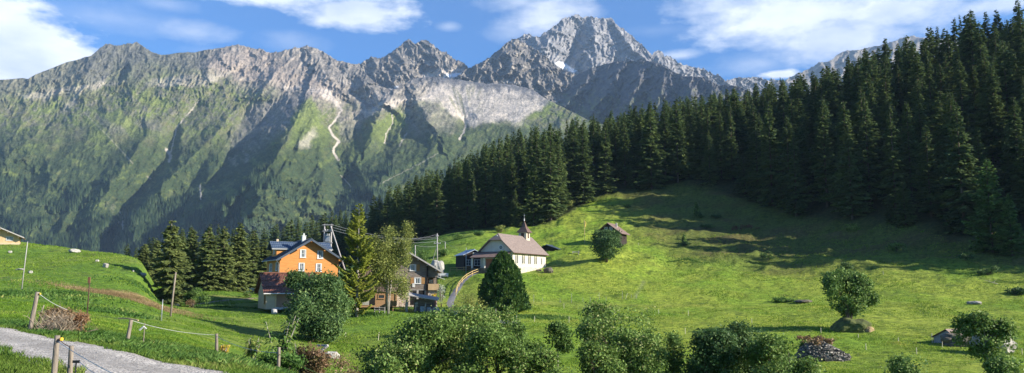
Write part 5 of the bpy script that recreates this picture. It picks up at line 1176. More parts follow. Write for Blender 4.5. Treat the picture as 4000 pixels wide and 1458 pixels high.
for sx_ in (-1, 1): b_.slab([(0, -1.15, kr+.1), (sx_*(kw+.9), -1.15, ke+.05), (sx_*(kw+.9), -1.1, ke+.05), (0, -1.1, kr+.1)], .24)
b_.build('barge_board', M_greywood, K)
b_ = MB()
for t_ in (.0, .3, .62, .93):
    for sx_ in ((-1, 1) if t_ else (1,)): xx = sx_*t_*kw; zz = kr-slp*abs(xx)-.36; b_.box(xx-.09, xx+.09, -1.0, -.003, zz-.1, zz+.1)
b_.build('purlin', M_greywood, K)
fk = Fr((0, 0, 0), (1, 0, 0), (0, -1, 0)); q = F/D3
b_ = MB(); fk.box(b_, kw*.64-.12, kw*.64+.14, .0, .2, 0.1, kr-slp*kw*.64-.35); fk.box(b_, kw-.16, kw-.02, -.25, -.02, ks, ks+2.1); b_.build('corner_post', M_blkwood, K)
window(K, fk, (1612-px3)/q, Zat(1046, D3)-g3, 1.12, 1.15, shut=M_shutter, shut_side=(0, 1), bars=0)
window(K, fk, (1631-px3)/q, Zat(1097, D3)-g3, 1.2, 1.1, shut=M_shutter, bars=0)
window(K, fk, (1560-px3)/q, Zat(1097, D3)-g3, 1.1, 1.0, shut=M_shutter, bars=0)
fk2 = Fr((0, .12, 0), (1, 0, 0), (0, -1, 0))
d_ = MB(); fk2.box(d_, .35, 1.3, 0, .05, .25, ks-.25); fk2.box(d_, 1.75, 2.7, 0, .05, .1, ks-.2); d_.build('basement_door', M_dark, K)
d_ = MB(); fk2.box(d_, 1.38, 1.68, 0, .09, .1, ks-.1); fk2.box(d_, .25, 2.8, .0, .10, ks-.13, ks-.03); d_.build('door_frame', M_greywood, K)
d_ = MB(); fk.box(d_, kw*.64+.14, kw+.25, -.15, .35, ks-.12, ks-.02); fk.box(d_, kw*.64+.14, kw+.25, .28, .35, ks-.02, ks+.95); d_.build('balcony', M_palewood, K)
window(K, Fr((0, 2.0, 0), (1, 0, 0), (0, -1, 0)), kw*.64+.85, ks+1.3, .9, 1.0, curtain=False, mat=M_hutwood)
d_ = MB(); d_.slab([(kw-.1, -.3, ks+2.2), (kw+1.3, -.3, ks+1.75), (kw+1.3, 1.2, ks+1.75), (kw-.1, 1.2, ks+2.2)], .06); d_.build('awning', M_white, K)
cl = MB(); fk.box(cl, (1613-px3)/q-.1, (1613-px3)/q+.35, .08, .1, Zat(1122, D3)-g3, Zat(1107, D3)-g3); cl.build('hanging_cloth', M_white, label='small white cloth hung under the lower window', cat='cloth').matrix_world = K.matrix_world if False else Matrix.Translation(K.location) @ Matrix.Rotation(R(11), 4, 'Z')
# rustic open shelter in front
D4 = 131.0; x4 = float(W(1582, 1190, D4)[0]); y4 = D4; g4 = float(ground(x4+4, D4))
S = empty('log_shelter', (x4, D4, g4), R(0), 'open log shelter with slanting plank roof and white trunk posts', 'shelter')
rr_ = random.Random(4)
def sx(px): return (px-1582)/F*D4
for (px, w, h) in [(1587, .2, 2.4), (1624, .13, 1.7), (1660, .14, 1.55), (1592, .12, 1.9)]:
    m_ = MB(); m_.tube([(sx(px), 0, -.1), (sx(px)+.08*rr_.uniform(-1, 1), .05, h*.5), (sx(px)+.1, 0, h)], [w, w*.85, w*.7], 8); m_.build('post', M_palerock, S, smooth=True)
m_ = MB(); m_.tube([(sx(1618), .1, .1), (sx(1632), 0, 1.7)], .07, 6); m_.tube([(sx(1633), .1, .9), (sx(1622), 0, 1.5)], .07, 6); m_.build('brace', M_palerock, S)
z1_, z2_ = Zat(1152, D4)-g4, Zat(1172, D4)-g4
m_ = MB(); m_.slab([(sx(1590), -.9, z1_), (sx(1712), -.9, z2_), (sx(1712), 1.6, z2_+.4), (sx(1590), 1.6, z1_+.4)], .13); m_.build('roof', M_greywood, S)
m_ = MB(); m_.box(sx(1612), sx(1690), 1.3, 1.45, 0, z2_+.1); m_.build('back_wall', M_dkwood, S)
MB().box(sx(1640), sx(1655), .5, .9, .1, .95).build('storage_box', M_lightroof, S); MB().box(sx(1665), sx(1680), .4, .9, .0, .8).build('storage_box', M_lightroof, S)
def rock(name, x, y, z, sx_, sy_, sz_, seed, mat, rough=.17, **k):
    import bmesh
    bm = bmesh.new(); bmesh.ops.create_icosphere(bm, subdivisions=4, radius=1.0)
    co_ = np.array([v.co[:] for v in bm.verts]); s = seed*3.1
    n = fbm(co_[:, 0]*1.1+s+co_[:, 2]*.7, co_[:, 1]*1.1-s, 4, seed)+fbm(co_[:, 2]*1.2+s, co_[:, 0]*1.2+s, 3, seed+3)
    cut = np.clip(np.abs(co_), 0, .84)*np.sign(co_)
    for v, c, a in zip(bm.verts, cut, n): c2 = c*(1+rough*a*1.6); v.co = (c2[0]*sx_/.8, c2[1]*sy_/.8, c2[2]*sz_/.8)
    me = bpy.data.meshes.new(name); bm.to_mesh(me); bm.free(); me.materials.append(mat)
    o = bpy.data.objects.new(name, me); link(o); o.location = (x, y, z); o.rotation_euler = (0, 0, seed*.7); return tag(o, **k)
def rockpx(name, px, py, wpx, hpx, seed, mat, **k):
    x, y, z = hit(px, py); w = wpx/F*y/2; h = hpx/F*y/2; return rock(name, x, y, z+h*.75, w, w*.8, h*1.1, seed, mat, **k)
for (px, py, w, h, sd_, lb) in [(1703, 1190, 22, 24, 3, 'pale boulder at the right end of the log shelter'), (1681, 1192, 16, 18, 4, 'small pale boulder beneath the shelter roof'), (1733, 1160, 12, 16, 5, 'standing stone right of the log shelter')]:
    x = float(W(px, py, 131)[0]); z = float(ground(x, 131)); rock('boulder', x, 131, z+.3, w/F*131/2, .5, h/F*131/2, sd_, M_palerock, label=lb, cat='boulder')
bl = MB(); x, y, _ = W(1706, 1058, 178); gz_ = float(ground(float(x), 178))
rock('boulder', float(x), 178, gz_+1.4, 1.5, 1.3, 2.3, 9, M_palerock, rough=.15, label='big pale standing boulder behind the dark house roof edge', cat='boulder')
bn = empty('bench', (float(W(1735, 1068, 176)[0]), 176, float(ground(float(W(1735, 1068, 176)[0]), 176))), 0, 'white bench beside the pale standing boulder', 'bench')
for nm, b in [('seat', (-.9, .9, -.2, .25, .42, .5)), ('backrest', (-.9, .9, .22, .28, .6, 1.1)), ('leg', (-.85, -.75, -.2, .26, 0, .6)), ('leg', (.75, .85, -.2, .26, 0, .6))]: MB().box(*b).build(nm, M_white, bn)
# flower pots and the white flowering bush by the basement
for (px, py, c, lb) in [(1678, 1162, (.45, .12, .05), 'red flowers in a pot on the shelter roof edge'), (1697, 1153, (.75, .55, .04), 'yellow flowers by the stone basement')]:
    x = float(W(px, py, 134)[0]); z = Zat(py+8, 134); gp = float(ground(x, 134))
    mt = pmat('petal', c, None, 2, .7); v, f, t, C_ = leafy(.45, .35, 7, 420, .14, .95 if False else z-gp+.2, .3, 20, .2, 3)
    e = empty('flower_pot', (x, 134, gp), 0, lb, 'flower pot'); MB().lathe([(.2, 0), (.3, .1), (.34, z-gp-.1), (.3, z-gp-.05)], (0, 0, 0), 10).build('pot', M_brick, e); obj('flowers', npmesh('flowers', v, f, mt), e)
bush('flowering_bush', 1724, 138, 1112, 26, 71, leafmat('white_petals', (.3, .34, .25), (.75, .76, .7), trans=.2), 1500, .12, stems=2, clump=.35, label='white flowering bush beside the dark house balcony', cat=B)

# ------------------------------------------------------------------ chapel
D5 = 175.0; th = R(65); cpx = 2003; xc = float(W(cpx, 1060, D5)[0]); g5 = Zat(1064, D5)
C5 = empty('chapel', (xc, D5, g5), th, 'cream chapel with brown shingle roof, stone plinth and little spire', 'chapel')
L5, W5 = 19.0, 8.0   # local: x along the long wall (receding right), y to the left: the gable is the x=0 face
e5 = Zat(979, D5)-g5; r5 = Zat(914, 178.5)-g5; pz = 1.25
w_ = MB(); w_.prism([(0, pz), (W5, pz), (W5, e5), (W5/2, r5-.35), (0, e5)], 0, L5, 'x'); w_.build('wall', M_plaster, C5)
w_ = MB(); w_.prism([(.03, pz+.01), (W5-.03, pz+.01), (W5-.03, e5-.05), (W5/2, r5-.45), (.03, e5-.05)], -.03, -.0005, 'x'); w_.build('gable_render', M_greypl, C5)
w_ = MB(); w_.box(-.08, L5+.08, -.08, W5+.08, -1.2, pz-.002); w_.build('plinth', M_stonewall, C5)
o5 = .65; s5 = (r5-e5)/(W5/2); hz = 1.6
r_ = MB(); y0, y1, ym = -o5, W5+o5, W5/2; ee = e5-o5*s5+.15; rt = r5+.1; xf, xb = -.9, L5+.7
fy = hz/(rt-ee)*(W5/2+o5)       # half hip at the gable over the door
for sy, yy in ((1, y0), (-1, y1)):
    r_.slab([(xf, yy, ee), (xb, yy, ee), (xb, ym, rt), (xf+1.7, ym, rt), (xf, ym-sy*fy, rt-hz)], .16)
r_.slab([(xf, ym-fy, rt-hz), (xf+1.7, ym, rt), (xf, ym+fy, rt-hz)], .16)
rf5 = r_.build('roof', M_shingle, C5)
e_ = MB(); e_.tube([(xf, y0-.06, ee-.06), (xb, y0-.06, ee-.06)], .08, 6); e_.tube([(L5+.05, -.12, ee), (L5+.05, -.12, .2)], .05, 6); e_.tube([(xf+1.7, ym, rt), (xf+1.7, ym, rt+.7)], .04, 5); e_.build('gutter', M_hutwood, rf5)
f5 = Fr((0, 0, 0), (1, 0, 0), (0, -1, 0))
def lancet(a, zb, w, h):
    f_ = MB(); prof = [(-w/2, 0), (w/2, 0), (w/2, h*.72), (w*.28, h*.88), (0, h), (-w*.28, h*.88), (-w/2, h*.72)]
    def ext(mb, pr, b0, b1):
        n = len(pr); vs = [f5.p(a+x, b0, zb+z) for x, z in pr]+[f5.p(a+x, b1, zb+z) for x, z in pr]
        mb.add(vs, [tuple(range(n)), tuple(range(n, 2*n))[::-1]]+[(i, n+i, n+(i+1) % n, (i+1) % n) for i in range(n)])
    k = 1.28; ext(f_, [(x*k, (z-h/2)*1.07+h/2) for x, z in prof], 0, .035); wf = f_.build('window', M_greypl, C5)
    g_ = MB(); ext(g_, prof, .036, .045); g_.build('pane', M_glass, wf)
for a in (1.6, 2.5, 5.2, 6.1, 8.7, 9.6, 12.2, 13.1, 16.4): lancet(a, pz+.75, .5, 2.15 if a < 15 else 1.75)
sl5 = MB()
for a in (2.05, 5.65, 9.15, 12.65, 16.4): f5.box(sl5, a-1.0, a+1.0, .0, .08, pz+.52, pz+.62)
sl5.build('sill', M_greypl, C5)
fg5 = Fr((-.03, 0, 0), (0, 1, 0), (-1, 0, 0))
o_ = MB(); n = 16
for (ra, b1, nm, mt) in ((.62, .06, 'round_window', M_white), (.42, .075, 'pane', M_glass)):
    o_ = MB(); vs = [fg5.p(W5*.36+ra*math.cos(2*math.pi*i/n), 0, e5+.75+ra*math.sin(2*math.pi*i/n)) for i in range(n)]+[fg5.p(W5*.36+ra*math.cos(2*math.pi*i/n), b1, e5+.75+ra*math.sin(2*math.pi*i/n)) for i in range(n)]
    o_.add(vs, [tuple(range(n)), tuple(range(n, 2*n))[::-1]]+[(i, n+i, n+(i+1) % n, (i+1) % n) for i in range(n)]); prt = o_.build(nm, mt, C5 if nm == 'round_window' else rw)
    if nm == 'round_window': rw = prt
# porch
p_ = MB(); p_.slab([(-.035, .4, e5-.15), (-.035, W5+.6, e5-.15), (-3.6, W5+.9, e5-1.5), (-3.6, .1, e5-1.5)], .16); p_.build('porch_roof', M_rustroof, C5)
for yy in (.5, 3.0, 5.4, W5+.4): MB().box(-3.4, -3.1, yy-.16, yy+.16, .9, e5-1.5).build('porch_pillar', M_greypl, C5)
p_ = MB(); p_.box(-3.7, -.09, .2, W5+.7, -.9, .9); p_.build('porch_terrace', M_darkrock, C5)
p_ = MB(); fg5.box(p_, 4.0, 6.6, .0, .06, 1.0, 3.0); p_.build('brick_panel', M_brick, C5)
p_ = MB(); fg5.box(p_, 1.5, 2.9, .0, .06, .95, 3.2); p_.build('door', M_blkwood, C5)
# belfry
tx5 = 15.2; ts = 1.02; tz = Zat(907, 190)-g5; ap = Zat(866, 190)-g5
b5 = MB(); b5.box(tx5-ts, tx5+ts, ym-ts, ym+ts, r5-2.2, tz); bel = b5.build('belfry', M_plaster, C5)
lv = MB()
for (fx) in (Fr((tx5, ym-ts, 0), (1, 0, 0), (0, -1, 0)), Fr((tx5-ts, ym, 0), (0, 1, 0), (-1, 0, 0))): fx.box(lv, -.38, .38, .0, .06, tz-1.5, tz-.25)
lv.build('louvre', M_hutwood, bel)
sp5 = MB(); lev = [(ts+.5, tz-.12), (ts+.12, tz+.42), (ts*.55, tz+1.25), (ts*.26, tz+2.1), (.03, ap+.35)]; vs = []; fs = []
for (r0_, z0_) in lev: vs += [(tx5-r0_, ym-r0_, z0_), (tx5+r0_, ym-r0_, z0_), (tx5+r0_, ym+r0_, z0_), (tx5-r0_, ym+r0_, z0_)]
for i in range(4):
    for j in range(4): fs.append((i*4+j, i*4+(j+1) % 4, i*4+4+(j+1) % 4, i*4+4+j))
fs += [(0, 3, 2, 1), (16, 17, 18, 19)]; sp5.add(vs, fs); spo = sp5.build('spire', M_tshingle, bel)
t5 = MB(); t5.lathe([(.16, 0), (.12, .3), (.03, .75)], (tx5, ym, ap+.2), 8); t5.build('spire_tip', M_white, spo)
t5 = MB(); t5.box(tx5-.025, tx5+.025, ym-.025, ym+.025, ap+.9, ap+1.9); t5.box(tx5-.28, tx5+.28, ym-.022, ym+.022, ap+1.45, ap+1.51); t5.build('cross', M_steel, spo)
# mossy boulder at the far corner
rockpx('boulder', 2142, 1066, 34, 20, 12, M_darkrock, label='dark mossy boulder at the right corner of the chapel', cat='boulder')
# dark huts beside and behind the chapel
def hut(name, px, pb, D, rz, w, d, hw, rise, wall, roof, label, wins=(), ov=.4, side_wins=(), zoff=0.0, chim=None, cat='hut', base=None):
    x = float(W(px, pb, D)[0]); z = Zat(pb, D)+zoff
    h_ = empty(name, (x, D, z), R(rz), label, cat); m_ = MB(); gable_house_walls(m_, 0, w, 0, d, -1.5 if base is None else base, hw, hw+rise); m_.build('wall', wall, h_)
    if base is not None: MB().box(-.05, w+.05, -.05, d+.05, -1.5, base-.002).build('foundation', M_conc, h_)
    s_ = rise/(w/2); roof_y(h_, -ov, w+ov, w/2, -ov*1.3, d+ov, hw-ov*s_+.08, hw-ov*s_+.08, hw+rise+.1, .12, roof)
    ff = Fr((0, 0, 0), (1, 0, 0), (0, -1, 0)); fs_ = Fr((w, 0, 0), (0, 1, 0), (1, 0, 0))
    for (a, c, ww, hh_, kk) in wins: window(h_, ff, a, c, ww, hh_, **kk)
    for (a, c, ww, hh_, kk) in side_wins: window(h_, fs_, a, c, ww, hh_, **kk)
    if chim: cc_ = MB(); cc_.box(*chim); cc_.build('chimney', M_conc, h_)
    return h_
kk = dict(fw=.1, curtain=False, sill=False)
hut('hut', 1812, 1043, 186, 20, 5.0, 7, 2.9, 1.1, M_blkwood, M_lightroof, 'small black hut with white windows and pale blue roof left of the chapel', [(1.1, 1.0, 1.3, 1.4, kk), (3.3, 1.0, 1.6, 1.5, kk), (2.6, 2.9, .8, 1.0, kk)])
hut('hut', 2098, 1010, 218, -25, 6, 6.5, 2.6, 1.0, M_blkwood, M_bluemetal, 'dark hut with blue striped roof half hidden behind the chapel', ov=.6)
hut('hillside_hut', 2334, 951, 219, -24, 6.4, 7.0, 3.1, 2.35, M_blkwood, M_rustroof, 'dark wooden hut with pale roof edge on the hillside', [(2.5, 3.9, .95, 1.15, kk), (3.9, 3.9, .95, 1.15, kk)], .9, [(4.2, 1.6, .9, 1.2, dict(kk, mat=M_hutwood))], chim=(4.2, 4.6, 3.5, 3.9, 4.3, 5.75))
# chalet at the left edge
xl, yl, zl = hit(74, 955); yl = 163.0; xl = float(W(74, 955, yl)[0])
Cb = empty('chalet', (xl-6.8*math.cos(R(30)), yl-6.8*math.sin(R(30)), Zat(957, yl)), R(30), 'pale timber chalet with white windows at the left edge', 'house')
cw, ch_, crr = 6.8, 1.55, 1.75
m_ = MB(); gable_house_walls(m_, 0, cw, 0, 8, .35, ch_+.25, ch_+crr); m_.build('wall', M_palewood, Cb); MB().box(-.06, cw+.06, -.06, 8.06, -1.5, .348).build('foundation', M_cream, Cb)
sL = (crr-.25)/(cw/2); rL = roof_y(Cb, -.9, cw+.9, cw/2, -1.3, 8.5, ch_+.25-.9*sL+.1, ch_+.25-.9*sL+.1, ch_+crr+.12, .16, M_rustroof)
b_ = MB()
for sx_ in (-1, 1): b_.slab([(cw/2, -1.36, ch_+crr+.14), (cw/2+sx_*(cw/2+.9), -1.36, ch_+.25-.9*sL+.12), (cw/2+sx_*(cw/2+.9), -1.3, ch_+.25-.9*sL+.12), (cw/2, -1.3, ch_+crr+.14)], .2)
b_.build('barge_board', M_greywood, rL)
b_ = MB()
for xx in (.1, cw*.3, cw/2, cw*.7, cw-.1): zz = ch_+crr-abs(xx-cw/2)*sL-.22; b_.box(xx-.1, xx+.1, -1.2, -.003, zz-.1, zz+.08)
b_.build('purlin', M_palewood, Cb)
for a in (2.4, 5.1, .7): window(Cb, Fr((0, 0, 0), (1, 0, 0), (0, -1, 0)), a, 1.25, 1.25, .78, fw=.1, mull=3, bars=1, curtain=False)

# ------------------------------------------------------------------ shed and its boulder on the right
xs_, ys_, zs_ = hit(3702, 1345)
Sh = empty('shed', (xs_, ys_, zs_-.05), R(-28), 'small grey plank shed with a rusty purple corrugated roof', 'shed')
m_ = MB(); m_.prism([(0, -.3), (2.2, -.3), (2.2, 1.35), (.35, 1.95), (0, 1.75)], 0, 1.0, 'y')
m_ = MB(); # local x: depth backwards-left, y: along the ridge to the right
m_.prism([(-1.7, -.3), (.35, -.3), (.35, 1.45), (0, 1.62), (-1.7, .75)], 0, 2.6, 'y')
me_ = m_.build('wall', M_greywood, Sh)
r_ = MB(); r_.slab([(-1.95, -.25, .72), (0, -.25, 1.74), (0, 2.75, 1.74), (-1.95, 2.75, .72)], .06); r_.build('roof', M_brownmetal, Sh)
r_ = MB()
vs = []; fs = []; n = 9
for i in range(n*2+1):
    t_ = i/(n*2); xx = t_*.95; zz = 1.74-.75*t_+(.025 if i % 2 else -.025)
    vs += [(xx, -.25, zz), (xx, 2.75, zz), (xx, -.25, zz-.04), (xx, 2.75, zz-.04)]
for i in range(n*2): o_ = i*4; fs += [(o_, o_+4, o_+5, o_+1), (o_+2, o_+3, o_+7, o_+6)]
r_.add(vs, fs); r_.build('roof_panel', M_rustroof, Sh)
Sh.rotation_euler = (0, 0, R(-62))
rockpx('boulder', 3880, 1382, 125, 84, 21, M_rock, label='huge lichen covered boulder behind the young sycamore', cat='boulder')
rockpx('boulder', 3735, 1352, 90, 46, 22, M_darkrock, label='mossy boulder leaning on the front of the shed', cat='boulder')
# mound under the lone tree
xm_, ym_, zm_ = hit(3335, 1296)
rock('mound', xm_, ym_+.6, zm_+.25, 1.95, 1.7, 1.2, 31, pmat('mossy_earth', (.085, .105, .03), (.045, .045, .02), 1.6, .95, .8, 6, c3=(.15, .16, .045)), rough=.16, label='dark mossy mound carrying the lone leafy tree', cat='mound')
rock('boulder', xm_+1.5, ym_-.5, zm_+.1, .95, .7, .5, 33, pmat('ochre_rock', (.34, .25, .12), (.18, .13, .07), 2.0, .95, .8, 8), label='pale ochre rock at the right foot of the mound', cat='boulder')
tr_ = bush('maple_tree', 3322, 0, 1055, 178, 80, M_ash, 19000, .22, stems=7, zlow=.18, r0=.07, base=1290, clump=.55, lobes=8, hollow=.35, label='lone leafy tree growing on a mossy mound in the meadow', cat=T)
tr_.location.z += .25
# dry stone heap: every stone is real, one heap
def stone_heap():
    import bmesh
    x0, y0, z0 = hit(3232, 1412); r = random.Random(8); rad = 100/F*y0
    bm = bmesh.new(); dom = bmesh.ops.create_icosphere(bm, subdivisions=3, radius=1.0)
    for v in bm.verts: v.co = (v.co.x*rad*.9, v.co.y*rad*.55, max(v.co.z, -.2)*1.75*(1-.25*(v.co.x > .5)))
    def stone(c, s):
        g = bmesh.ops.create_cube(bm, size=1.0); m = Matrix.Translation(c) @ Matrix.Rotation(r.uniform(-.35, .35), 4, 'X') @ Matrix.Rotation(r.uniform(-.35, .35), 4, 'Y') @ Matrix.Rotation(r.uniform(-.6, .6), 4, 'Z')
        for v in g['verts']: v.co = m @ Vector((v.co.x*s[0]*r.uniform(.75, 1.1), v.co.y*s[1]*r.uniform(.8, 1.1), v.co.z*s[2]*r.uniform(.7, 1.1)))
    for k in range(14):
        zz = .05+k*.135
        for i in range(46):
            th = math.pi+math.pi*i/46+r.uniform(-.03, .03); q = zz/1.95
            if q > 1: continue
            k_ = math.sqrt(max(0, 1-q*q)); xx = math.cos(th)*rad*k_; yy = math.sin(th)*rad*.58*k_
            if xx > 0 and zz > 1.75*(1-.72*xx/rad): continue
            if r.random() < .3: continue
            stone(Vector((xx+r.uniform(-.05, .05), yy+r.uniform(-.08, .05), zz)), (r.uniform(.2, .5), r.uniform(.25, .4), r.uniform(.09, .19)))
    me = bpy.data.meshes.new('stone_heap'); bm.to_mesh(me); bm.free()
    m, nt, b, out = new_mat('dry_stones'); g = N(nt, 'ShaderNodeNewGeometry'); c = ramp(nt, g.outputs['Random Per Island'], [(0, (.05, .045, .04)), (.5, (.12, .11, .095)), (1, (.27, .25, .22))]); nt.links.new(c, b.inputs['Base Color']); b.inputs['Roughness'].default_value = .95
    me.materials.append(m); o = obj('stone_heap', me, None, (x0, y0+rad*.5, z0-.05), label='rounded heap of dry piled dark stones in the meadow', cat='stone heap')
    v, f, t, C_ = leafy(rad*.75, .35, 5, 1400, .2, 1.85, .3, 20, .3, 4); o2 = obj('weed_tuft', npmesh('weed_tuft', v+np.array([-.3, 0, 0]), f, M_dry, False, None, None, t), None, (x0, y0+rad*.5, z0), label='dry straw coloured weeds growing on top of the stone heap', cat='weeds')
stone_heap()
bush('shrub', 3155, 0, 1338, 56, 88, M_ash, 1800, .14, stems=3, base=1392, clump=.35, label='green bush at the left end of the stone heap', cat=B)
# scattered rocks
rg = 'pale rocks strewn on the left hill'
for (px, py, w, h, sd_, mt, lb) in [(39, 988, 13, 8, 41, M_palerock, 'small pale rock below the chalet'), (291, 987, 34, 14, 42, M_palerock, 'broad pale flat boulder on the hill crest'), (379, 1024, 14, 9, 43, M_palerock, 'small pale rock left of the round grey one'), (413, 1045, 20, 16, 44, M_rock, 'round grey rock on the middle of the left hill'),
        (566, 1022, 26, 12, 45, M_palerock, 'flat white rock beside the spruce cluster'), (557, 1080, 22, 13, 46, M_palerock, 'pale rock low on the hill left of the spruces'), (520, 1063, 7, 6, 47, M_palerock, 'tiny pale stone on the left hill slope'), (119, 1068, 18, 10, 48, M_palerock, 'pale stone right of the leaning pole'), (80, 1056, 26, 6, 49, M_palerock, 'flat low stone left of the leaning pole'),
        (1887, 1262, 26, 18, 50, M_palerock, 'white stone edging the gravel path below the cypress'), (1915, 1232, 34, 34, 51, pmat('orange_stone', (.55, .33, .2), (.35, .2, .12), 2.5, .95, .8, 7), 'heap of orange brown stones by the path'), (1965, 1362, 50, 16, 52, M_palerock, 'flat white stones half hidden by the thicket'),
        (3805, 1190, 46, 12, 53, M_rock, 'ochre rock lying in the right meadow'), (2105, 1060, 18, 8, 54, M_darkrock, 'low stone by the chapel wall foot'), (3135, 1182, 60, 10, 55, M_darkrock, 'half buried stones in the middle of the meadow'), (790, 1135, 24, 8, 56, M_palerock, 'pale stones behind the yellow bank'),
        (690, 1196, 20, 10, 57, M_palerock, 'whitish stones at the foot of the telephone pole'), (1290, 1400, 60, 26, 58, M_palerock, 'pale stones lying under the reddish weeds')]:
    rockpx('rock', px, py, w, h, sd_, mt, label=lb, cat='rock', group=rg if px < 600 else None)
xm2 = hit(975, 1098); v = empty('parked_car', (float(W(968, 1095, 190)[0]), 190, float(ground(float(W(968, 1095, 190)[0]), 190))), R(15), 'white vehicle glimpsed between the spruces and the orange house', 'vehicle')
m_ = MB(); m_.prism([(-1.6, .35), (1.6, .35), (1.6, 1.1), (1.0, 1.25), (.6, 1.75), (-1.4, 1.75), (-1.6, 1.2)], -.8, .8, 'y'); m_.build('body', M_white, v, bevel=.08)
m_ = MB(); m_.prism([(-1.3, 1.2), (.85, 1.2), (.5, 1.65), (-1.25, 1.65)], -.815, -.8, 'y'); m_.build('window', M_glass, v)
for xx in (-1.0, 1.0):
    m_ = MB(); vs = [(xx+.33*math.cos(2*math.pi*i/12), yy, .33+.33*math.sin(2*math.pi*i/12)) for yy in (-.85, -.65) for i in range(12)]
    m_.add(vs, [tuple(range(12)), tuple(range(12, 24))[::-1]]+[(i, 12+i, 12+(i+1) % 12, (i+1) % 12) for i in range(12)]); m_.build('wheel', M_black, v)
# ------------------------------------------------------------------ poles, wires, rails, fences
def seg_pt(px, py, D):
    x, y, z = W(px, py, D); return Vector((float(x), float(y), float(z)))
def pole(px_b, px_t, top, D, r, label, mat=None, arms=(), brace=None, group=None, name='utility_pole', base=None):
    if base is not None:
        x, y, z = hit(px_b, base); D = y
    else:
        x, y, z = float(W(px_b, 1100, D)[0]), D, None; z = float(ground(x, D))
    t = seg_pt(px_t, top, D); e = empty(name, (x, y, z), 0, label, 'pole', group); L = t-Vector((x, y, z))
    MB().tube([(0, 0, -.4), tuple(L*.5), tuple(L)], [r, r*.9, r*.75], 8).build('shaft', mat or M_post, e, smooth=True)
    for (f, w) in arms:
        p = L*f; MB().box(p.x-w, p.x+w, p.y-.12, p.y+.02, p.z-.07, p.z+.07).build('crossarm', M_greywood, e)
        for q in (-.85, -.3, .3, .85): MB().lathe([(.05, 0), (.07, .08), (.04, .2)], (p.x+q*w, p.y-.05, p.z+.07), 6).build('insulator', M_white, e)
    if brace: MB().tube([(brace[0], brace[1], -.3), tuple(L*brace[2])], .08, 6).build('brace', mat or M_post, e)
    return t
tA = pole(1707, 1708, 912, 200, .17, 'tallest grey utility pole with two crossarms between house and chapel', M_greywood, ((.9, .35), (.66, .85)), (-1.6, 1.5, .6))
tB = pole(1622, 1622, 958, 182, .14, 'pale utility pole rising behind the dark log house roof', M_greywood)
tC = pole(1577, 1577, 944, 192, .10, 'left one of two thin poles beside the willow', M_greywood)
tC2 = pole(1584, 1584, 945, 192, .09, 'right one of two thin poles beside the willow', M_greywood)
tD = pole(1738, 1739, 945, 214, .11, 'thin pole right of the tallest utility pole', M_greywood)
pole(1820, 1821, 968, 178, .09, 'slim grey lamp pole left of the small black hut', M_steel)
pole(665, 687, 1064, 0, .12, 'slanting telephone pole in front of the spruce cluster', M_post, name='telephone_pole', base=1238)
pole(84, 108, 944, 0, .055, 'thin leaning mossy pole below the chalet', M_greywood, name='wooden_pole', base=1132)
p3 = pole(337, 351, 1086, 0, .035, 'thin dark iron post beside the gravel road', M_hutwood, name='iron_post', base=1268)
cap_ = MB(); cap_.box(-.09, .03, -.03, .03, -.28, .05); o_ = cap_.build('insulator', pmat('rust', (.22, .10, .06), None, 3, .8), label='small rusty box clipped to the top of the iron post', cat='insulator box'); o_.location = p3
pole(630, 636, 1170, 0, .05, 'short greenish stake leaning beside the telephone pole', M_steel, name='wooden_pole', base=1252)
# H frame with transformer
Dh = 152.0; xh = float(W(1281, 900, Dh)[0]); gh = float(ground(xh, Dh)); e = empty('transformer_frame', (xh, Dh, gh), 0, 'double pole transformer frame rising behind the orange house roof', 'power pole')
zt = Zat(876, Dh)-gh; hw = 13.5/F*Dh
for s in (-1, 1): MB().tube([(s*hw, 0, -.4), (s*hw, 0, zt)], [.17, .13], 8).build('pole', M_greywood, e, smooth=True)
for zz in (zt-.15, zt-1.35, zt-3.6): MB().box(-hw-.35, hw+.35, -.2, -.17+.05, zz-.08, zz+.08).build('crossbar', M_greywood, e)
m_ = MB(); m_.box(-.42, .42, -.3, .4, zt-3.4, zt-2.35); m_.box(-.5, .5, -.36, .46, zt-2.35, zt-2.28); m_.build('transformer', M_steel, e)
for xx in (-.3, 0, .3): MB().lathe([(.05, 0), (.1, .1), (.05, .2), (.1, .3), (.04, .45)], (xx, -.05, zt-2.28), 7).build('insulator', M_white, e); MB().lathe([(.05, 0), (.09, .1), (.05, .3)], (xx*1.4, -.15, zt-1.27), 7).build('insulator', M_white, e)
p1 = seg_pt(1292, 884, Dh)-Vector((xh, Dh, gh)); p2 = seg_pt(1333, 1010, Dh-3)-Vector((xh, Dh, gh)); p2b = p1+(p2-p1)*1.9
MB().tube([tuple(p1), tuple(p2b)], .13, 7).build('brace', M_greywood, e)
def wire(a, b, sag, label, group, r=.022, mat=None, name='power_line', n=14):
    pts = [tuple(a.lerp(b, i/n)-Vector((0, 0, sag*4*(i/n)*(1-i/n)))) for i in range(n+1)]
    return MB().tube(pts, r, 4, cap=False).build(name, mat or M_wire, label=label, cat='wire', group=group)
Hh = Vector((xh, Dh, gh)); wg = 'power lines strung over the hamlet'
for i, (dz, far) in enumerate([(-.15, (560, 975)), (-.75, (560, 990)), (-1.35, (560, 1008))]):
    wire(Hh+Vector((-hw-.3, 0, zt+dz)), seg_pt(far[0], far[1], 230), 1.6, ['top', 'middle', 'lowest'][i]+' wire running left from the transformer frame', wg)
for i, (dx, dz) in enumerate([(-.3, .05), (.3, .05), (0, -.4)]):
    wire(Hh+Vector((hw+.3, 0, zt-.15-.5*i)), tA+Vector((dx, 0, -1.0+dz-.3*i)), 1.2, ['upper', 'middle', 'lower'][i]+' wire from the transformer frame to the tallest pole', wg)
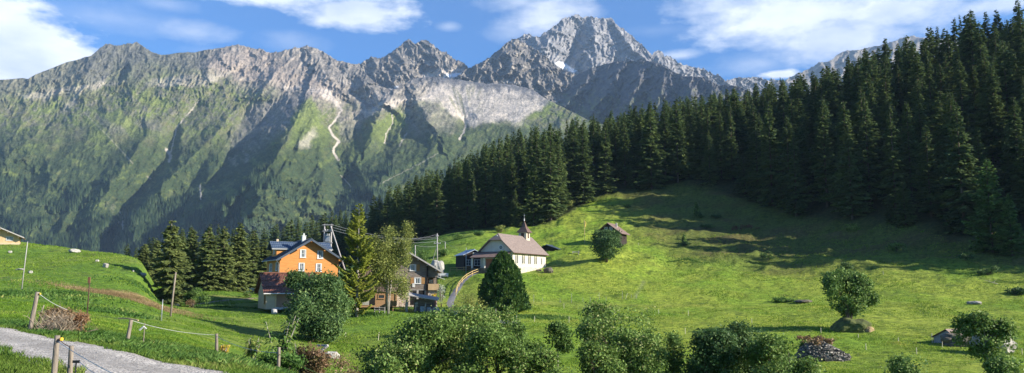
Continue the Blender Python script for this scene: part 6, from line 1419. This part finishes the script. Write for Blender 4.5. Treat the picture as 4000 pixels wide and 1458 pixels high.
wire(tA+Vector((0, 0, -.2)), seg_pt(1500, 925, 170), .8, 'wire from the tallest pole tip toward the willow', wg)
wire(tA+Vector((.2, 0, -1.2)), tD, .3, 'short wire from the tallest pole to the thin pole on its right', wg)
wire(tD, seg_pt(1900, 1010, 186), .8, 'wire dropping from the thin pole to the chapel', wg)
wire(tA+Vector((0, 0, -3.2)), tB, .3, 'wire between the tallest pole and the pole behind the log house', wg)

# flagpole
x, y, z = hit(2284, 953); e = empty('flagpole', (x, y, z), 0, 'pale flagpole with a limp yellow flag left of the hillside hut', 'flagpole')
hp = Zat(860, y)-z; MB().tube([(0, 0, -.2), (0, 0, hp)], [.075, .045], 7).build('shaft', M_palewood, e)
m_ = MB(); nx, nz = 5, 8; vs = []
for i in range(nz):
    for j in range(nx): a = j/(nx-1); b = i/(nz-1); vs.append((.04+a*.42*(1-.2*b)*(1 if b < .8 else .7), .12*math.sin(a*6+b*3)*a, hp-.15-b*1.5-.5*a))
m_.add(vs, [(i*nx+j, i*nx+j+1, (i+1)*nx+j+1, (i+1)*nx+j) for i in range(nz-1) for j in range(nx-1)]); fo = m_.build('flag', pmat('flag_cloth', (.62, .50, .12), (.5, .38, .08), 3, .8), e, smooth=True)
sm_ = fo.modifiers.new('thick', 'SOLIDIFY'); sm_.thickness = .02
# bench and post on the knoll behind the chapel
x, y, z = hit(2250, 996); e = empty('bench', (x, y, z), R(-8), 'small wooden bench on the bank between chapel and hillside hut', 'bench')
for nm, b in [('seat', (-.9, .9, -.2, .2, .42, .48)), ('backrest', (-.9, .9, .2, .25, .6, .85)), ('leg', (-.95, -.85, -.2, .25, 0, .9)), ('leg', (.6, .72, -.2, .25, -.1, 1.0))]: MB().box(*b).build(nm, M_greywood, e)
pole(2254, 2254, 1003, 0, .05, 'short dark post just below the small bench', M_blkwood, name='fence_post', base=1013)
# wooden rails by the chapel path
def railing(px_pts, h, label, name='wooden_railing', mat=None, r=.06, rails=(.95, .5)):
    P_ = []
    for (px, py, D) in px_pts:
        if D is None: x, y, z = hit(px, py)
        else: x = float(W(px, py, D)[0]); y = D; z = float(ground(x, y))
        P_.append(Vector((x, y, z)))
    o = P_[0]; e = empty(name, tuple(o), 0, label, 'railing'); Q = [p-o for p in P_]
    for q in Q: MB().tube([(q.x, q.y, q.z-.2), (q.x, q.y, q.z+h+.08)], .065, 7).build('post', mat or M_rail, e)
    for f in rails: MB().tube([(q.x, q.y-.07, q.z+h*f) for q in Q], r, 6).build('rail', mat or M_rail, e)
railing([(1781, 1157, None), (1785, 1140, None), (1793, 1123, None), (1806, 1106, None), (1823, 1091, None), (1845, 1079, None), (1868, 1070, None), (1890, 1063, None)], 1.05, 'yellow wooden handrail curving up the path to the chapel')
railing([(1758, 1064, None), (1785, 1063, None), (1812, 1062, None), (1841, 1060, None)], 1.05, 'straight yellow wooden rail fence left of the chapel porch')
railing([(1535, 1196, 131), (1562, 1196, 131), (1588, 1196, 131)], .8, 'low brown rail between barn and log shelter', mat=M_orwood, rails=(.9,))
railing([(1463, 1205, 128), (1482, 1206, 128), (1503, 1206, 128)], .9, 'short weathered rail fence in front of the barn door', mat=M_greywood, rails=(.9, .5))

# stakes of the pasture fences
pg = 'stakes of the pasture fences'
def stake(px, base, top, label, lean=0, r=.035, mat=None):
    x, y, z = hit(px, base); h = (base-top)/F*y*1.0; e_ = MB(); L = Vector((lean/F*y, 0, h)); e_.tube([(0, 0, -.15), tuple(L*.5), tuple(L)], [r, r, r*.9], 6)
    o = e_.build('fence_stake', mat or M_stake, label=label, cat='fence stake', group=pg); o.location = (x, y, z); return o
SK = [(1350, 1318, 1300, 'behind the reddish weeds, left one', 0), (1477, 1330, 1299, 'in the lawn left of the thicket', 3), (1305, 1306, 1286, 'right of the dark maple foot', 0), (1868, 1283, 1255, 'leaning left beside the gravel path', -3), (1881, 1280, 1244, 'upright beside the leaning one by the path', 0), (1924, 1250, 1227, 'by the orange stones', 0), (1937, 1238, 1208, 'right of the orange stones', 0), (2018, 1255, 1228, 'right of the slender shrub top', 0),
      (2088, 1258, 1236, 'left one below the cypress', 0), (2223, 1261, 1237, 'right one above the round sapling', 0), (2203, 1206, 1186, 'left one on the yellow strip', 0), (2310, 1217, 1200, 'slightly tilted on the yellow strip', 2), (2443, 1170, 1145, 'strongly slanted above the pyramidal alder', 9), (2573, 1228, 1209, 'right of the pyramidal alder top', 0), (2689, 1233, 1213, 'alone on the trampled line', 0),
      (2677, 1305, 1282, 'right of the thin feathery shrub', 0), (2765, 1315, 1295, 'above the wide bush left shoulder', 2), (2937, 1264, 1246, 'peeking over the highest middle bush', 0), (3207, 1302, 1282, 'above the stone heap', 0), (3383, 1367, 1343, 'right of the stone heap', 0), (3353, 1322, 1306, 'faint, below the mound', 0), (3510, 1338, 1320, 'midway between mound and shed', 0), (3581, 1384, 1360, 'above the wiry bush', 0), (3642, 1342, 1305, 'tall, left of the shed', 0), (3681, 1360, 1336, 'in front of the shed wall', 1), (3993, 1385, 1362, 'at the right edge', 0), (3450, 1072, 1060, 'small in the shade line', 0), (2494, 962, 950, 'tiny, on the grass right of the hillside hut', 0), (1483, 1210, 1190, 'in the weeds before the barn door', 0)]
for (px, b, t_, lb, ln) in SK: stake(px, b, t_, 'pale fence stake '+lb, ln)
for (px, b, t_, lb) in [(2085, 1185, 1150, 'first'), (2119, 1178, 1162, 'second, short'), (2188, 1183, 1165, 'third'), (2233, 1184, 1146, 'fourth, tall'), (2277, 1180, 1164, 'fifth'), (2306, 1178, 1162, 'sixth'), (2341, 1178, 1144, 'seventh, tall'), (2368, 1176, 1162, 'eighth'), (2431, 1170, 1138, 'ninth, tall'), (2466, 1166, 1150, 'tenth'), (2486, 1165, 1152, 'last')]:
    stake(px, b, t_, f'{lb} thin grey stake from the left along the bank foot', 0, .03, M_greywood)

# roadside posts and ropes
rp = 'posts of the roadside fence'
def rpost(px_b, py_b, px_t, py_t, D, r, label, crook=0, extra=None, kn=M_post):
    a = seg_pt(px_b, py_b, D); b = seg_pt(px_t, py_t, D); g = float(ground(a.x, a.y)); d = b-a
    base = a+d*((g-.15-a.z)/d.z); e = empty('fence_post', tuple(base), 0, label, 'fence post', rp); L = b-base
    pts = [L*t+Vector((crook*math.sin(t*5), crook*.5*math.cos(t*7), 0)) for t in (0, .25, .5, .75, 1)]
    MB().tube([tuple(p) for p in pts], [r*1.05, r, r*1.02, r*.93, r*.9], 10).build('shaft', kn, e, smooth=True)
    if extra: extra(e, L, r)
    return b
def ins_y(e, L, r):
    m_ = MB(); m_.lathe([(.012, 0), (.03, .01), (.03, .05), (.012, .06)], (L.x+r+.02, L.y-.02, L.z-.09), 8); m_.build('insulator', M_yellow, e)
D_ = 13.4
t1 = rpost(208, 1458, 228, 1311, 13.2, .046, 'crooked weathered fence post at the bottom edge beside the road', .02, ins_y)
t2 = rpost(273, 1458, 279, 1351, 12.6, .04, 'straight grey fence post right of the crooked one', 0)
hd = MB(); hd.box(-.05, .05, -.02, .02, -.02, .02); hd.tube([(.0, 0, -.02), (-.01, 0, -.42)], .012, 5); pb = seg_pt(298, 1413, 12.5); o = hd.build('gate_handle', M_black, label='black electric gate handle hanging at the straight post', cat='gate handle'); o.location = pb
t3 = rpost(127, 1238, 148, 1141, 26.5, .07, 'leaning thick fence post with yellow insulator left of the thorny bush', .01, ins_y)
t4 = rpost(503, 1302, 514, 1246, 26, .06, 'short fence post with crossing sticks left of the iron post line', 0)
t5_ = rpost(846, 1378, 846, 1304, 26.5, .05, 'squat fence post with yellow flowers at its foot', 0)
t6 = rpost(1087, 1447, 1090, 1357, 21.5, .045, 'fence post in front of the tall leafy weed', 0)
rpost(155, 1242, 172, 1192, 27.5, .02, 'thin green stick beside the leaning thick post', 0)
rpost(563, 1300, 566, 1262, 25.5, .015, 'thin weathered stick right of the short fence post', 0)
fgp = 'ropes of the roadside fence'
wire(t1-Vector((0, 0, .06)), t2-Vector((0, 0, .03)), .01, 'red brown cord between the crooked and the straight post', fgp, .008, M_brick, 'fence_rope')
wire(t1-Vector((0, 0, .1)), seg_pt(470, 1475, 9.8), .02, 'white rope running down right from the crooked post', fgp, .006, M_rope, 'fence_rope')
wire(pb+Vector((.05, 0, 0)), seg_pt(400, 1475, 10.5), .02, 'white rope running down right from the black handle', fgp, .006, M_rope, 'fence_rope')
wire(t3-Vector((-.05, 0, .06)), seg_pt(262, 1210, 26.3), .05, 'pale rope from the thick leaning post to the right', fgp, .007, M_rope, 'fence_rope')
wire(t4-Vector((0, 0, .05)), t5_-Vector((0, 0, .04)), .1, 'grey rope between the short and the squat post', fgp, .007, M_rope, 'fence_rope')
wire(t5_-Vector((0, 0, .08)), t6-Vector((0, 0, .15)), .12, 'grey rope between the squat post and the post by the weed', fgp, .007, M_rope, 'fence_rope')
wire(t6-Vector((0, 0, .18)), seg_pt(1330, 1490, 19), .05, 'yellow rope running down right from the last roadside post', fgp, .011, M_yrope, 'fence_rope')
m_ = MB(); a, b = seg_pt(462, 1244, 26), seg_pt(540, 1252, 25.8); m_.tube([tuple(a), tuple(a.lerp(b, .5)+Vector((0, 0, .03))), tuple(b)], .025, 6); m_.build('broken_branch', M_palewood, label='bare stick laid across the short roadside post', cat='stick')
m_ = MB(); a, b = seg_pt(545, 1290, 25), seg_pt(562, 1276, 25); m_.tube([tuple(a), tuple(b)], .03, 6); m_.tube([tuple(b), tuple(seg_pt(572, 1285, 25))], .02, 6); m_.build('broken_branch', M_white, label='short white peeled branch on the verge', cat='stick')
m_ = MB(); a, b = seg_pt(1245, 1380, 26), seg_pt(1280, 1350, 26); m_.tube([tuple(a), tuple(b)], .05, 6); m_.tube([tuple(seg_pt(1240, 1350, 26.5)), tuple(b)], .04, 6); m_.build('broken_branch', M_greywood, label='grey fallen branch leaning over the reddish weeds', cat='stick')
x, y, z = hit(3880, 1112); m_ = MB(); m_.tube([(-1.8, 0, .9), (0, 0, .35), (1.0, .1, .1)], [.02, .05, .07], 5); m_.tube([(0, 0, .35), (.9, .2, 1.1)], [.04, .015], 5); m_.tube([(-.8, 0, .6), (-.3, .2, 1.3)], [.03, .01], 5); o = m_.build('broken_branch', M_pale, label='pale fallen branch in the shaded right pasture', cat='stick'); o.location = (x, y, z)

# ------------------------------------------------------------------ roadside vegetation
def weed_plant(name, px, D, top, wpx, seed, label, mat, n=34, leafl=.34, base=None, cat='plant'):
    """upright stems with long drooping leaves"""
    x, y, z = on(px, D) if base is None else hit(px, base); D = y
    H = float(W(px, top, D)[2])-z; rx = wpx/F*D/2; r = np.random.default_rng(seed); e = empty(name, (x, y, z), 0, label, cat); sm = MB(); V = []; Tn = []
    for k in range(7):
        a = r.uniform(0, 6.28); q = r.uniform(.1, .9); tip = np.array([math.cos(a)*rx*q, math.sin(a)*rx*q, H*(1-.45*q*r.random())]); sm.tube([(0, 0, -.1), tuple(tip*np.array([.5, .5, .55])), tuple(tip)], [.03, .02, .008], 5)
        for i in range(n):
            t = r.uniform(.3, 1.0); p = np.array([tip[0]*t*.95, tip[1]*t*.95, tip[2]*t**.9]); b = r.uniform(0, 6.28); d = np.array([math.cos(b), math.sin(b), .25]); s = np.array([-math.sin(b), math.cos(b), 0]); l = leafl*r.uniform(.6, 1.2)*(1.25-.5*t)
            V += [[p, p+d*l*.5+s*l*.14, p+d*l*.95-np.array([0, 0, l*.45]), p+d*l*.5-s*l*.14]]; Tn.append(r.normal(.5, .2)+.25*t)
    v = np.array(V).reshape(-1, 3); obj('leaves', npmesh('leaves', v, np.arange(len(v)).reshape(-1, 4), mat, False, None, None, np.clip(Tn, 0, 1)), e); sm.build('stem', M_pale, e)
weed_plant('leafy_weed', 1085, 23.5, 1232, 190, 3, 'tall weed with big drooping yellow green leaves by the roadside', M_weed, 60, .30)
weed_plant('leafy_weed', 985, 25.5, 1318, 120, 4, 'lower leafy weed left of the tall drooping one', M_weed, 40, .26)
weed_plant('leafy_weed', 1180, 25, 1330, 110, 5, 'leafy weed right of the post by the tall weed', M_weed, 34, .26)
weed_plant('yellow_weed', 872, 26, 1345, 60, 6, 'yellow autumn leaves at the foot of the squat post', leafmat('yellow_leaves', (.35, .22, .03), (.62, .45, .06)), 26, .16)
bush('reddish_weeds', 1200, 25, 1335, 180, 31, leafmat('brown_red_weeds', (.10, .09, .03), (.27, .15, .09), (.44, .30, .2)), 7000, .07, zlow=.0, stems=6, r0=.02, clump=.22, hollow=.1, lobes=6, label='tangle of reddish brown weeds right of the tall leafy weed', cat='weeds')
bush('reddish_weeds', 1330, 26, 1385, 150, 32, leafmat('pink_weeds', (.13, .11, .04), (.36, .22, .14), (.5, .36, .26)), 5000, .06, zlow=.0, stems=6, r0=.02, clump=.22, hollow=.1, lobes=6, label='pinkish withered weeds at the bottom beside the lawn', cat='weeds')
bush('reddish_weeds', 1065, 22.5, 1392, 190, 33, M_weed, 6000, .07, zlow=.0, stems=5, r0=.02, clump=.22, hollow=.1, lobes=6, label='low green weeds round the post by the tall weed', cat='weeds')
def twigs(px, D, top, wpx, seed, label):
    x, y, z = on(px, D); H = float(W(px, top, D)[2])-z; rx = wpx/F*D/2; r = random.Random(seed); m_ = MB()
    for k in range(150):
        a = r.uniform(-rx, rx); b = r.uniform(-.5, .5); p = Vector((a, b, 0)); d = Vector((r.uniform(-.5, .5)+a/rx*.3, r.uniform(-.3, .3), 1)).normalized(); l = H*r.uniform(.5, 1.05)*(1-.35*abs(a)/rx); pts = [p]
        for i in range(3): d = (d+Vector((r.uniform(-.4, .4), r.uniform(-.3, .3), r.uniform(-.3, .1)))).normalized(); p = p+d*l/3; pts.append(p)
        m_.tube([tuple(q) for q in pts], [.009, .008, .006, .004], 3, cap=False)
        for _ in range(2): q = pts[r.randint(1, 3)]; m_.tube([tuple(q), tuple(q+Vector((r.uniform(-.25, .25), r.uniform(-.1, .1), r.uniform(.0, .25))))], [.006, .003], 3, cap=False)
    e = m_.build('thorny_bush', pmat('dead_twigs', (.44, .36, .26), (.27, .20, .13), 6, .9), label=label, cat='dead bush'); e.location = (x, y, z)
twigs(225, 26.8, 1192, 110, 5, 'dead grey brown tangle of twigs beside the leaning post')
bush('dry_bush', 225, 27.6, 1212, 150, 34, M_dry, 5000, .07, zlow=.0, stems=4, r0=.015, clump=.2, hollow=.1, lobes=5, label='brown dry undergrowth behind the tangled twigs', cat='dead bush')
bush('dry_bush', 298, 27.2, 1232, 60, 35, leafmat('rusty_grass', (.22, .12, .06), (.42, .25, .13)), 3000, .07, zlow=.0, stems=3, r0=.01, clump=.2, hollow=.1, lobes=3, label='rust coloured dry fern left of the iron post', cat='dead bush')

# grass: blades near the road, tussocks over the meadow (nobody could count them)
M_grass = leafmat('grass_blades', (.065, .13, .015), (.155, .225, .035), (.32, .31, .10), trans=.3, rough=.7)
def blades(name, x, y, h, w, lean, r, mat, per=1, **k):
    n = len(x); z = ground(x, y); a = r.uniform(0, 6.28, n); ca, sa = np.cos(a), np.sin(a); b = r.uniform(0, 6.28, n); l = lean*h*r.uniform(.2, 1.2, n)
    p = np.stack([x, y, z-.02], 1); s = np.stack([ca*w, sa*w, np.zeros(n)], 1); tip = p+np.stack([np.cos(b)*l, np.sin(b)*l, h], 1); mid = p+np.stack([np.cos(b)*l*.3, np.sin(b)*l*.3, h*.6], 1)
    v = np.stack([p-s, p+s, mid+s*.6, tip, mid-s*.6], 1).reshape(-1, 3); t = np.clip(.45-.2*sstep(5, -25, x)+.9*fbm(x/4, y/6, 3, 501)+r.normal(0, .16, n), 0, 1)
    return obj(name, npmesh(name, v, np.arange(len(v)).reshape(-1, 5), mat, False, None, None, t), kind='stuff', **k)
r = np.random.default_rng(90)
def polar(n, d0, d1, u0, u1, p=1.0):
    D = d0*(d1/d0)**(r.random(n)**p); u = r.uniform(u0, u1, n); return (u-CX)/F*D, D
x, y = polar(230000, 11, 42, -250, 2300); k = dpoly(x, y, ROADC) > .93+.55*fbm(x/1.2, y/1.2, 3, 55); x, y = x[k], y[k]
blades('grass', x, y, r.uniform(.05, .17, len(x)), r.uniform(.008, .016, len(x)), .6, r, M_grass, label='rough grass of the road verge', cat='grass')
x, y = polar(60000, 16, 34, -250, 1500); dr = dpoly(x, y, ROADC); k = (dr > 1.15) & (dr < 7) & (fbm(x/1.5, y/1.5, 3, 56) > -.02); x, y = x[k], y[k]
blades('verge_plants', x, y, r.uniform(.06, .22, len(x)), r.uniform(.03, .06, len(x)), 1.1, r, M_weed, label='broad leaved green plants along the road verge', cat='plants')
x, y = polar(380000, 34, 240, -150, 4200, .85); keep = np.abs(y-fedge(CX+F*x/y)) > -1; keep &= (y < fedge(CX+F*x/y)); keep &= fbm(x/6, y/9, 3, 57) > -.22; x, y = x[keep], y[keep]
for (a_, b_, rr2) in ((-40, 139, 9), (-16, 139, 8), (6, 186, 9)):
    k = np.hypot(x-a_, y-b_) > rr2; x, y = x[k], y[k]
k = (dpoly(x, y, pp) > 1.1) & (dpoly(x, y, pp2) > 1.3); x, y = x[k], y[k]
M_tuss = leafmat('meadow_tussocks', (.11, .205, .018), (.245, .335, .04), (.40, .39, .08), trans=.35, rough=.8)
hs_ = (.05+.10*r.random(len(x)))*(.7+y/150)*(.6+.8*sstep(-.1, .4, fbm(x/12, y/18, 3, 58))); blades('meadow_grass', x, y, hs_, (.016+.018*r.random(len(x)))*(.7+y/75), 1.0, r, M_tuss, label='short tussocks of pasture grass over the whole meadow', cat='grass')
# dark leafed dock patches
def patch(px, py, rx, ry, n, seed, label, mat=M_weed, h=.35):
    c = hit(px, py); q = np.random.default_rng(seed); a = q.normal(0, .5, n)*rx+c[0]; b = q.normal(0, .5, n)*ry+c[1]; b = np.maximum(b, 5)
    blades('dock_plants', a, b, q.uniform(.3, 1, n)*h, q.uniform(.06, .12, n), 1.0, q, mat, label=label, cat='plants')
patch(330, 1150, 4, 3, 900, 1, 'bright green dock leaves left of the straw patch'); patch(450, 1222, 3.5, 3, 900, 2, 'dark green dock leaves below the straw patch'); patch(100, 1150, 8, 3, 1500, 3, 'green weeds behind the leaning pole')
patch(2090, 1240, 6, 2.5, 2200, 4, 'bright green dock bed right of the cypress foot'); patch(560, 1130, 6, 4, 700, 5, 'weeds at the foot of the left hill'); patch(2700, 1020, 9, 5, 1800, 6, 'rough weeds along the shade streaks'); patch(880, 1200, 8, 1.5, 900, 7, 'weeds along the yellow bank')
patch(1620, 1205, 9, 1.2, 1500, 8, 'bright lush weeds before the log shelter'); patch(1380, 1230, 7, 3, 1200, 9, 'yellow green weeds under the willow', M_weed)
x, y = polar(9000, 14, 60, 280, 700); c = hit(480, 1158)
q = np.random.default_rng(91); n = 9000; a = q.normal(0, .5, n)*9+c[0]; b = q.normal(0, .5, n)*4+c[1]; blades('straw_grass', a, b, q.uniform(.10, .28, n), q.uniform(.015, .04, n), .8, q, leafmat('straw', (.24, .17, .08), (.42, .32, .17)), label='strip of straw coloured dry grass below the left hill', cat='grass')
# loose gravel on the road
def gravel():
    q = np.random.default_rng(93); n = 24000; D = 11*(34/11)**q.random(n); u = q.uniform(-300, 1150, n); x = (u-CX)/F*D; dr = dpoly(x, D, ROADC); k = dr < .97; x, y = x[k], D[k]; n = len(x)
    s = q.uniform(.006, .02, n)*np.where(q.random(n) < .03, 2, 1); z = ground(x, y)+.04
    base = np.array([[1, 0, 0], [-1, 0, 0], [0, 1, 0], [0, -1, 0], [0, 0, .4], [0, 0, -.4]], float); F8 = np.array([(0, 2, 4), (2, 1, 4), (1, 3, 4), (3, 0, 4), (2, 0, 5), (1, 2, 5), (3, 1, 5), (0, 3, 5)])
    v = base[None]*s[:, None, None]*q.uniform(.6, 1.3, (n, 6, 1))+np.stack([x, y, z], 1)[:, None]; v = v.reshape(-1, 3); f = (F8[None]+6*np.arange(n)[:, None, None]).reshape(-1, 3)
    obj('loose_gravel', npmesh('loose_gravel', v, f, pmat('gravel_stone', (.25, .24, .225), (.15, .145, .135), .9, .9, c3=(.34, .33, .31), coord='Object')), kind='stuff', label='loose grey gravel on the road', cat='gravel')
gravel()
# ------------------------------------------------------------------ air
m, nt, b, out = new_mat('haze_air'); nt.nodes.remove(b)
pv = N(nt, 'ShaderNodeVolumePrincipled'); pv.inputs['Color'].default_value = (.50, .72, 1.0, 1); pv.inputs['Density'].default_value = 0.000040; pv.inputs['Anisotropy'].default_value = 0.0
nt.links.new(pv.outputs[0], out.inputs['Volume'])
lo = min((o.matrix_world @ Vector(c)).z for o in scene.objects if o.type == 'MESH' and o.get('kind') == 'structure' for c in o.bound_box)
MB().box(-9500, 12500, -60, 9800, lo-1, 3600).build('haze', m, kind='stuff', label='thin blue air between the meadow and the mountains', cat='haze')
